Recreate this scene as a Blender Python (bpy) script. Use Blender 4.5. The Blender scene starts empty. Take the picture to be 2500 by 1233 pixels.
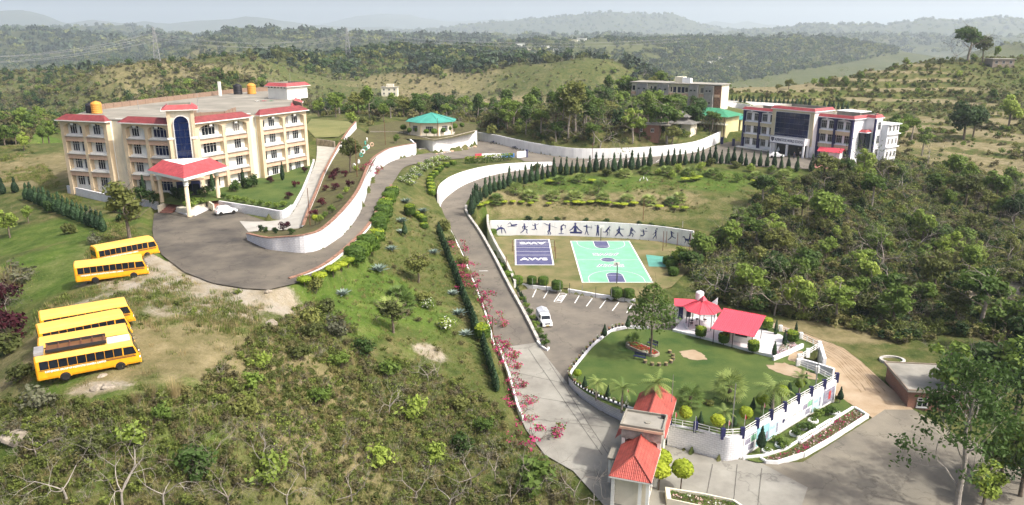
import bpy, bmesh, math, random
import numpy as np
from mathutils import Vector, Matrix, kdtree
from mathutils.geometry import delaunay_2d_cdt

random.seed(7)
RNG = np.random.default_rng(7)
R = math.radians
S = bpy.context.scene
C = S.collection

# ------------------------------------------------------------------ camera, sky, sun, exposure
CAM_Z = 45.0
FPX = 1841.0                      # focal length in pixels of the 2500 px wide photograph
PITCH = math.atan(531.0 / FPX)
cam_data = bpy.data.cameras.new('camera')
cam_data.sensor_width = 36.0
cam_data.lens = 36.0 * FPX / 2500.0
cam_data.clip_start = 0.5
cam_data.clip_end = 60000.0
cam = bpy.data.objects.new('camera', cam_data)
C.objects.link(cam)
cam.location = (0, 0, CAM_Z)
cam.rotation_euler = (math.pi / 2 - PITCH, 0, 0)
S.camera = cam

SUN_EL, SUN_DIR = 49.0, (0.90, -0.43)      # direction on the ground towards the sun
world = bpy.data.worlds.new('World')
S.world = world
world.use_nodes = True
wt = world.node_tree
wt.nodes.clear()
wo = wt.nodes.new('ShaderNodeOutputWorld')
wb = wt.nodes.new('ShaderNodeBackground')
ws = wt.nodes.new('ShaderNodeTexSky')
ws.sky_type = 'NISHITA'
ws.sun_disc = False
ws.sun_elevation = R(SUN_EL)
ws.sun_rotation = math.atan2(SUN_DIR[0], SUN_DIR[1])
ws.air_density = 0.6
ws.dust_density = 7.0
ws.ozone_density = 1.0
wb.inputs['Strength'].default_value = 0.15
wt.links.new(ws.outputs[0], wb.inputs['Color'])
wt.links.new(wb.outputs[0], wo.inputs['Surface'])

sun_data = bpy.data.lights.new('sun', 'SUN')
sun_data.energy = 2.6
sun_data.angle = R(2.0)
sun_data.color = (1.0, 0.965, 0.91)
sun = bpy.data.objects.new('sun', sun_data)
C.objects.link(sun)
_l = math.hypot(*SUN_DIR)
sv = Vector((SUN_DIR[0] / _l * math.cos(R(SUN_EL)), SUN_DIR[1] / _l * math.cos(R(SUN_EL)), math.sin(R(SUN_EL))))
sun.rotation_euler = sv.to_track_quat('Z', 'Y').to_euler()
sun.location = (60, -20, 120)

S.view_settings.view_transform = 'Standard'
S.view_settings.look = 'None'
S.view_settings.gamma = 1.0
S.view_settings.use_curve_mapping = False
S.view_settings.exposure = 0.86
S.render.engine = 'CYCLES'
S.cycles.use_denoising = True
S.cycles.max_bounces = 5
S.cycles.diffuse_bounces = 3
S.cycles.glossy_bounces = 2
S.cycles.transmission_bounces = 3
S.cycles.transparent_max_bounces = 6
S.cycles.volume_bounces = 1
S.cycles.caustics_reflective = False
S.cycles.caustics_refractive = False

# ------------------------------------------------------------------ projection: a point of the photo at a known height -> place on site
_c, _s = math.cos(PITCH), math.sin(PITCH)
def P(px, py, z):
    u = (px - 1250.0) / FPX; v = (py - 616.5) / FPX
    d = (u, _c - v * _s, -_s - v * _c)
    t = (z - CAM_Z) / d[2]
    return Vector((d[0] * t, d[1] * t, z))
def PD(px, py, y):
    """the point at ground distance y (m north of the camera) seen at px, py"""
    u = (px - 1250.0) / FPX; v = (py - 616.5) / FPX
    d = (u, _c - v * _s, -_s - v * _c)
    t = y / d[1]
    return Vector((d[0] * t, y, CAM_Z + d[2] * t))

# ------------------------------------------------------------------ materials
MATS = {}
def nt(name):
    m = bpy.data.materials.new(name); m.use_nodes = True
    t = m.node_tree; t.nodes.clear()
    o = t.nodes.new('ShaderNodeOutputMaterial'); b = t.nodes.new('ShaderNodeBsdfPrincipled')
    t.links.new(b.outputs[0], o.inputs[0])
    MATS[name] = m
    return m, t, b, o
def mat(name, col, rough=0.7, var=0.12, scale=1.5, bump=0.0, bscale=20.0, metal=0.0, spec=0.3, col2=None, detail=5.0, grime=0.0, coord='Object', coat=0.0, crack=0.0):
    """a plain surface with two scales of tone variation, optional weathering streaks and fine relief"""
    m, t, b, o = nt(name)
    tc = t.nodes.new('ShaderNodeTexCoord')
    n = t.nodes.new('ShaderNodeTexNoise'); n.inputs['Scale'].default_value = scale; n.inputs['Detail'].default_value = detail; n.inputs['Roughness'].default_value = 0.62
    t.links.new(tc.outputs[coord], n.inputs['Vector'])
    r = t.nodes.new('ShaderNodeValToRGB')
    a = Vector(col); c2 = Vector(col2) if col2 else a * (1 - var * 1.6)
    c1 = a * (1 + var) if not col2 else a
    r.color_ramp.elements[0].position = 0.32; r.color_ramp.elements[0].color = (*c2, 1)
    r.color_ramp.elements[1].position = 0.66; r.color_ramp.elements[1].color = (*[min(x, 0.9) for x in c1], 1)
    t.links.new(n.outputs[0], r.inputs[0])
    last = r.outputs[0]
    if grime > 0:
        mp = t.nodes.new('ShaderNodeMapping'); mp.inputs['Scale'].default_value = (1.2, 1.2, 0.16)
        t.links.new(tc.outputs[coord], mp.inputs[0])
        n2 = t.nodes.new('ShaderNodeTexNoise'); n2.inputs['Scale'].default_value = 1.7; n2.inputs['Detail'].default_value = 7
        t.links.new(mp.outputs[0], n2.inputs['Vector'])
        r2 = t.nodes.new('ShaderNodeValToRGB'); r2.color_ramp.elements[0].position = 0.50; r2.color_ramp.elements[1].position = 0.78
        r2.color_ramp.elements[0].color = (0, 0, 0, 1); r2.color_ramp.elements[1].color = (grime, grime, grime, 1)
        t.links.new(n2.outputs[0], r2.inputs[0])
        mx = t.nodes.new('ShaderNodeMix'); mx.data_type = 'RGBA'
        t.links.new(r2.outputs[0], mx.inputs[0]); t.links.new(last, mx.inputs[6]); mx.inputs[7].default_value = (*(a * 0.35), 1)
        last = mx.outputs[2]
    if crack > 0:
        w_ = t.nodes.new('ShaderNodeTexNoise'); w_.inputs['Scale'].default_value = 0.9; w_.inputs['Detail'].default_value = 6
        t.links.new(tc.outputs[coord], w_.inputs['Vector'])
        mw_ = t.nodes.new('ShaderNodeMix'); mw_.data_type = 'VECTOR'; mw_.inputs[0].default_value = 0.75
        t.links.new(tc.outputs[coord], mw_.inputs[4]); t.links.new(w_.outputs['Color'], mw_.inputs[5])
        vo = t.nodes.new('ShaderNodeTexVoronoi'); vo.feature = 'DISTANCE_TO_EDGE'; vo.inputs['Scale'].default_value = crack
        t.links.new(mw_.outputs[1], vo.inputs['Vector'])
        r3 = t.nodes.new('ShaderNodeValToRGB'); r3.color_ramp.elements[0].position = 0.004; r3.color_ramp.elements[0].color = (0.74,0.74,0.74,1); r3.color_ramp.elements[1].position = 0.012; r3.color_ramp.elements[1].color = (1,1,1,1)
        t.links.new(vo.outputs['Distance'], r3.inputs[0])
        m3 = t.nodes.new('ShaderNodeMix'); m3.data_type = 'RGBA'; m3.blend_type = 'MULTIPLY'; m3.inputs[0].default_value = 1.0
        t.links.new(last, m3.inputs[6]); t.links.new(r3.outputs[0], m3.inputs[7]); last = m3.outputs[2]
    t.links.new(last, b.inputs['Base Color'])
    b.inputs['Roughness'].default_value = rough; b.inputs['Metallic'].default_value = metal
    b.inputs['Specular IOR Level'].default_value = spec
    b.inputs['Coat Weight'].default_value = coat
    if bump > 0:
        nb = t.nodes.new('ShaderNodeTexNoise'); nb.inputs['Scale'].default_value = bscale; nb.inputs['Detail'].default_value = 4
        t.links.new(tc.outputs[coord], nb.inputs['Vector'])
        bp = t.nodes.new('ShaderNodeBump'); bp.inputs['Strength'].default_value = bump; bp.inputs['Distance'].default_value = 0.05
        t.links.new(nb.outputs[0], bp.inputs['Height']); t.links.new(bp.outputs[0], b.inputs['Normal'])
    return m
def leafmat(name, col, col2, trans=0.4, rand=True, scale=0.35, rough=0.65):
    """foliage: tone changes from plant to plant and through the crown, some light comes through the leaves"""
    m, t, b, o = nt(name)
    tc = t.nodes.new('ShaderNodeTexCoord'); oi = t.nodes.new('ShaderNodeObjectInfo')
    n = t.nodes.new('ShaderNodeTexNoise'); n.inputs['Scale'].default_value = scale; n.inputs['Detail'].default_value = 3
    t.links.new(tc.outputs['Object'], n.inputs['Vector'])
    ma = t.nodes.new('ShaderNodeMath'); ma.operation = 'MULTIPLY_ADD'; ma.inputs[1].default_value = 0.75 if rand else 0.0; ma.inputs[2].default_value = -0.37 if rand else 0.0
    t.links.new(oi.outputs['Random'], ma.inputs[0])
    ad = t.nodes.new('ShaderNodeMath'); ad.operation = 'ADD'
    t.links.new(n.outputs[0], ad.inputs[0]); t.links.new(ma.outputs[0], ad.inputs[1])
    r = t.nodes.new('ShaderNodeValToRGB'); r.color_ramp.elements[0].position = 0.25; r.color_ramp.elements[1].position = 0.8
    r.color_ramp.elements[0].color = (*col2, 1); r.color_ramp.elements[1].color = (*col, 1)
    t.links.new(ad.outputs[0], r.inputs[0]); t.links.new(r.outputs[0], b.inputs['Base Color'])
    b.inputs['Roughness'].default_value = rough; b.inputs['Specular IOR Level'].default_value = 0.25
    if trans > 0:
        tr = t.nodes.new('ShaderNodeBsdfTranslucent'); mx = t.nodes.new('ShaderNodeMixShader'); mx.inputs[0].default_value = trans
        t.links.new(r.outputs[0], tr.inputs[0]); t.links.new(b.outputs[0], mx.inputs[1]); t.links.new(tr.outputs[0], mx.inputs[2]); t.links.new(mx.outputs[0], o.inputs[0])
    return m
def M(n): return MATS[n]

# ------------------------------------------------------------------ mesh helpers
class MB:
    """collects faces; build() links them as ONE mesh object"""
    def __init__(s): s.v = []; s.f = []; s.mi = []; s.m = 0
    def add(s, vs, fs, m=None):
        b = len(s.v); s.v.extend([tuple(v) for v in vs]); s.f.extend([tuple(i + b for i in f) for f in fs]); s.mi.extend([s.m if m is None else m] * len(fs)); return s
    def box(s, x0, x1, y0, y1, z0, z1, m=None):
        return s.add([(x0,y0,z0),(x1,y0,z0),(x1,y1,z0),(x0,y1,z0),(x0,y0,z1),(x1,y0,z1),(x1,y1,z1),(x0,y1,z1)],
                     [(0,3,2,1),(4,5,6,7),(0,1,5,4),(1,2,6,5),(2,3,7,6),(3,0,4,7)], m)
    def bevbox(s, x0, x1, y0, y1, z0, z1, b, m=None):
        """box with chamfered top and vertical edges"""
        lo = [(x0+b,y0),(x1-b,y0),(x1,y0+b),(x1,y1-b),(x1-b,y1),(x0+b,y1),(x0,y1-b),(x0,y0+b)]
        cx, cy = (x0+x1)/2, (y0+y1)/2
        def ins(p, d): return (p[0] + (d if p[0] < cx else -d), p[1] + (d if p[1] < cy else -d))
        vs = [(*p, z0) for p in lo] + [(*p, z1-b) for p in lo] + [(*ins(p, b), z1) for p in lo]
        fs = [tuple(range(7,-1,-1))] + [(i,(i+1)%8,8+(i+1)%8,8+i) for i in range(8)] + [(8+i,8+(i+1)%8,16+(i+1)%8,16+i) for i in range(8)] + [tuple(range(16,24))]
        return s.add(vs, fs, m)
    def prism(s, poly, z0, z1, m=None):
        """poly counter-clockwise; z0, z1 numbers or lists"""
        n = len(poly); a = z0 if hasattr(z0, '__len__') else [z0]*n; b = z1 if hasattr(z1, '__len__') else [z1]*n
        vs = [(p[0],p[1],a[i]) for i,p in enumerate(poly)] + [(p[0],p[1],b[i]) for i,p in enumerate(poly)]
        return s.add(vs, [tuple(range(n-1,-1,-1)), tuple(range(n,2*n))] + [(i,(i+1)%n,n+(i+1)%n,n+i) for i in range(n)], m)
    def tube(s, pts, rad, n=6, cap=True, m=None):
        pts = [Vector(p) for p in pts]; k = len(pts); rad = rad if hasattr(rad, '__len__') else [rad]*k
        vs = []; ref = Vector((0.31,0.77,0.55))
        for i,p in enumerate(pts):
            d = (pts[min(i+1,k-1)] - pts[max(i-1,0)])
            d = d.normalized() if d.length > 1e-9 else Vector((0,0,1))
            a = d.cross(ref)
            if a.length < 0.05: a = d.cross(Vector((1,0,0)))
            a.normalize(); b = d.cross(a)
            for j in range(n):
                t = 2*math.pi*j/n; vs.append(p + (a*math.cos(t)+b*math.sin(t))*rad[i])
        fs = [(i*n+j, i*n+(j+1)%n, (i+1)*n+(j+1)%n, (i+1)*n+j) for i in range(k-1) for j in range(n)]
        if cap: fs += [tuple(range(n-1,-1,-1)), tuple(range((k-1)*n, k*n))]
        return s.add(vs, fs, m)
    def lathe(s, prof, n=16, c=(0,0,0), m=None, cap=True):
        vs = [(c[0]+r*math.cos(2*math.pi*j/n), c[1]+r*math.sin(2*math.pi*j/n), c[2]+z) for r,z in prof for j in range(n)]
        k = len(prof)
        fs = [(i*n+j, i*n+(j+1)%n, (i+1)*n+(j+1)%n, (i+1)*n+j) for i in range(k-1) for j in range(n)]
        if cap: fs += [tuple(range(n-1,-1,-1)), tuple(range((k-1)*n, k*n))]
        return s.add(vs, fs, m)
    def quad(s, a, b, c, d, m=None): return s.add([a,b,c,d], [(0,1,2,3)], m)
    def mesh(s, name, mats, smooth=False):
        me = bpy.data.meshes.new(name); me.from_pydata(s.v, [], s.f)
        for x in (mats if isinstance(mats, (list,tuple)) else [mats]): me.materials.append(M(x) if isinstance(x, str) else x)
        me.polygons.foreach_set('material_index', s.mi)
        if smooth: me.polygons.foreach_set('use_smooth', [True]*len(s.f))
        me.update(); return me
    def build(s, name, mats, parent=None, smooth=False, loc=None, rz=None):
        return link(name, s.mesh(name, mats, smooth), parent, loc, rz)
def link(name, me, parent=None, loc=None, rz=None):
    o = bpy.data.objects.new(name, me); C.objects.link(o)
    if parent: o.parent = parent
    if loc is not None: o.location = loc
    if rz is not None: o.rotation_euler = (0,0,rz)
    return o
def tag(o, label=None, cat=None, group=None, kind=None):
    if label: o['label'] = label
    if cat: o['category'] = cat
    if group: o['group'] = group
    if kind: o['kind'] = kind
    return o
def thing(name, label, cat, loc=(0,0,0), rz=0.0, group=None):
    o = bpy.data.objects.new(name, None); C.objects.link(o)
    o.empty_display_size = 0.3
    o.location = loc; o.rotation_euler = (0,0,rz)
    return tag(o, label, cat, group)
def copy_tree(o, loc=None, rz=None, sc=None, label=None, group=None, parent=None):
    c = o.copy(); C.objects.link(c); c.parent = parent
    if loc is not None: c.location = loc
    if rz is not None: c.rotation_euler = (0,0,rz)
    if sc is not None: c.scale = sc if hasattr(sc, '__len__') else (sc,sc,sc)
    if label: c['label'] = label
    if group: c['group'] = group
    for ch in [x for x in C.objects if x.parent == o] if False else o.children: copy_tree(ch, parent=c)
    return c
ORD = ['first','second','third','fourth','fifth','sixth','seventh','eighth','ninth','tenth','eleventh','twelfth','thirteenth','fourteenth','fifteenth','sixteenth','seventeenth','eighteenth','nineteenth','twentieth']
def ordn(i):
    if i < 20: return ORD[i]
    t = ['twenty','thirty','forty','fifty','sixty'][(i+1)//10 - 2]
    u = (i+1) % 10
    return (t[:-1] + 'ieth') if u == 0 else t + '-' + ORD[u-1]

# ------------------------------------------------------------------ noise
def _hash(ix, iy, seed):
    h = (ix.astype(np.int64)*374761393 + iy.astype(np.int64)*668265263 + seed*982451653) & 0x7fffffff
    h = ((h ^ (h >> 13)) * 1274126177) & 0x7fffffff
    return ((h ^ (h >> 16)) & 0xffff) / 65535.0
def vnoise(x, y, seed=0):
    ix = np.floor(x); iy = np.floor(y); fx = x-ix; fy = y-iy
    fx = fx*fx*(3-2*fx); fy = fy*fy*(3-2*fy)
    a = _hash(ix,iy,seed); b = _hash(ix+1,iy,seed); c = _hash(ix,iy+1,seed); d = _hash(ix+1,iy+1,seed)
    return (a*(1-fx)+b*fx)*(1-fy)+(c*(1-fx)+d*fx)*fy
def fbm(x, y, seed=0, oct=4):
    s = 0; a = 0.5; f = 1.0
    for i in range(oct):
        s = s + a*(vnoise(x*f, y*f, seed+i*17)-0.5); a *= 0.5; f *= 2.03
    return s
def sstep(a, b, x):
    t = np.clip((x-a)/(b-a), 0, 1); return t*t*(3-2*t)
class TPS:
    """smooth surface through scattered heights"""
    def __init__(s, pts, lam=0.0):
        p = np.array([(q[0],q[1]) for q in pts], float); z = np.array([q[2] for q in pts], float)
        s.sc = 100.0; s.p = p/s.sc; n = len(p)
        K = s.k(s.p, s.p) + lam*np.eye(n)
        A = np.zeros((n+3,n+3)); A[:n,:n] = K; A[:n,n] = 1; A[:n,n+1:] = s.p; A[n,:n] = 1; A[n+1:,:n] = s.p.T
        s.w = np.linalg.lstsq(A, np.concatenate([z,[0,0,0]]), rcond=None)[0]
    def k(s, a, b):
        d2 = ((a[:,None,:]-b[None,:,:])**2).sum(-1)
        return 0.5*d2*np.log(d2+1e-12)
    def __call__(s, x, y):
        q = np.stack([np.ravel(x),np.ravel(y)],1)/s.sc; out = np.empty(len(q)); n = len(s.p)
        for i in range(0, len(q), 20000):
            c = q[i:i+20000]
            out[i:i+20000] = s.k(c, s.p)@s.w[:n] + s.w[n] + c@s.w[n+1:]
        return out.reshape(np.shape(x))
# ------------------------------------------------------------------ surface materials of the setting
mat('asphalt', (0.189,0.168,0.133), 0.9, 0.22, 0.22, 0.35, 9.0, col2=(0.112,0.101,0.086), spec=0.2, detail=9, crack=0.5)
mat('asphalt_dark', (0.16,0.14,0.108), 0.9, 0.2, 0.13, 0.35, 9.0, col2=(0.0496,0.0464,0.0432), spec=0.2, detail=9, crack=0.45)
mat('concrete_road', (0.29,0.282,0.242), 0.85, 0.15, 0.3, 0.2, 12.0, col2=(0.185,0.176,0.15), detail=9, crack=0.35)
mat('concrete_path', (0.40,0.385,0.34), 0.85, 0.12, 0.5, 0.2, 12.0, col2=(0.29,0.28,0.24), detail=8)
mat('outer_asphalt', (0.22,0.198,0.152), 0.9, 0.2, 0.16, 0.4, 8.0, col2=(0.114,0.105,0.0874), detail=9, crack=0.5)
mat('dirt', (0.38,0.30,0.205), 0.95, 0.2, 0.5, 0.6, 6.0, col2=(0.29,0.21,0.125), detail=9)
mat('lawn', (0.092,0.124,0.0256), 0.9, 0.3, 0.22, 0.8, 30.0, col2=(0.0304,0.0704,0.0096), detail=10)
mat('bed_grass', (0.1,0.1,0.032), 0.95, 0.3, 0.5, 0.8, 20.0, col2=(0.068,0.056,0.024), detail=9)
mat('court_grass', (0.216,0.176,0.084), 0.95, 0.3, 0.22, 0.8, 20.0, col2=(0.08,0.1,0.024), detail=9)
mat('dry_field', (0.2,0.188,0.072), 0.95, 0.25, 0.15, 0.8, 15.0, col2=(0.12,0.136,0.04), detail=9)
mat('white_wall', (0.74,0.74,0.73), 0.8, 0.05, 0.4, 0.25, 6.0, grime=0.22)
mat('white_paint', (0.78,0.78,0.76), 0.7, 0.06, 1.0, 0.1, 10.0, grime=0.12)
mat('coping_brown', (0.27,0.15,0.10), 0.85, 0.3, 2.0, 0.3, 8.0)
mat('kerb_concrete', (0.42,0.40,0.36), 0.85, 0.2, 1.2, 0.3, 8.0)
mat('stone', (0.30,0.26,0.20), 0.9, 0.3, 1.2, 0.6, 4.0)
def brickwall_mat(name, c1, c2, mortar, scale, bump=0.6):
    m, t, b, o = nt(name)
    tc = t.nodes.new('ShaderNodeTexCoord')
    br = t.nodes.new('ShaderNodeTexBrick'); br.inputs['Scale'].default_value = scale
    br.inputs['Color1'].default_value = (*c1,1); br.inputs['Color2'].default_value = (*c2,1); br.inputs['Mortar'].default_value = (*mortar,1)
    br.inputs['Mortar Size'].default_value = 0.03
    t.links.new(tc.outputs['UV'], br.inputs['Vector'])
    n = t.nodes.new('ShaderNodeTexNoise'); n.inputs['Scale'].default_value = 0.9; n.inputs['Detail'].default_value = 7; t.links.new(tc.outputs['Object'], n.inputs['Vector'])
    mx = t.nodes.new('ShaderNodeMix'); mx.data_type = 'RGBA'; mx.blend_type = 'MULTIPLY'; mx.inputs[0].default_value = 0.35
    t.links.new(br.outputs[0], mx.inputs[6]); t.links.new(n.outputs[0], mx.inputs[7]); t.links.new(mx.outputs[2], b.inputs['Base Color'])
    bp = t.nodes.new('ShaderNodeBump'); bp.inputs['Strength'].default_value = bump; bp.inputs['Distance'].default_value = 0.03; bp.invert = True
    t.links.new(br.outputs['Fac'], bp.inputs['Height']); t.links.new(bp.outputs[0], b.inputs['Normal'])
    b.inputs['Roughness'].default_value = 0.85
    return m
brickwall_mat('white_block', (0.82,0.82,0.82), (0.78,0.78,0.79), (0.62,0.62,0.63), 1.0)
brickwall_mat('red_brick', (0.28,0.105,0.06), (0.21,0.085,0.055), (0.27,0.23,0.19), 2.6)
brickwall_mat('pale_brick', (0.33,0.205,0.135), (0.28,0.17,0.11), (0.32,0.26,0.2), 2.0)

# ------------------------------------------------------------------ pads: paved or levelled surfaces; each also beds the ground under it
SAMP = []          # (x, y, z, core radius, shoulder)
PADS = {}
def cat_rom(pts, n):
    out = []; k = len(pts)
    for i in range(k-1):
        p0 = pts[max(i-1,0)]; p1 = pts[i]; p2 = pts[i+1]; p3 = pts[min(i+2,k-1)]
        for j in range(n):
            t = j/n
            out.append(0.5*((2*p1)+(p2-p0)*t+(2*p0-5*p1+4*p2-p3)*t*t+(3*p1-p0-3*p2+p3)*t*t*t))
    out.append(pts[-1].copy()); return out
def inside(poly, x, y):
    r = np.zeros(np.shape(x), bool); n = len(poly); j = n-1
    for i in range(n):
        xi, yi = poly[i][0], poly[i][1]; xj, yj = poly[j][0], poly[j][1]
        if yi != yj:
            r ^= ((yi > y) != (yj > y)) & (x < (xj-xi)*(y-yi)/(yj-yi)+xi)
        j = i
    return r
def pad(name, pts, material, res=2.0, inner=(), sink=0.16, core=0.9, shoulder=1.2, lift=0.0, bed=True, kind='structure', label=None, cat=None, flat=False):
    pts = [Vector(p) for p in pts]
    b = []
    for i, p in enumerate(pts):
        q = pts[(i+1) % len(pts)]; n = max(1, int((q-p).length/res))
        b += [p.lerp(q, j/n) for j in range(n)]
    zf = None
    zs = [p.z for p in pts]
    if not flat and max(zs)-min(zs) > 0.02 or inner:
        zf = TPS([tuple(p) for p in b] + [tuple(Vector(q)) for q in inner], lam=1e-4)
    x0, x1 = min(p.x for p in b), max(p.x for p in b); y0, y1 = min(p.y for p in b), max(p.y for p in b)
    gx, gy = np.meshgrid(np.arange(x0+res*0.37, x1, res), np.arange(y0+res*0.41, y1, res))
    ins = inside(b, gx, gy)
    grid = [(a, c) for a, c in zip(gx[ins], gy[ins])]
    v2 = [Vector((p.x, p.y)) for p in b]; nb = len(v2)
    r = delaunay_2d_cdt(v2 + [Vector(g) for g in grid], [(i,(i+1)%nb) for i in range(nb)], [list(range(nb))], 2, 1e-4)
    vs, fs = r[0], r[2]
    xs = np.array([v.x for v in vs]); ys = np.array([v.y for v in vs])
    z = zf(xs, ys) if zf else np.full(len(xs), zs[0])
    mb = MB()
    fs = [f if (vs[f[1]]-vs[f[0]]).cross(vs[f[2]]-vs[f[0]]) > 0 else tuple(reversed(f)) for f in fs]
    mb.add(list(zip(xs, ys, z+lift)), fs)
    o = mb.build(name, material)
    tag(o, label, cat, None, kind)
    PADS[name] = (o, zf, zs[0])
    if bed:
        st = 0.8
        gx, gy = np.meshgrid(np.arange(x0, x1+st, st), np.arange(y0, y1+st, st))
        ins = inside(b, gx, gy)
        sx, sy = gx[ins], gy[ins]; sz = zf(sx, sy) if zf else np.full(len(sx), zs[0])
        for a, c, d in zip(sx, sy, sz): SAMP.append((a, c, d-sink, core, shoulder))
        for p in b: SAMP.append((p.x, p.y, p.z-sink*0.8, core*0.6, shoulder))
    return o
def ribbon(name, pairs, material, n=6, **kw):
    L = cat_rom([P(*a) for a, b in pairs], n); Rr = cat_rom([P(*b) for a, b in pairs], n)
    return pad(name, L + Rr[::-1], material, **kw), L, Rr
def wall(name, base, heights, label, high, thick=0.35, material='white_wall', coping=None, n=5, bury=1.2, smooth=True, group=None, hz=None, shoulder=3.0, flank=True, cat='wall', uv=False, step=1.5):
    """base: ground line of the face (world points); high=+1: the higher ground lies left of the run of the line"""
    k = len(base); h = heights if hasattr(heights, '__len__') else [heights]*k
    pts = [Vector((p[0], p[1], p[2])) for p in base]; hv = [Vector((x,0,0)) for x in h]
    if smooth and n > 1: pts = cat_rom(pts, n); hv = cat_rom(hv, n)
    hh = [x.x for x in hv]; K = len(pts)
    nor = []
    for i in range(K):
        d = pts[min(i+1,K-1)]-pts[max(i-1,0)]; d.z = 0; d.normalize(); nor.append(Vector((-d.y, d.x, 0))*high)
    mb = MB(); us = [0.0]
    for i in range(1, K): us.append(us[-1]+(pts[i]-pts[i-1]).length)
    vs = []
    for i in range(K):
        p = pts[i]; q = p+nor[i]*thick
        vs += [(p.x,p.y,p.z-bury),(p.x,p.y,p.z+hh[i]),(q.x,q.y,p.z+hh[i]),(q.x,q.y,p.z-bury)]
    fs = []
    for i in range(K-1):
        a = 4*i; b = a+4
        for j in range(3):
            f = (a+j, b+j, b+j+1, a+j+1); fs.append(f if high < 0 else f[::-1])
        f = (a+3, b+3, b, a); fs.append(f if high < 0 else f[::-1])
    e0 = (0,1,2,3); e1 = tuple(4*(K-1)+j for j in (3,2,1,0))
    fs += [e0, e1] if high < 0 else [e0[::-1], e1[::-1]]
    mb.add(vs, fs)
    o = mb.build(name, material)
    if uv:
        ul = o.data.uv_layers.new(name='UVMap')
        for lp in o.data.loops:
            vi = lp.vertex_index; ul.data[lp.index].uv = (us[vi//4]*1.0, o.data.vertices[vi].co.z*1.0)
    tag(o, label, cat, group, 'thing')
    if coping:
        cb = MB(); vs = []
        for i in range(K):
            p = pts[i]-nor[i]*0.06; q = pts[i]+nor[i]*(thick+0.06); z = pts[i].z+hh[i]+0.003
            vs += [(p.x,p.y,z),(p.x,p.y,z+0.11),(q.x,q.y,z+0.11),(q.x,q.y,z)]
        fs = []
        for i in range(K-1):
            a = 4*i; b = a+4
            for j in range(4):
                f = (a+j, b+j, b+(j+1)%4, a+(j+1)%4); fs.append(f if high < 0 else f[::-1])
        fs += [e0, e1] if high < 0 else [e0[::-1], e1[::-1]]
        cb.add(vs, fs); cb.build('coping', coping, o)
    if flank:
        for i in range(K-1):
            m_ = max(1, int((pts[i+1]-pts[i]).length/0.6))
            for j in range(m_):
                p = pts[i].lerp(pts[i+1], j/m_); nn = nor[i]; tz = p.z + hh[i]*(1-j/m_)+hh[i+1]*j/m_
                a = p - nn*0.35; SAMP.append((a.x, a.y, p.z-0.16, 0.5, 0.6))
                a = p + nn*(thick*0.6); SAMP.append((a.x, a.y, p.z-0.16, 0.5, 0.4))
                if hz == 'none':
                    for e_ in (0.7, 1.4):
                        a = p + nn*(thick+e_); SAMP.append((a.x, a.y, p.z-0.3, 0.5, 0.3))
                if hz != 'none':
                    a = p + nn*(thick+step); SAMP.append((a.x, a.y, (tz-0.12 if hz is None else hz), 0.55, shoulder))
    return o, pts, hh

# plateau with the bus park
apron_px = [(372,560),(376,522),(400,508),(470,500),(535,509),(590,519),(650,540),(625,556),(603,586),(650,608),(690,614),(745,618),(792,606),(820,586),(862,600),(835,622),(800,648),(765,672),(720,692),(655,707),(600,704),(520,691),(450,664),(395,622),(376,590)]
pad('asphalt_apron', [P(x,y,17.0) for x,y in apron_px], 'asphalt_dark', res=2.5)
_, UL, UR = ribbon('upper_road', [((820,586,17),(862,600,17)),((846,566,17),(895,563,17)),((882,514,16.9),(925,508,16.9)),((904,453,16.6),(950,462,16.6)),((918,425,16.4),(966,436,16.4)),((946,400,16.1),(988,408,16.1)),((972,389,15.9),(1030,397,15.8)),((1018,378,15.5),(1075,390,15.2)),((1085,368,14.9),(1120,387,14.6)),((1150,358,14.4),(1160,385,14.1))], 'asphalt')
_, SL, SR = ribbon('school_road', [((1150,358,14.4),(1160,385,14.1)),((1168,343,14.2),(1210,386,13.8)),((1235,356,13.7),(1262,386,13.5)),((1300,372,13.2),(1300,401,12.9)),((1400,386,12.7),(1395,409,12.5)),((1500,386,12.7),(1500,410,12.5)),((1600,382,12.9),(1600,403,12.8)),((1690,373,13.2),(1700,399,13.1)),((1740,358,13.4),(1790,402,13.3)),((1790,345,13.6),(1860,407,13.4)),((1850,352,13.6),(1940,411,13.4)),((1990,372,13.5),(2000,412,13.4))], 'asphalt')
_, RL, RRr = ribbon('ramp_road', [((1215,850,3.5),(1310,836,3.5)),((1190,762,4.5),(1276,768,4.5)),((1162,690,5.6),(1240,702,5.6)),((1130,615,7.0),(1203,630,7.0)),((1102,560,8.2),(1168,568,8.2)),((1074,517,9.2),(1138,524,9.2)),((1080,493,9.8),(1135,505,9.8)),((1100,473,10.3),(1145,485,10.3)),((1135,450,10.9),(1166,465,10.8)),((1187,431,11.4),(1215,446,11.3)),((1240,419,11.9),(1270,433,11.8)),((1300,411,12.3),(1322,424,12.2)),((1352,403,12.6),(1362,416,12.5))], 'asphalt')
_, IL, IR = ribbon('concrete_walkway', [((585,540,17.02),(606,566,17.02)),((640,541,17.1),(665,562,17.1)),((700,532,17.2),(733,556,17.2)),((727,500,17.6),(750,520,17.6)),((744,462,18.0),(771,472,18.0)),((760,424,18.5),(789,428,18.5)),((772,388,19.0),(810,388,19.0)),((774,356,19.4),(826,361,19.4))], 'concrete_path', lift=0.02)

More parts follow.
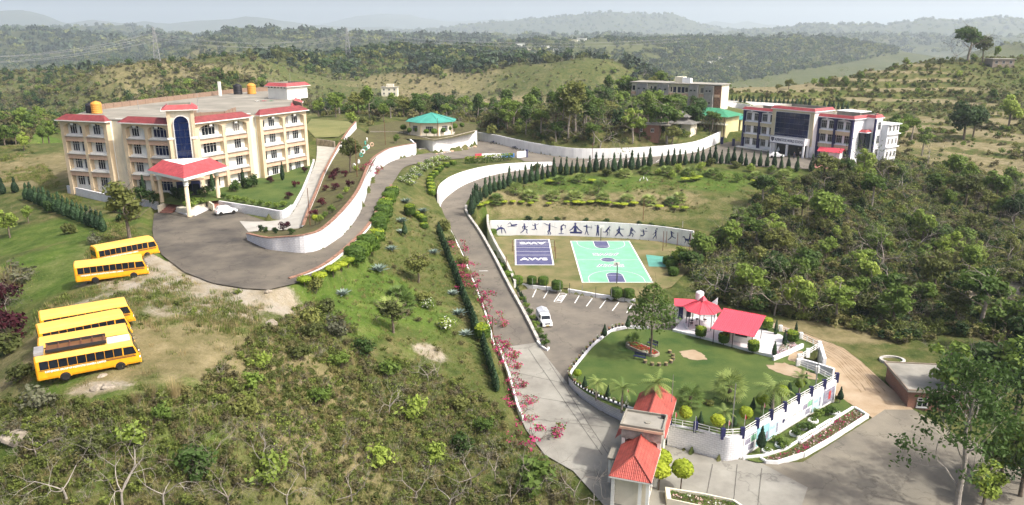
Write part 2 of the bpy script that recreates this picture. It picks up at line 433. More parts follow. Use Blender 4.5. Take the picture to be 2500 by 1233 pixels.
# lower compound
pad('entrance_concrete', [P(*a) for a in [(1215,850,3.5),(1310,836,3.5),(1335,872,3.2),(1385,935,3.1),(1410,965,3.0),(1460,1000,2.9),(1523,1032,2.8),(1629,1088,2.7),(1694,1104,2.6),(1761,1124,2.6),(1810,1121,2.6),(1860,1131,2.6),(1972,1190,2.5),(1955,1240,2.5),(1900,1300,2.5),(1600,1300,2.6),(1480,1240,2.7),(1400,1150,2.8),(1330,1110,2.9),(1285,1050,3.0),(1262,1000,3.1),(1240,920,3.3)]], 'concrete_road', res=2.0)
pad('parking_asphalt', [P(*a) for a in [(1310,836,3.5),(1295,800,3.6),(1275,745,3.4),(1262,712,3.3),(1300,703,3.3),(1400,716,3.3),(1555,742,3.3),(1660,742,3.2),(1664,770,3.2),(1650,812,3.3),(1582,806,3.3),(1532,806,3.3),(1492,816,3.2),(1447,852,3.2),(1407,902,3.15),(1391,930,3.1),(1385,935,3.1),(1335,872,3.2)]], 'asphalt', res=2.0)
def PZ(px, py, zr, z): p = P(px, py, zr); p.z = z; return p
pad('court_ground', [PZ(*a) if len(a) == 4 else P(*a) for a in [(1195,580,3.9),(1215,635,3.9),(1240,670,3.9),(1254,697,3.3,3.9),(1300,703,3.3,3.9),(1370,711,3.3,3.9),(1386,712,3.3,3.9),(1460,725,3.3,3.9),(1550,738,3.3,3.9),(1640,700,3.9),(1700,640,3.9),(1690,604,3.9),(1600,588,3.9),(1400,576,3.9),(1260,574,3.9)]], 'court_grass', res=1.6)
pad('outer_road', [P(*a) for a in [(1860,1131,2.6),(1960,1128,2.55),(2130,1020,2.55),(2160,1000,2.5),(2230,1000,2.5),(2330,1060,2.4),(2480,1120,2.4),(2600,1180,2.4),(2600,1330,2.4),(1900,1330,2.5),(1900,1300,2.5),(1955,1240,2.5),(1972,1190,2.5)]], 'outer_asphalt', res=2.5)
pad('dirt_road', [P(*a) for a in [(1668,742,3.2),(1760,775,3.1),(1880,785,3.0),(1960,812,3.0),(2060,850,2.9),(2110,890,2.8),(2160,935,2.6),(2190,960,2.55),(2230,1000,2.5),(2160,1000,2.5),(2130,1020,2.55),(2075,985,2.6),(2040,965,2.7),(2032,930,2.9),(2010,880,3.0),(2000,850,3.0),(1920,812,3.0),(1820,790,3.1),(1740,785,3.15),(1664,770,3.2)]], 'dirt', res=2.0)
LAWN_B = [(1582,804,4.0),(1532,802,4.0),(1492,811,4.0),(1447,847,3.9),(1407,896,3.9),(1391,922,3.9),(1402,938,4.0),(1434,962,4.2),(1470,981,4.4),(1523,1004,4.7),(1580,1026,4.9),(1631,1040,5.0),(1694,1053,5.1),(1761,1066,5.1),(1806,1060,5.1),(1880,1016,5.1),(1960,968,5.2),(2034,922,5.3),(1985,905,5.0),(1945,885,4.8),(1968,862,4.8),(2000,845,4.7),(1925,815,4.6),(1860,790,4.5),(1740,760,4.3),(1700,762,4.2),(1648,806,4.1)]
LAWN = [P(*a) for a in LAWN_B]
pad('garden_lawn', LAWN, 'lawn', res=1.5, sink=2.2, core=0.5, shoulder=0.3)

# terraces round the two schools
TERR = [P(*a) for a in [(385,495,18.2),(437,500,18.2),(535,489,18.2),(651,507,18.2),(694,513,18.2),(716,498,18.3),(736,462,18.6),(752,425,19.0),(764,392,19.3),(700,370,18.4),(600,420,18.2),(480,450,18.2)]]
pad('terrace_lawn', TERR, 'lawn', res=2.0, sink=1.6, core=0.6)
BED = [P(*a) for a in [(603,568,17.9),(667,577,18.6),(745,577,19.2),(781,563,19.5),(845,510,20.2),(883,450,20.3),(920,382,19.6),(949,363,19.0),(1010,349,18.5),(985,338,18.4),(900,328,19.5),(866,308,20.5),(850,330,20.3),(828,364,19.6),(812,390,19.3),(791,430,18.9),(773,474,18.4),(753,522,18.0),(737,557,17.6),(667,563,17.4)]]
pad('hillside_bed', BED, 'bed_grass', res=2.0, sink=3.0, core=0.6)
OCT_T = [P(*a) for a in [(985,338,18.4),(1060,343,18.4),(1110,336,18.4),(1158,325,18.4),(1165,305,18.4),(1100,292,18.4),(960,296,18.4),(900,310,18.5),(900,328,18.5)]]
pad('pavilion_terrace', OCT_T, 'bed_grass', res=2.5, sink=3.0, core=0.6)
pad('upper_field', [P(*a) for a in [(770,336,20.6),(826,334,20.8),(850,318,21.2),(866,306,21.4),(850,296,21.4),(760,290,21.0),(745,310,20.8)]], 'dry_field', res=3.0, sink=0.2)
pad('left_field', [P(*a) for a in [(-60,460,16.8),(165,445,17.0),(140,365,17.0),(60,362,16.5),(-100,380,16.5)]], 'dry_field', res=5.0, sink=0.05, bed=False, lift=0.05) if False else None

# ------------------------------------------------------------------ retaining walls
WALLS = {}
def W(key, *a, **k): WALLS[key] = wall(*a, **k)
W('road_left', 'retaining_wall', [P(*a) for a in [(603,586,17),(650,607,17),(690,613,17),(745,617,17),(792,604,17),(845,565,17),(881,513,16.9),(903,452,16.6),(917,424,16.4),(945,399,16.1),(970,388,15.9),(1017,377,15.5)]],
  [0.9,1.5,1.9,2.4,2.6,3.4,3.6,3.7,3.5,3.2,3.0,2.9], 'long curved white block wall beside the upper road, below the maroon shrubs', +1, material='white_block', coping='coping_brown', uv=True, thick=0.4, hz='none')
W('terrace', 'retaining_wall', [P(*a) for a in [(535,509,17),(590,518,17),(632,525,17.0),(684,534,17.0),(705,526,17.1),(722,505,17.4),(740,468,17.9),(757,428,18.5),(768,392,19.0)]],
  [1.3,1.3,1.3,1.3,1.2,0.9,0.6,0.4,0.3], 'low white block wall holding the lawn in front of the four-storey building', +1, material='white_block', uv=True, hz='none')
W('terrace_left', 'retaining_wall', [P(*a) for a in [(165,470,16.9),(260,492,16.9),(385,512,16.9)]], [1.3,1.3,1.3], 'low weathered white wall along the foot of the four-storey building, beside the steps', +1, material='white_block', uv=True, smooth=False, hz='none')
W('walk', 'retaining_wall', [P(*a) for a in [(738,558,17.25),(752,522,17.6),(773,473,18.0),(791,429,18.5),(812,389,19.0),(829,362,19.5),(850,330,20.5),(867,306,21.2)]],
  [0.5,0.7,0.8,0.9,1.0,1.3,1.3,1.0], 'narrow white wall with brown coping on the outer side of the concrete walkway', -1, coping='coping_brown', hz='none', flank=False, bury=2.0)
W('field', 'retaining_wall', [P(*a) for a in [(772,352,19.4),(800,356,19.4),(816,359,19.4)]], [1.3,1.3,1.3], 'brown stone wall holding the grass field beyond the four-storey building', +1, material='stone', smooth=False)
W('pavilion', 'retaining_wall', [P(*a) for a in [(905,330,17.6),(945,340,16.4),(975,349,15.4),(1018,361,15.1),(1050,372,14.9),(1062,374,14.8),(1075,373,14.7),(1110,367,14.5),(1165,353,14.3)]],
  [1.0,2.1,3.0,3.3,3.5,3.6,3.7,3.9,4.1], 'tall white corner wall below the green-roofed octagonal pavilion', +1, hz='none', coping='stone')
W('ramp', 'retaining_wall', [P(*a) for a in [(1074,519,9.15),(1079,495,9.75),(1099,474,10.3),(1134,451,10.9),(1186,432,11.4),(1240,420,11.9),(1300,412,12.3),(1348,404,12.6)]],
  [4.2,3.9,3.7,3.1,2.6,2.1,1.6,0.9], 'sweeping white wall on the outside of the bend in the ramp', +1, thick=0.5, shoulder=5.0)
W('far', 'boundary_wall', [P(*a) for a in [(1166,342,14.2),(1215,351,13.9),(1300,371,13.2),(1400,385,12.7),(1500,385,12.7),(1600,381,12.9),(1690,372,13.2),(1735,357,13.4),(1768,340,13.6)]],
  [2.4,2.5,2.6,2.6,2.6,2.7,2.9,3.1,3.2], 'long white wall below the wooded bank, far side of the school road', +1, shoulder=6.0)
W('mural', 'mural_wall', [P(*a) for a in [(1196,572,3.9),(1215,573,3.9),(1300,574,3.9),(1400,575,3.9),(1500,579,3.9),(1600,587,3.9),(1690,603,3.9)]],
  [3.0,3.1,3.1,3.1,3.1,3.1,3.3], 'white wall behind the sports courts painted with dark blue figures of athletes', +1, shoulder=5.0)
W('mural_side', 'retaining_wall', [P(*a) for a in [(1260,700,3.9),(1240,668,3.9),(1215,634,3.9),(1196,600,3.9),(1193,572,3.9)]],
  [1.0,2.0,2.9,3.7,4.3], 'white wall dropping from the ramp to the sports ground beside the drum hedges', +1, hz='none', coping='kerb_concrete')
W('court_step', 'retaining_wall', [P(*a) for a in [(1254,699,3.3),(1300,705,3.3),(1370,713,3.3)]], 0.6, 'low white kerb wall between sports ground and car park, nearer the ramp', +1, smooth=False, hz='none', flank=False)
W('court_step2', 'retaining_wall', [P(*a) for a in [(1386,714,3.3),(1460,727,3.3),(1550,740,3.3)]], 0.6, 'low white kerb wall between sports ground and car park, nearer the tall lawn tree', +1, smooth=False, hz='none', flank=False)
W('plateau', 'parapet_wall', [p + Vector((0.5,0,0)) for p in [P(*a) for a in [(700,712,15.4),(760,690,15.6),(810,655,15.9),(864,604,16.0),(900,561,16.1),(928,507,16.1),(952,464,15.9)]]],
  [1.6,1.6,1.4,1.3,1.2,1.1,1.0], 'white parapet with brown coping on the valley side of the upper road', +1, coping='coping_brown', flank=False, bury=1.5)
W('lawn_west', 'retaining_wall', [P(*a) for a in [(1582,808,3.3),(1532,807,3.3),(1491,817,3.2),(1445,853,3.2),(1404,902,3.15),(1388,928,3.1),(1400,950,3.05),(1433,978,2.95),(1470,1001,2.9),(1523,1030,2.8),(1560,1047,2.75)]],
  [0.75,0.75,0.85,0.8,0.8,0.85,1.0,1.3,1.6,2.0,2.2], 'curved white wall round the road side of the garden lawn, lined with flower pots', +1, material='white_block', uv=True, hz='none')
W('lawn_front', 'retaining_wall', [P(*a) for a in [(1628,1087,2.7),(1694,1103,2.6),(1761,1123,2.6),(1785,1124,2.6),(1808,1118,2.6)]],
  [2.45,2.6,2.7,2.7,2.6], 'curved white block wall below the garden lawn facing the gate', +1, material='white_block', uv=True, hz='none')
W('lawn_banner', 'retaining_wall', [P(*a) for a in [(1808,1118,2.6),(1880,1070,2.65),(1960,1020,2.7),(2037,976,2.8)]],
  [2.6,2.6,2.6,2.6], 'straight white wall carrying the school banners below the garden lawn', +1, smooth=False, n=1, hz='none')
W('lawn_ne', 'retaining_wall', [P(*a) for a in [(2033,942,2.9),(1995,925,2.95),(1945,905,3.0)]], [2.4,2.2,1.9], 'white wall at the bare corner of the garden lawn above the dirt road', +1, smooth=False, n=1, hz='none')

# kerbs beside the ramp
def kerb(name, pts, h, w, label, material='kerb_concrete', side=1):
    o, _, _ = wall(name, pts, h, label, side, thick=w, material=material, n=1, smooth=False, flank=False, bury=0.6, cat='kerb')
    return o
kerb('kerb', [p + Vector((0.05,0,0)) for p in RRr[:37]], 0.45, 0.45, 'concrete kerb wall on the sports-ground side of the ramp', side=-1)
kerb('kerb', [p + Vector((-0.3,0,0)) for p in RL[:26]], 0.35, 0.25, 'low pale kerb between the ramp and the bougainvilleas', 'white_wall', side=1)
kerb('kerb', [P(*a) for a in [(1215,850,3.5),(1240,920,3.3),(1262,1000,3.1),(1275,1030,3.05)]], 0.55, 0.25, 'white kerb along the concrete entrance drive below the slope', 'white_wall', side=1)
kerb('kerb', [P(*a) for a in [(1310,836,3.5),(1322,850,3.4),(1336,858,3.3),(1342,852,3.3)]], 0.3, 0.25, 'white rounded kerb at the nose between ramp and car park', 'white_wall', side=1)

# ------------------------------------------------------------------ ground: one sheet from below the camera to the far hills
CTRL = [P(*a) for a in [
 (40,450,16.5),(100,400,16.5),(150,600,17),(300,560,17),(200,760,17),(400,780,16.8),(80,850,16.8),(350,900,16.5),(500,950,16),(200,960,16.3),(560,800,16.2),(680,780,15.3),(20,650,16),(10,900,15.5),(450,720,16.9),
 (300,1060,15.3),(500,1060,14.5),(100,1060,15),(100,1180,13.3),(400,1180,12.8),(700,900,13.6),(700,1050,11.8),(700,1200,9.6),(900,850,10.4),(900,1000,8.4),(900,1200,6),(1050,700,9.6),(1050,850,7.8),(1100,1000,5.5),(1100,1150,4.2),(1250,1150,3.3),(1200,1220,3.3),(400,1400,6),(900,1400,2),(1300,1400,2),
 (740,760,14.6),(800,720,14.3),(850,650,14.8),(950,560,14.6),(1000,640,11.2),(985,490,14.8),(1040,560,11.4),(1050,430,15.0),(1150,410,13.9),(1230,392,13.5),
 (-100,420,15),(-200,480,12),(-100,600,13),(-150,800,12),(-100,1000,12),(0,360,14),(60,330,11),(150,300,8),
 (1050,290,16.5),(900,300,18),(800,280,19),(700,260,14),(1120,270,11),(1250,270,10),(1000,265,10),(900,255,8),
 (1300,340,17),(1450,330,18.5),(1600,335,18.5),(1700,310,18),(1220,310,16),(1350,290,14),(1500,280,16),(1600,250,20),(1450,230,18),(1700,262,19),(1800,262,17),
 (1900,370,13.5),(2080,385,13),(2000,300,15),(1780,300,16),(1850,290,16.5),(2150,340,13.5),
 (1300,480,9.8),(1500,470,10.2),(1700,460,10.8),(1850,450,11),(1500,530,7.6),(1300,535,7.3),(1650,545,7.2),(1800,520,8.2),(1400,425,12),(1600,415,12.4),
 (1950,430,12.2),(2100,430,12.5),(2300,420,11.5),(2400,500,9.5),(2100,530,9),(1950,520,8.5),(2300,620,5),(2000,650,4.6),(1830,620,5.2),(1740,680,3.8),(1900,740,3.0),(2100,770,2.8),(2300,760,3.0),(2450,700,6),(2480,900,3),(2200,880,2.5),(2400,1000,2.3),(2480,1200,2),
 (2400,400,11.5),(2300,320,13.5),(2450,300,15),(2200,290,14.5),(2600,350,14),(2700,500,12),(2700,800,6),
 (1750,240,19),(1900,240,18.5),(2100,245,17.5),(2300,250,17.5),(2450,250,18.5),(2600,240,20)]]
CTRL += [PD(px, py, y) for px, py, y in [(1650,150,430),(1750,140,430),(1850,118,440),(1950,113,440),(2050,115,435),(2150,117,430),(2250,122,425),(2350,128,430),(2450,135,430),(2600,135,430),
 (1900,175,395),(2100,180,390),(2300,190,380),(2450,190,380),(1700,190,370),(1550,215,340)]]
CTRL += [Vector(a) for a in [(120,560,8),(200,560,8),(280,560,10),(60,500,12),(0,420,4),(-60,380,2),(-110,300,-4),(-160,250,0),(-180,180,8),(0,330,12),(40,330,18),(380,450,20),(380,560,10)]]
NEAR = TPS([tuple(p) for p in CTRL], lam=2e-3)

BUMPS = [(560,172,430,60,45),(440,192,400,50,40),(360,160,560,60,60),(480,136,640,80,70),(640,120,760,90,80),(1000,106,1000,130,120),(860,140,900,70,80),(1150,118,1150,140,110),(1250,150,760,90,70),(1420,140,700,80,70),
         (90,170,700,70,60),(250,172,760,60,60),(700,66,2300,230,200),(830,82,2400,150,160),(400,80,2700,300,260),(560,96,1700,160,150),(100,75,2600,260,240),(250,60,4600,500,400),(60,62,4200,300,350),
         (1300,98,1750,220,160),(1480,94,1900,200,160),(1700,92,2100,260,200),(1950,95,2200,300,200),(1100,90,2600,300,250),(950,92,2900,300,240),(2480,104,1500,150,150)]
RIDGES = [(9000,[(-300,30),(0,27),(60,25),(110,36),(160,56),(250,72),(350,84),(450,96)]),
          (10000,[(100,74),(150,62),(200,53),(230,49),(300,57),(360,53),(420,59),(480,51),(560,47),(600,41),(640,43),(760,61),(850,66),(950,66),(1050,80)]),
          (14000,[(760,66),(830,49),(870,39),(930,34),(1000,36),(1030,42),(1100,53),(1180,49),(1230,46),(1300,60),(1400,80)]),
          (7500,[(650,82),(800,80),(900,78),(1000,74),(1100,66),(1200,54),(1300,46),(1400,38),(1460,32),(1500,28),(1530,32),(1600,36),(1640,34),(1680,48),(1720,62),(1780,72),(1850,80),(1950,90)]),
          (13000,[(1650,70),(1690,62),(1740,52),(1790,58),(1830,52),(1870,60),(1920,64),(2000,60),(2100,75)]),
          (5500,[(1600,98),(1700,88),(1800,76),(1900,70),(1970,60),(2060,60),(2150,62),(2230,52),(2270,46),(2330,52),(2400,44),(2440,43),(2500,48),(2700,40),(2900,45)]),
          (3600,[(-300,70),(0,72),(150,80),(300,84),(500,90),(700,88),(900,92),(1100,90),(1300,84),(1500,88),(1700,92),(1900,92),(2100,90),(2300,92),(2600,88)])]
def far_h(x, y):
    r = np.hypot(x, y)
    z = -38 - 22*sstep(700, 2600, r) + fbm(x/620, y/620, 3, 4)*60*sstep(350, 1600, r) + fbm(x/150, y/150, 9, 3)*16*sstep(250, 700, r)
    for px, py, d, sx, sy in BUMPS:
        c = PD(px, py, d)
        qx = (x-c.x)/(sx*1.35) + fbm(x/(sx*0.9), y/(sy*0.9), 61, 3)*1.1; qy = (y-c.y)/(sy*1.25) + fbm(x/(sx*0.9), y/(sy*0.9), 62, 3)*0.7
        g = np.exp(-(qx*qx + qy*qy)**0.72)
        z = z + (c.z - z)*g
    yy = np.maximum(y, 1.0)
    for D, prof in RIDGES:
        px = 1250 + FPX*(x/yy)/_c
        py = np.interp(px + fbm(x/(D*0.05), y/(D*0.05), 21, 2)*20, [p[0] for p in prof], [p[1] for p in prof], left=prof[0][1]+8, right=prof[-1][1]+8)
        py = py + fbm(x/(D*0.014), y/(D*0.014), 5, 3)*5
        v = (py-616.5)/FPX
        zc = CAM_Z + (-_s - v*_c)/(_c - v*_s)*D
        L = D*0.13
        sh = np.exp(-((y-D)/L)**2)
        zr = -60 + (zc+60)*sh*(1 + 0.35*fbm(x/(D*0.03), y/(D*0.03), 31, 4)*(1-sh))
        z = np.where(sh > 0.02, np.maximum(z, zr), z)
    return z
def near_w(x, y):
    left = sstep(-1.30, -0.82, (x + 40)/(np.maximum(y, 60)))
    return (1 - sstep(300, 470, y - 0.35*np.clip(x, 0, 300)*1.2))*left
def terrace(x, y, z):
    """stepped fields on the hill beyond the school"""
    m = sstep(300, 325, y)*(1-sstep(470, 500, y))*sstep(55, 85, x)*(1-sstep(190, 235, x))
    m2 = sstep(170,185,y)*(1-sstep(285,300,y))*sstep(118,135,x)
    st = 2.9
    w = z/st + fbm(x/40, y/40, 77, 2)*1.0
    f = np.floor(w); t = w-f
    zt = (f + sstep(0.72, 0.98, t))*st - fbm(x/40, y/40, 77, 2)*st
    st2 = 0.9; w2 = z/st2 + fbm(x/30, y/30, 78, 2)*1.2; f2 = np.floor(w2); t2 = w2-f2
    zt2 = (f2 + sstep(0.72, 0.98, t2))*st2 - fbm(x/30, y/30, 78, 2)*st2*1.2
    tread = np.where(t < 0.68, 1.0, 0.0)*m; riser = np.where(t >= 0.68, 1.0, 0.0)*m
    tread = np.maximum(tread, np.where(t2 < 0.72, 1.0, 0.0)*m2); riser = np.maximum(riser, np.where(t2 >= 0.72, 1.0, 0.0)*m2)
    z = z + (zt - z)*m
    return z + (zt2 - z)*m2*(1-m), tread, riser
def base_h(x, y):
    w = near_w(x, y)
    zn = NEAR(x, y); zf = far_h(x, y)
    return zf + (zn - zf)*w
ys_ = [18.0]
while ys_[-1] < 17000:
    y = ys_[-1]; ys_.append(y + max(0.62, y*0.0043 if y < 480 else y*0.0125))
ys_ = np.array(ys_); NR = len(ys_); NC = 470
tt = np.linspace(-1, 1, NC)
GY = np.repeat(ys_[:,None], NC, 1); GX = tt[None,:]*(28 + 0.80*GY)
GZ = base_h(GX, GY)
amp = 0.25 + 0.35*sstep(150, 500, GY)
GZ = GZ + fbm(GX/9, GY/9, 41, 3)*1.2*amp*2 + fbm(GX/2.2, GY/2.2, 43, 2)*0.35
GZ, TREAD, RISER = terrace(GX, GY, GZ)
kd = kdtree.KDTree(len(SAMP))
for i, s_ in enumerate(SAMP): kd.insert((s_[0], s_[1], 0), i)
kd.balance()
rows = np.where(ys_ < 330)[0]
sa = np.array(SAMP)
cell = set((int(a//8), int(b//8)) for a, b in sa[:, :2])
cell = set((i+k, j+l) for i, j in cell for k in (-1,0,1) for l in (-1,0,1))
PAVED = np.zeros_like(GZ)
for r_ in rows:
    for c_ in range(NC):
        x, y = GX[r_,c_], GY[r_,c_]
        if (int(x//8), int(y//8)) not in cell: continue
        _, i, d = kd.find((x, y, 0))
        _a, _b, z, core, sh = SAMP[i]
        if d < core + sh:
            w = 1 - min(max((d-core)/sh, 0), 1); w = w*w*(3-2*w)
            GZ[r_,c_] += (z - GZ[r_,c_])*w
            PAVED[r_,c_] = w
_gcache = (ys_, GZ)
def ground(x, y):
    """height of the ground sheet"""
    r_ = np.searchsorted(ys_, y) - 1; r_ = int(min(max(r_, 0), NR-2))
    fy = (y-ys_[r_])/(ys_[r_+1]-ys_[r_])
    out = []
    for rr in (r_, r_+1):
        t = (x/(28+0.80*ys_[rr])+1)*0.5*(NC-1); c_ = int(min(max(math.floor(t), 0), NC-2)); fx = t-c_
        out.append(GZ[rr,c_]*(1-fx)+GZ[rr,c_+1]*fx)
    return out[0]*(1-fy)+out[1]*fy
def ground_np(x, y):
    r_ = np.clip(np.searchsorted(ys_, y)-1, 0, NR-2); fy = np.clip((y-ys_[r_])/(ys_[r_+1]-ys_[r_]), 0, 1)
    out = []
    for rr in (r_, r_+1):
        t = (x/(28+0.80*ys_[rr])+1)*0.5*(NC-1); c_ = np.clip(np.floor(t).astype(int), 0, NC-2); fx = t-c_
        out.append(GZ[rr,c_]*(1-fx)+GZ[rr,c_+1]*fx)
    return out[0]*(1-fy)+out[1]*fy
def paved_np(x, y):
    r_ = np.clip(np.searchsorted(ys_, y)-1, 0, NR-2); t = (x/(28+0.80*ys_[r_])+1)*0.5*(NC-1); c_ = np.clip(np.round(t).astype(int), 0, NC-1)
    return PAVED[r_, c_]
def riser_np(x, y):
    r_ = np.clip(np.searchsorted(ys_, y)-1, 0, NR-2); t = (x/(28+0.80*ys_[r_])+1)*0.5*(NC-1); c_ = np.clip(np.round(t).astype(int), 0, NC-1)
    return np.where(RISER[r_, c_] > 0.4, 1.0, np.where(TREAD[r_, c_] > 0.4, 0.008, 0.35))
def G(px, py, z0=None):
    """where the line of sight through px, py meets the ground sheet"""
    u = (px-1250.0)/FPX; v = (py-616.5)/FPX
    d = Vector((u, _c-v*_s, -_s-v*_c)); o = Vector((0,0,CAM_Z)); t = 20.0; last = t
    while t < 12000:
        p = o+d*t
        if p.y > 19 and p.z < ground(p.x, p.y):
            lo, hi = last, t
            for _ in range(18):
                m_ = (lo+hi)/2; p = o+d*m_
                if p.z < ground(p.x, p.y): hi = m_
                else: lo = m_
            p = o+d*hi; return Vector((p.x, p.y, ground(p.x, p.y)))
        last = t; t += max(0.4, t*0.006)
    return None

# zones of the ground: r = bare earth, g = lush grass, b = dry straw colour
ZONE = np.zeros((NR, NC, 3))
def blob(px, py, z, rx, ry, ch, val, hard=0.5):
    c = P(px, py, z) if z is not None else G(px, py)
    d = np.sqrt(((GX-c.x)/rx)**2+((GY-c.y)/ry)**2) + fbm(GX/5, GY/5, 51+ch, 3)*1.1
    ZONE[:,:,ch] = np.maximum(ZONE[:,:,ch], val*(1-sstep(hard, 1.0, d)))
for a in [(430,690,17,11,5,0,.9),(560,715,17,8,4,0,1.0),(480,750,17,8,4,0,0.5),(360,660,17,7,4,0,0.9),(300,740,17,8,4,0,0.35),(250,945,16.5,3,1.5,0,0.5),(1050,860,None,2.5,2,0,0.8),(2350,730,None,14,9,0,0.5),(2150,760,None,9,6,0,0.7),(2080,800,None,12,6,2,0.8),(2350,610,None,8,10,0,0.8),(1700,880,None,4,3,0,.8)]: blob(*a)
for a in [(380,850,17,14,9,1,0.8),(150,640,17,16,14,1,0.55),(60,560,17,20,14,1,0.42),(900,680,None,8,8,1,1.0),(860,760,None,10,7,1,0.8),(1000,760,None,9,9,1,0.5),(1450,450,None,26,9,1,0.55),(1750,440,None,26,9,1,0.6),(1560,440,None,8,4,1,0.9),(1250,510,None,12,7,1,0.5),(300,1000,16,14,6,1,0.45),(30,350,None,40,14,1,0.8),(2350,420,None,16,10,1,0.5)]: blob(*a)
for a in [(90,410,17,40,26,2,1.0),(500,850,17,24,10,2,0.55),(150,830,17,9,10,2,0.3),(1450,500,None,40,10,2,0.45),(560,185,None,70,40,2,0.42),(480,145,None,90,80,2,0.45),(400,165,None,60,60,2,0.35),(2400,420,None,35,25,2,0.9),(2300,350,None,35,25,2,0.7),(1040,230,None,40,40,2,0.5),(960,195,None,60,50,2,0.4),(1120,185,None,60,60,2,0.35),(1250,250,None,40,20,2,0.6),(700,66,None,260,260,2,0.7),(250,58,None,500,300,2,.6),(1300,100,None,250,150,2,0.5)]: blob(*a)
ZONE[:,:,2] = np.maximum(ZONE[:,:,2], TREAD*1.0)
ZONE[:,:,0] = np.maximum(ZONE[:,:,0], TREAD*0.12)
for ch in range(3): ZONE[:,:,ch] *= (1-RISER*0.9)
vs = np.stack([GX.ravel(), GY.ravel(), GZ.ravel()], 1)
idx = np.arange(NR*NC).reshape(NR, NC)
q = np.stack([idx[:-1,:-1], idx[:-1,1:], idx[1:,1:], idx[1:,:-1]], -1).reshape(-1, 4)
me = bpy.data.meshes.new('ground')
me.vertices.add(len(vs)); me.vertices.foreach_set('co', vs.ravel())
me.loops.add(q.size); me.loops.foreach_set('vertex_index', q.ravel().astype(np.int32))
me.polygons.add(len(q)); me.polygons.foreach_set('loop_start', np.arange(0, q.size, 4, dtype=np.int32)); me.polygons.foreach_set('loop_total', np.full(len(q), 4, np.int32))
me.polygons.foreach_set('use_smooth', np.ones(len(q), bool))
me.update(); me.validate()
at = me.attributes.new('zone', 'FLOAT_COLOR', 'POINT')
at.data.foreach_set('color', np.concatenate([ZONE.reshape(-1,3), sstep(900,3200,np.hypot(GX,GY)).reshape(-1,1)], 1).ravel().astype(np.float32))
ground_obj = link('ground', me); tag(ground_obj, kind='structure')

m, t, b, o = nt('ground_cover')
tc = t.nodes.new('ShaderNodeTexCoord'); za = t.nodes.new('ShaderNodeAttribute'); za.attribute_name = 'zone'
sp = t.nodes.new('ShaderNodeSeparateColor'); t.links.new(za.outputs['Color'], sp.inputs[0])
def nz(sc, det=6, seed=0):
    n = t.nodes.new('ShaderNodeTexNoise'); n.inputs['Scale'].default_value = sc; n.inputs['Detail'].default_value = det; n.inputs['Roughness'].default_value = 0.65
    t.links.new(tc.outputs['Object'], n.inputs['Vector']); return n.outputs[0]
def ramp(src, stops):
    r = t.nodes.new('ShaderNodeValToRGB'); e = r.color_ramp.elements
    while len(e) < len(stops): e.new(0.5)
    for x, (p_, c_) in zip(e, stops): x.position = p_; x.color = (*c_, 1)
    t.links.new(src, r.inputs[0]); return r.outputs[0]
def mixc(f, a, b_):
    x = t.nodes.new('ShaderNodeMix'); x.data_type = 'RGBA'
    t.links.new(f, x.inputs[0]); t.links.new(a, x.inputs[6]); t.links.new(b_, x.inputs[7]); return x.outputs[2]
def mth(op, a, b_):
    x = t.nodes.new('ShaderNodeMath'); x.operation = op; x.use_clamp = True
    for i, k in enumerate((a, b_)):
        if isinstance(k, (int,float)): x.inputs[i].default_value = k
        else: t.links.new(k, x.inputs[i])
    return x.outputs[0]
n_big, n_mid, n_small = nz(0.05, 7), nz(0.4, 8), nz(3.0, 6)
wild = ramp(n_mid, [(0.30,(0.0384,0.0576,0.0144)),(0.45,(0.068,0.0896,0.0224)),(0.60,(0.108,0.11,0.036)),(0.78,(0.16,0.136,0.06))])
lush = ramp(n_mid, [(0.30,(0.044,0.084,0.0128)),(0.55,(0.084,0.132,0.0224)),(0.75,(0.144,0.16,0.044))])
straw = ramp(n_mid, [(0.28,(0.1,0.1,0.036)),(0.5,(0.192,0.164,0.08)),(0.72,(0.288,0.24,0.132))])
bare = ramp(n_mid, [(0.28,(0.17,0.15,0.085)),(0.45,(0.28,0.24,0.165)),(0.62,(0.34,0.31,0.25)),(0.78,(0.30,0.19,0.135))])
def soft(ch, k=0.9):
    j = mth('MULTIPLY', n_small, 0.9); a = mth('ADD', sp.outputs[ch], j); return mth('MULTIPLY', mth('SUBTRACT', a, 0.52), 2.4)
big = mth('MULTIPLY', mth('SUBTRACT', n_big, 0.5), 5.0)
c = mixc(soft(1), wild, lush); c = mixc(mth('MULTIPLY', big, 0.45), c, straw); c = mixc(soft(2), c, straw); c = mixc(soft(0), c, bare)
c = mixc(mth('MULTIPLY', za.outputs['Alpha'], 0.85), c, ramp(nz(0.012, 9), [(0.35,(0.030,0.040,0.022)),(0.55,(0.055,0.065,0.030)),(0.72,(0.13,0.115,0.065))]))
fine = ramp(nz(14.0, 4), [(0.3,(0.62,0.62,0.62)),(0.7,(1.15,1.15,1.15))])
mu = t.nodes.new('ShaderNodeMix'); mu.data_type = 'RGBA'; mu.blend_type = 'MULTIPLY'; mu.inputs[0].default_value = 0.8
t.links.new(c, mu.inputs[6]); t.links.new(fine, mu.inputs[7]); t.links.new(mu.outputs[2], b.inputs['Base Color'])
b.inputs['Roughness'].default_value = 0.95; b.inputs['Specular IOR Level'].default_value = 0.1
bp = t.nodes.new('ShaderNodeBump'); bp.inputs['Strength'].default_value = 0.8; bp.inputs['Distance'].default_value = 0.25
t.links.new(nz(1.8, 8), bp.inputs['Height']); t.links.new(bp.outputs[0], b.inputs['Normal'])
me.materials.append(m)

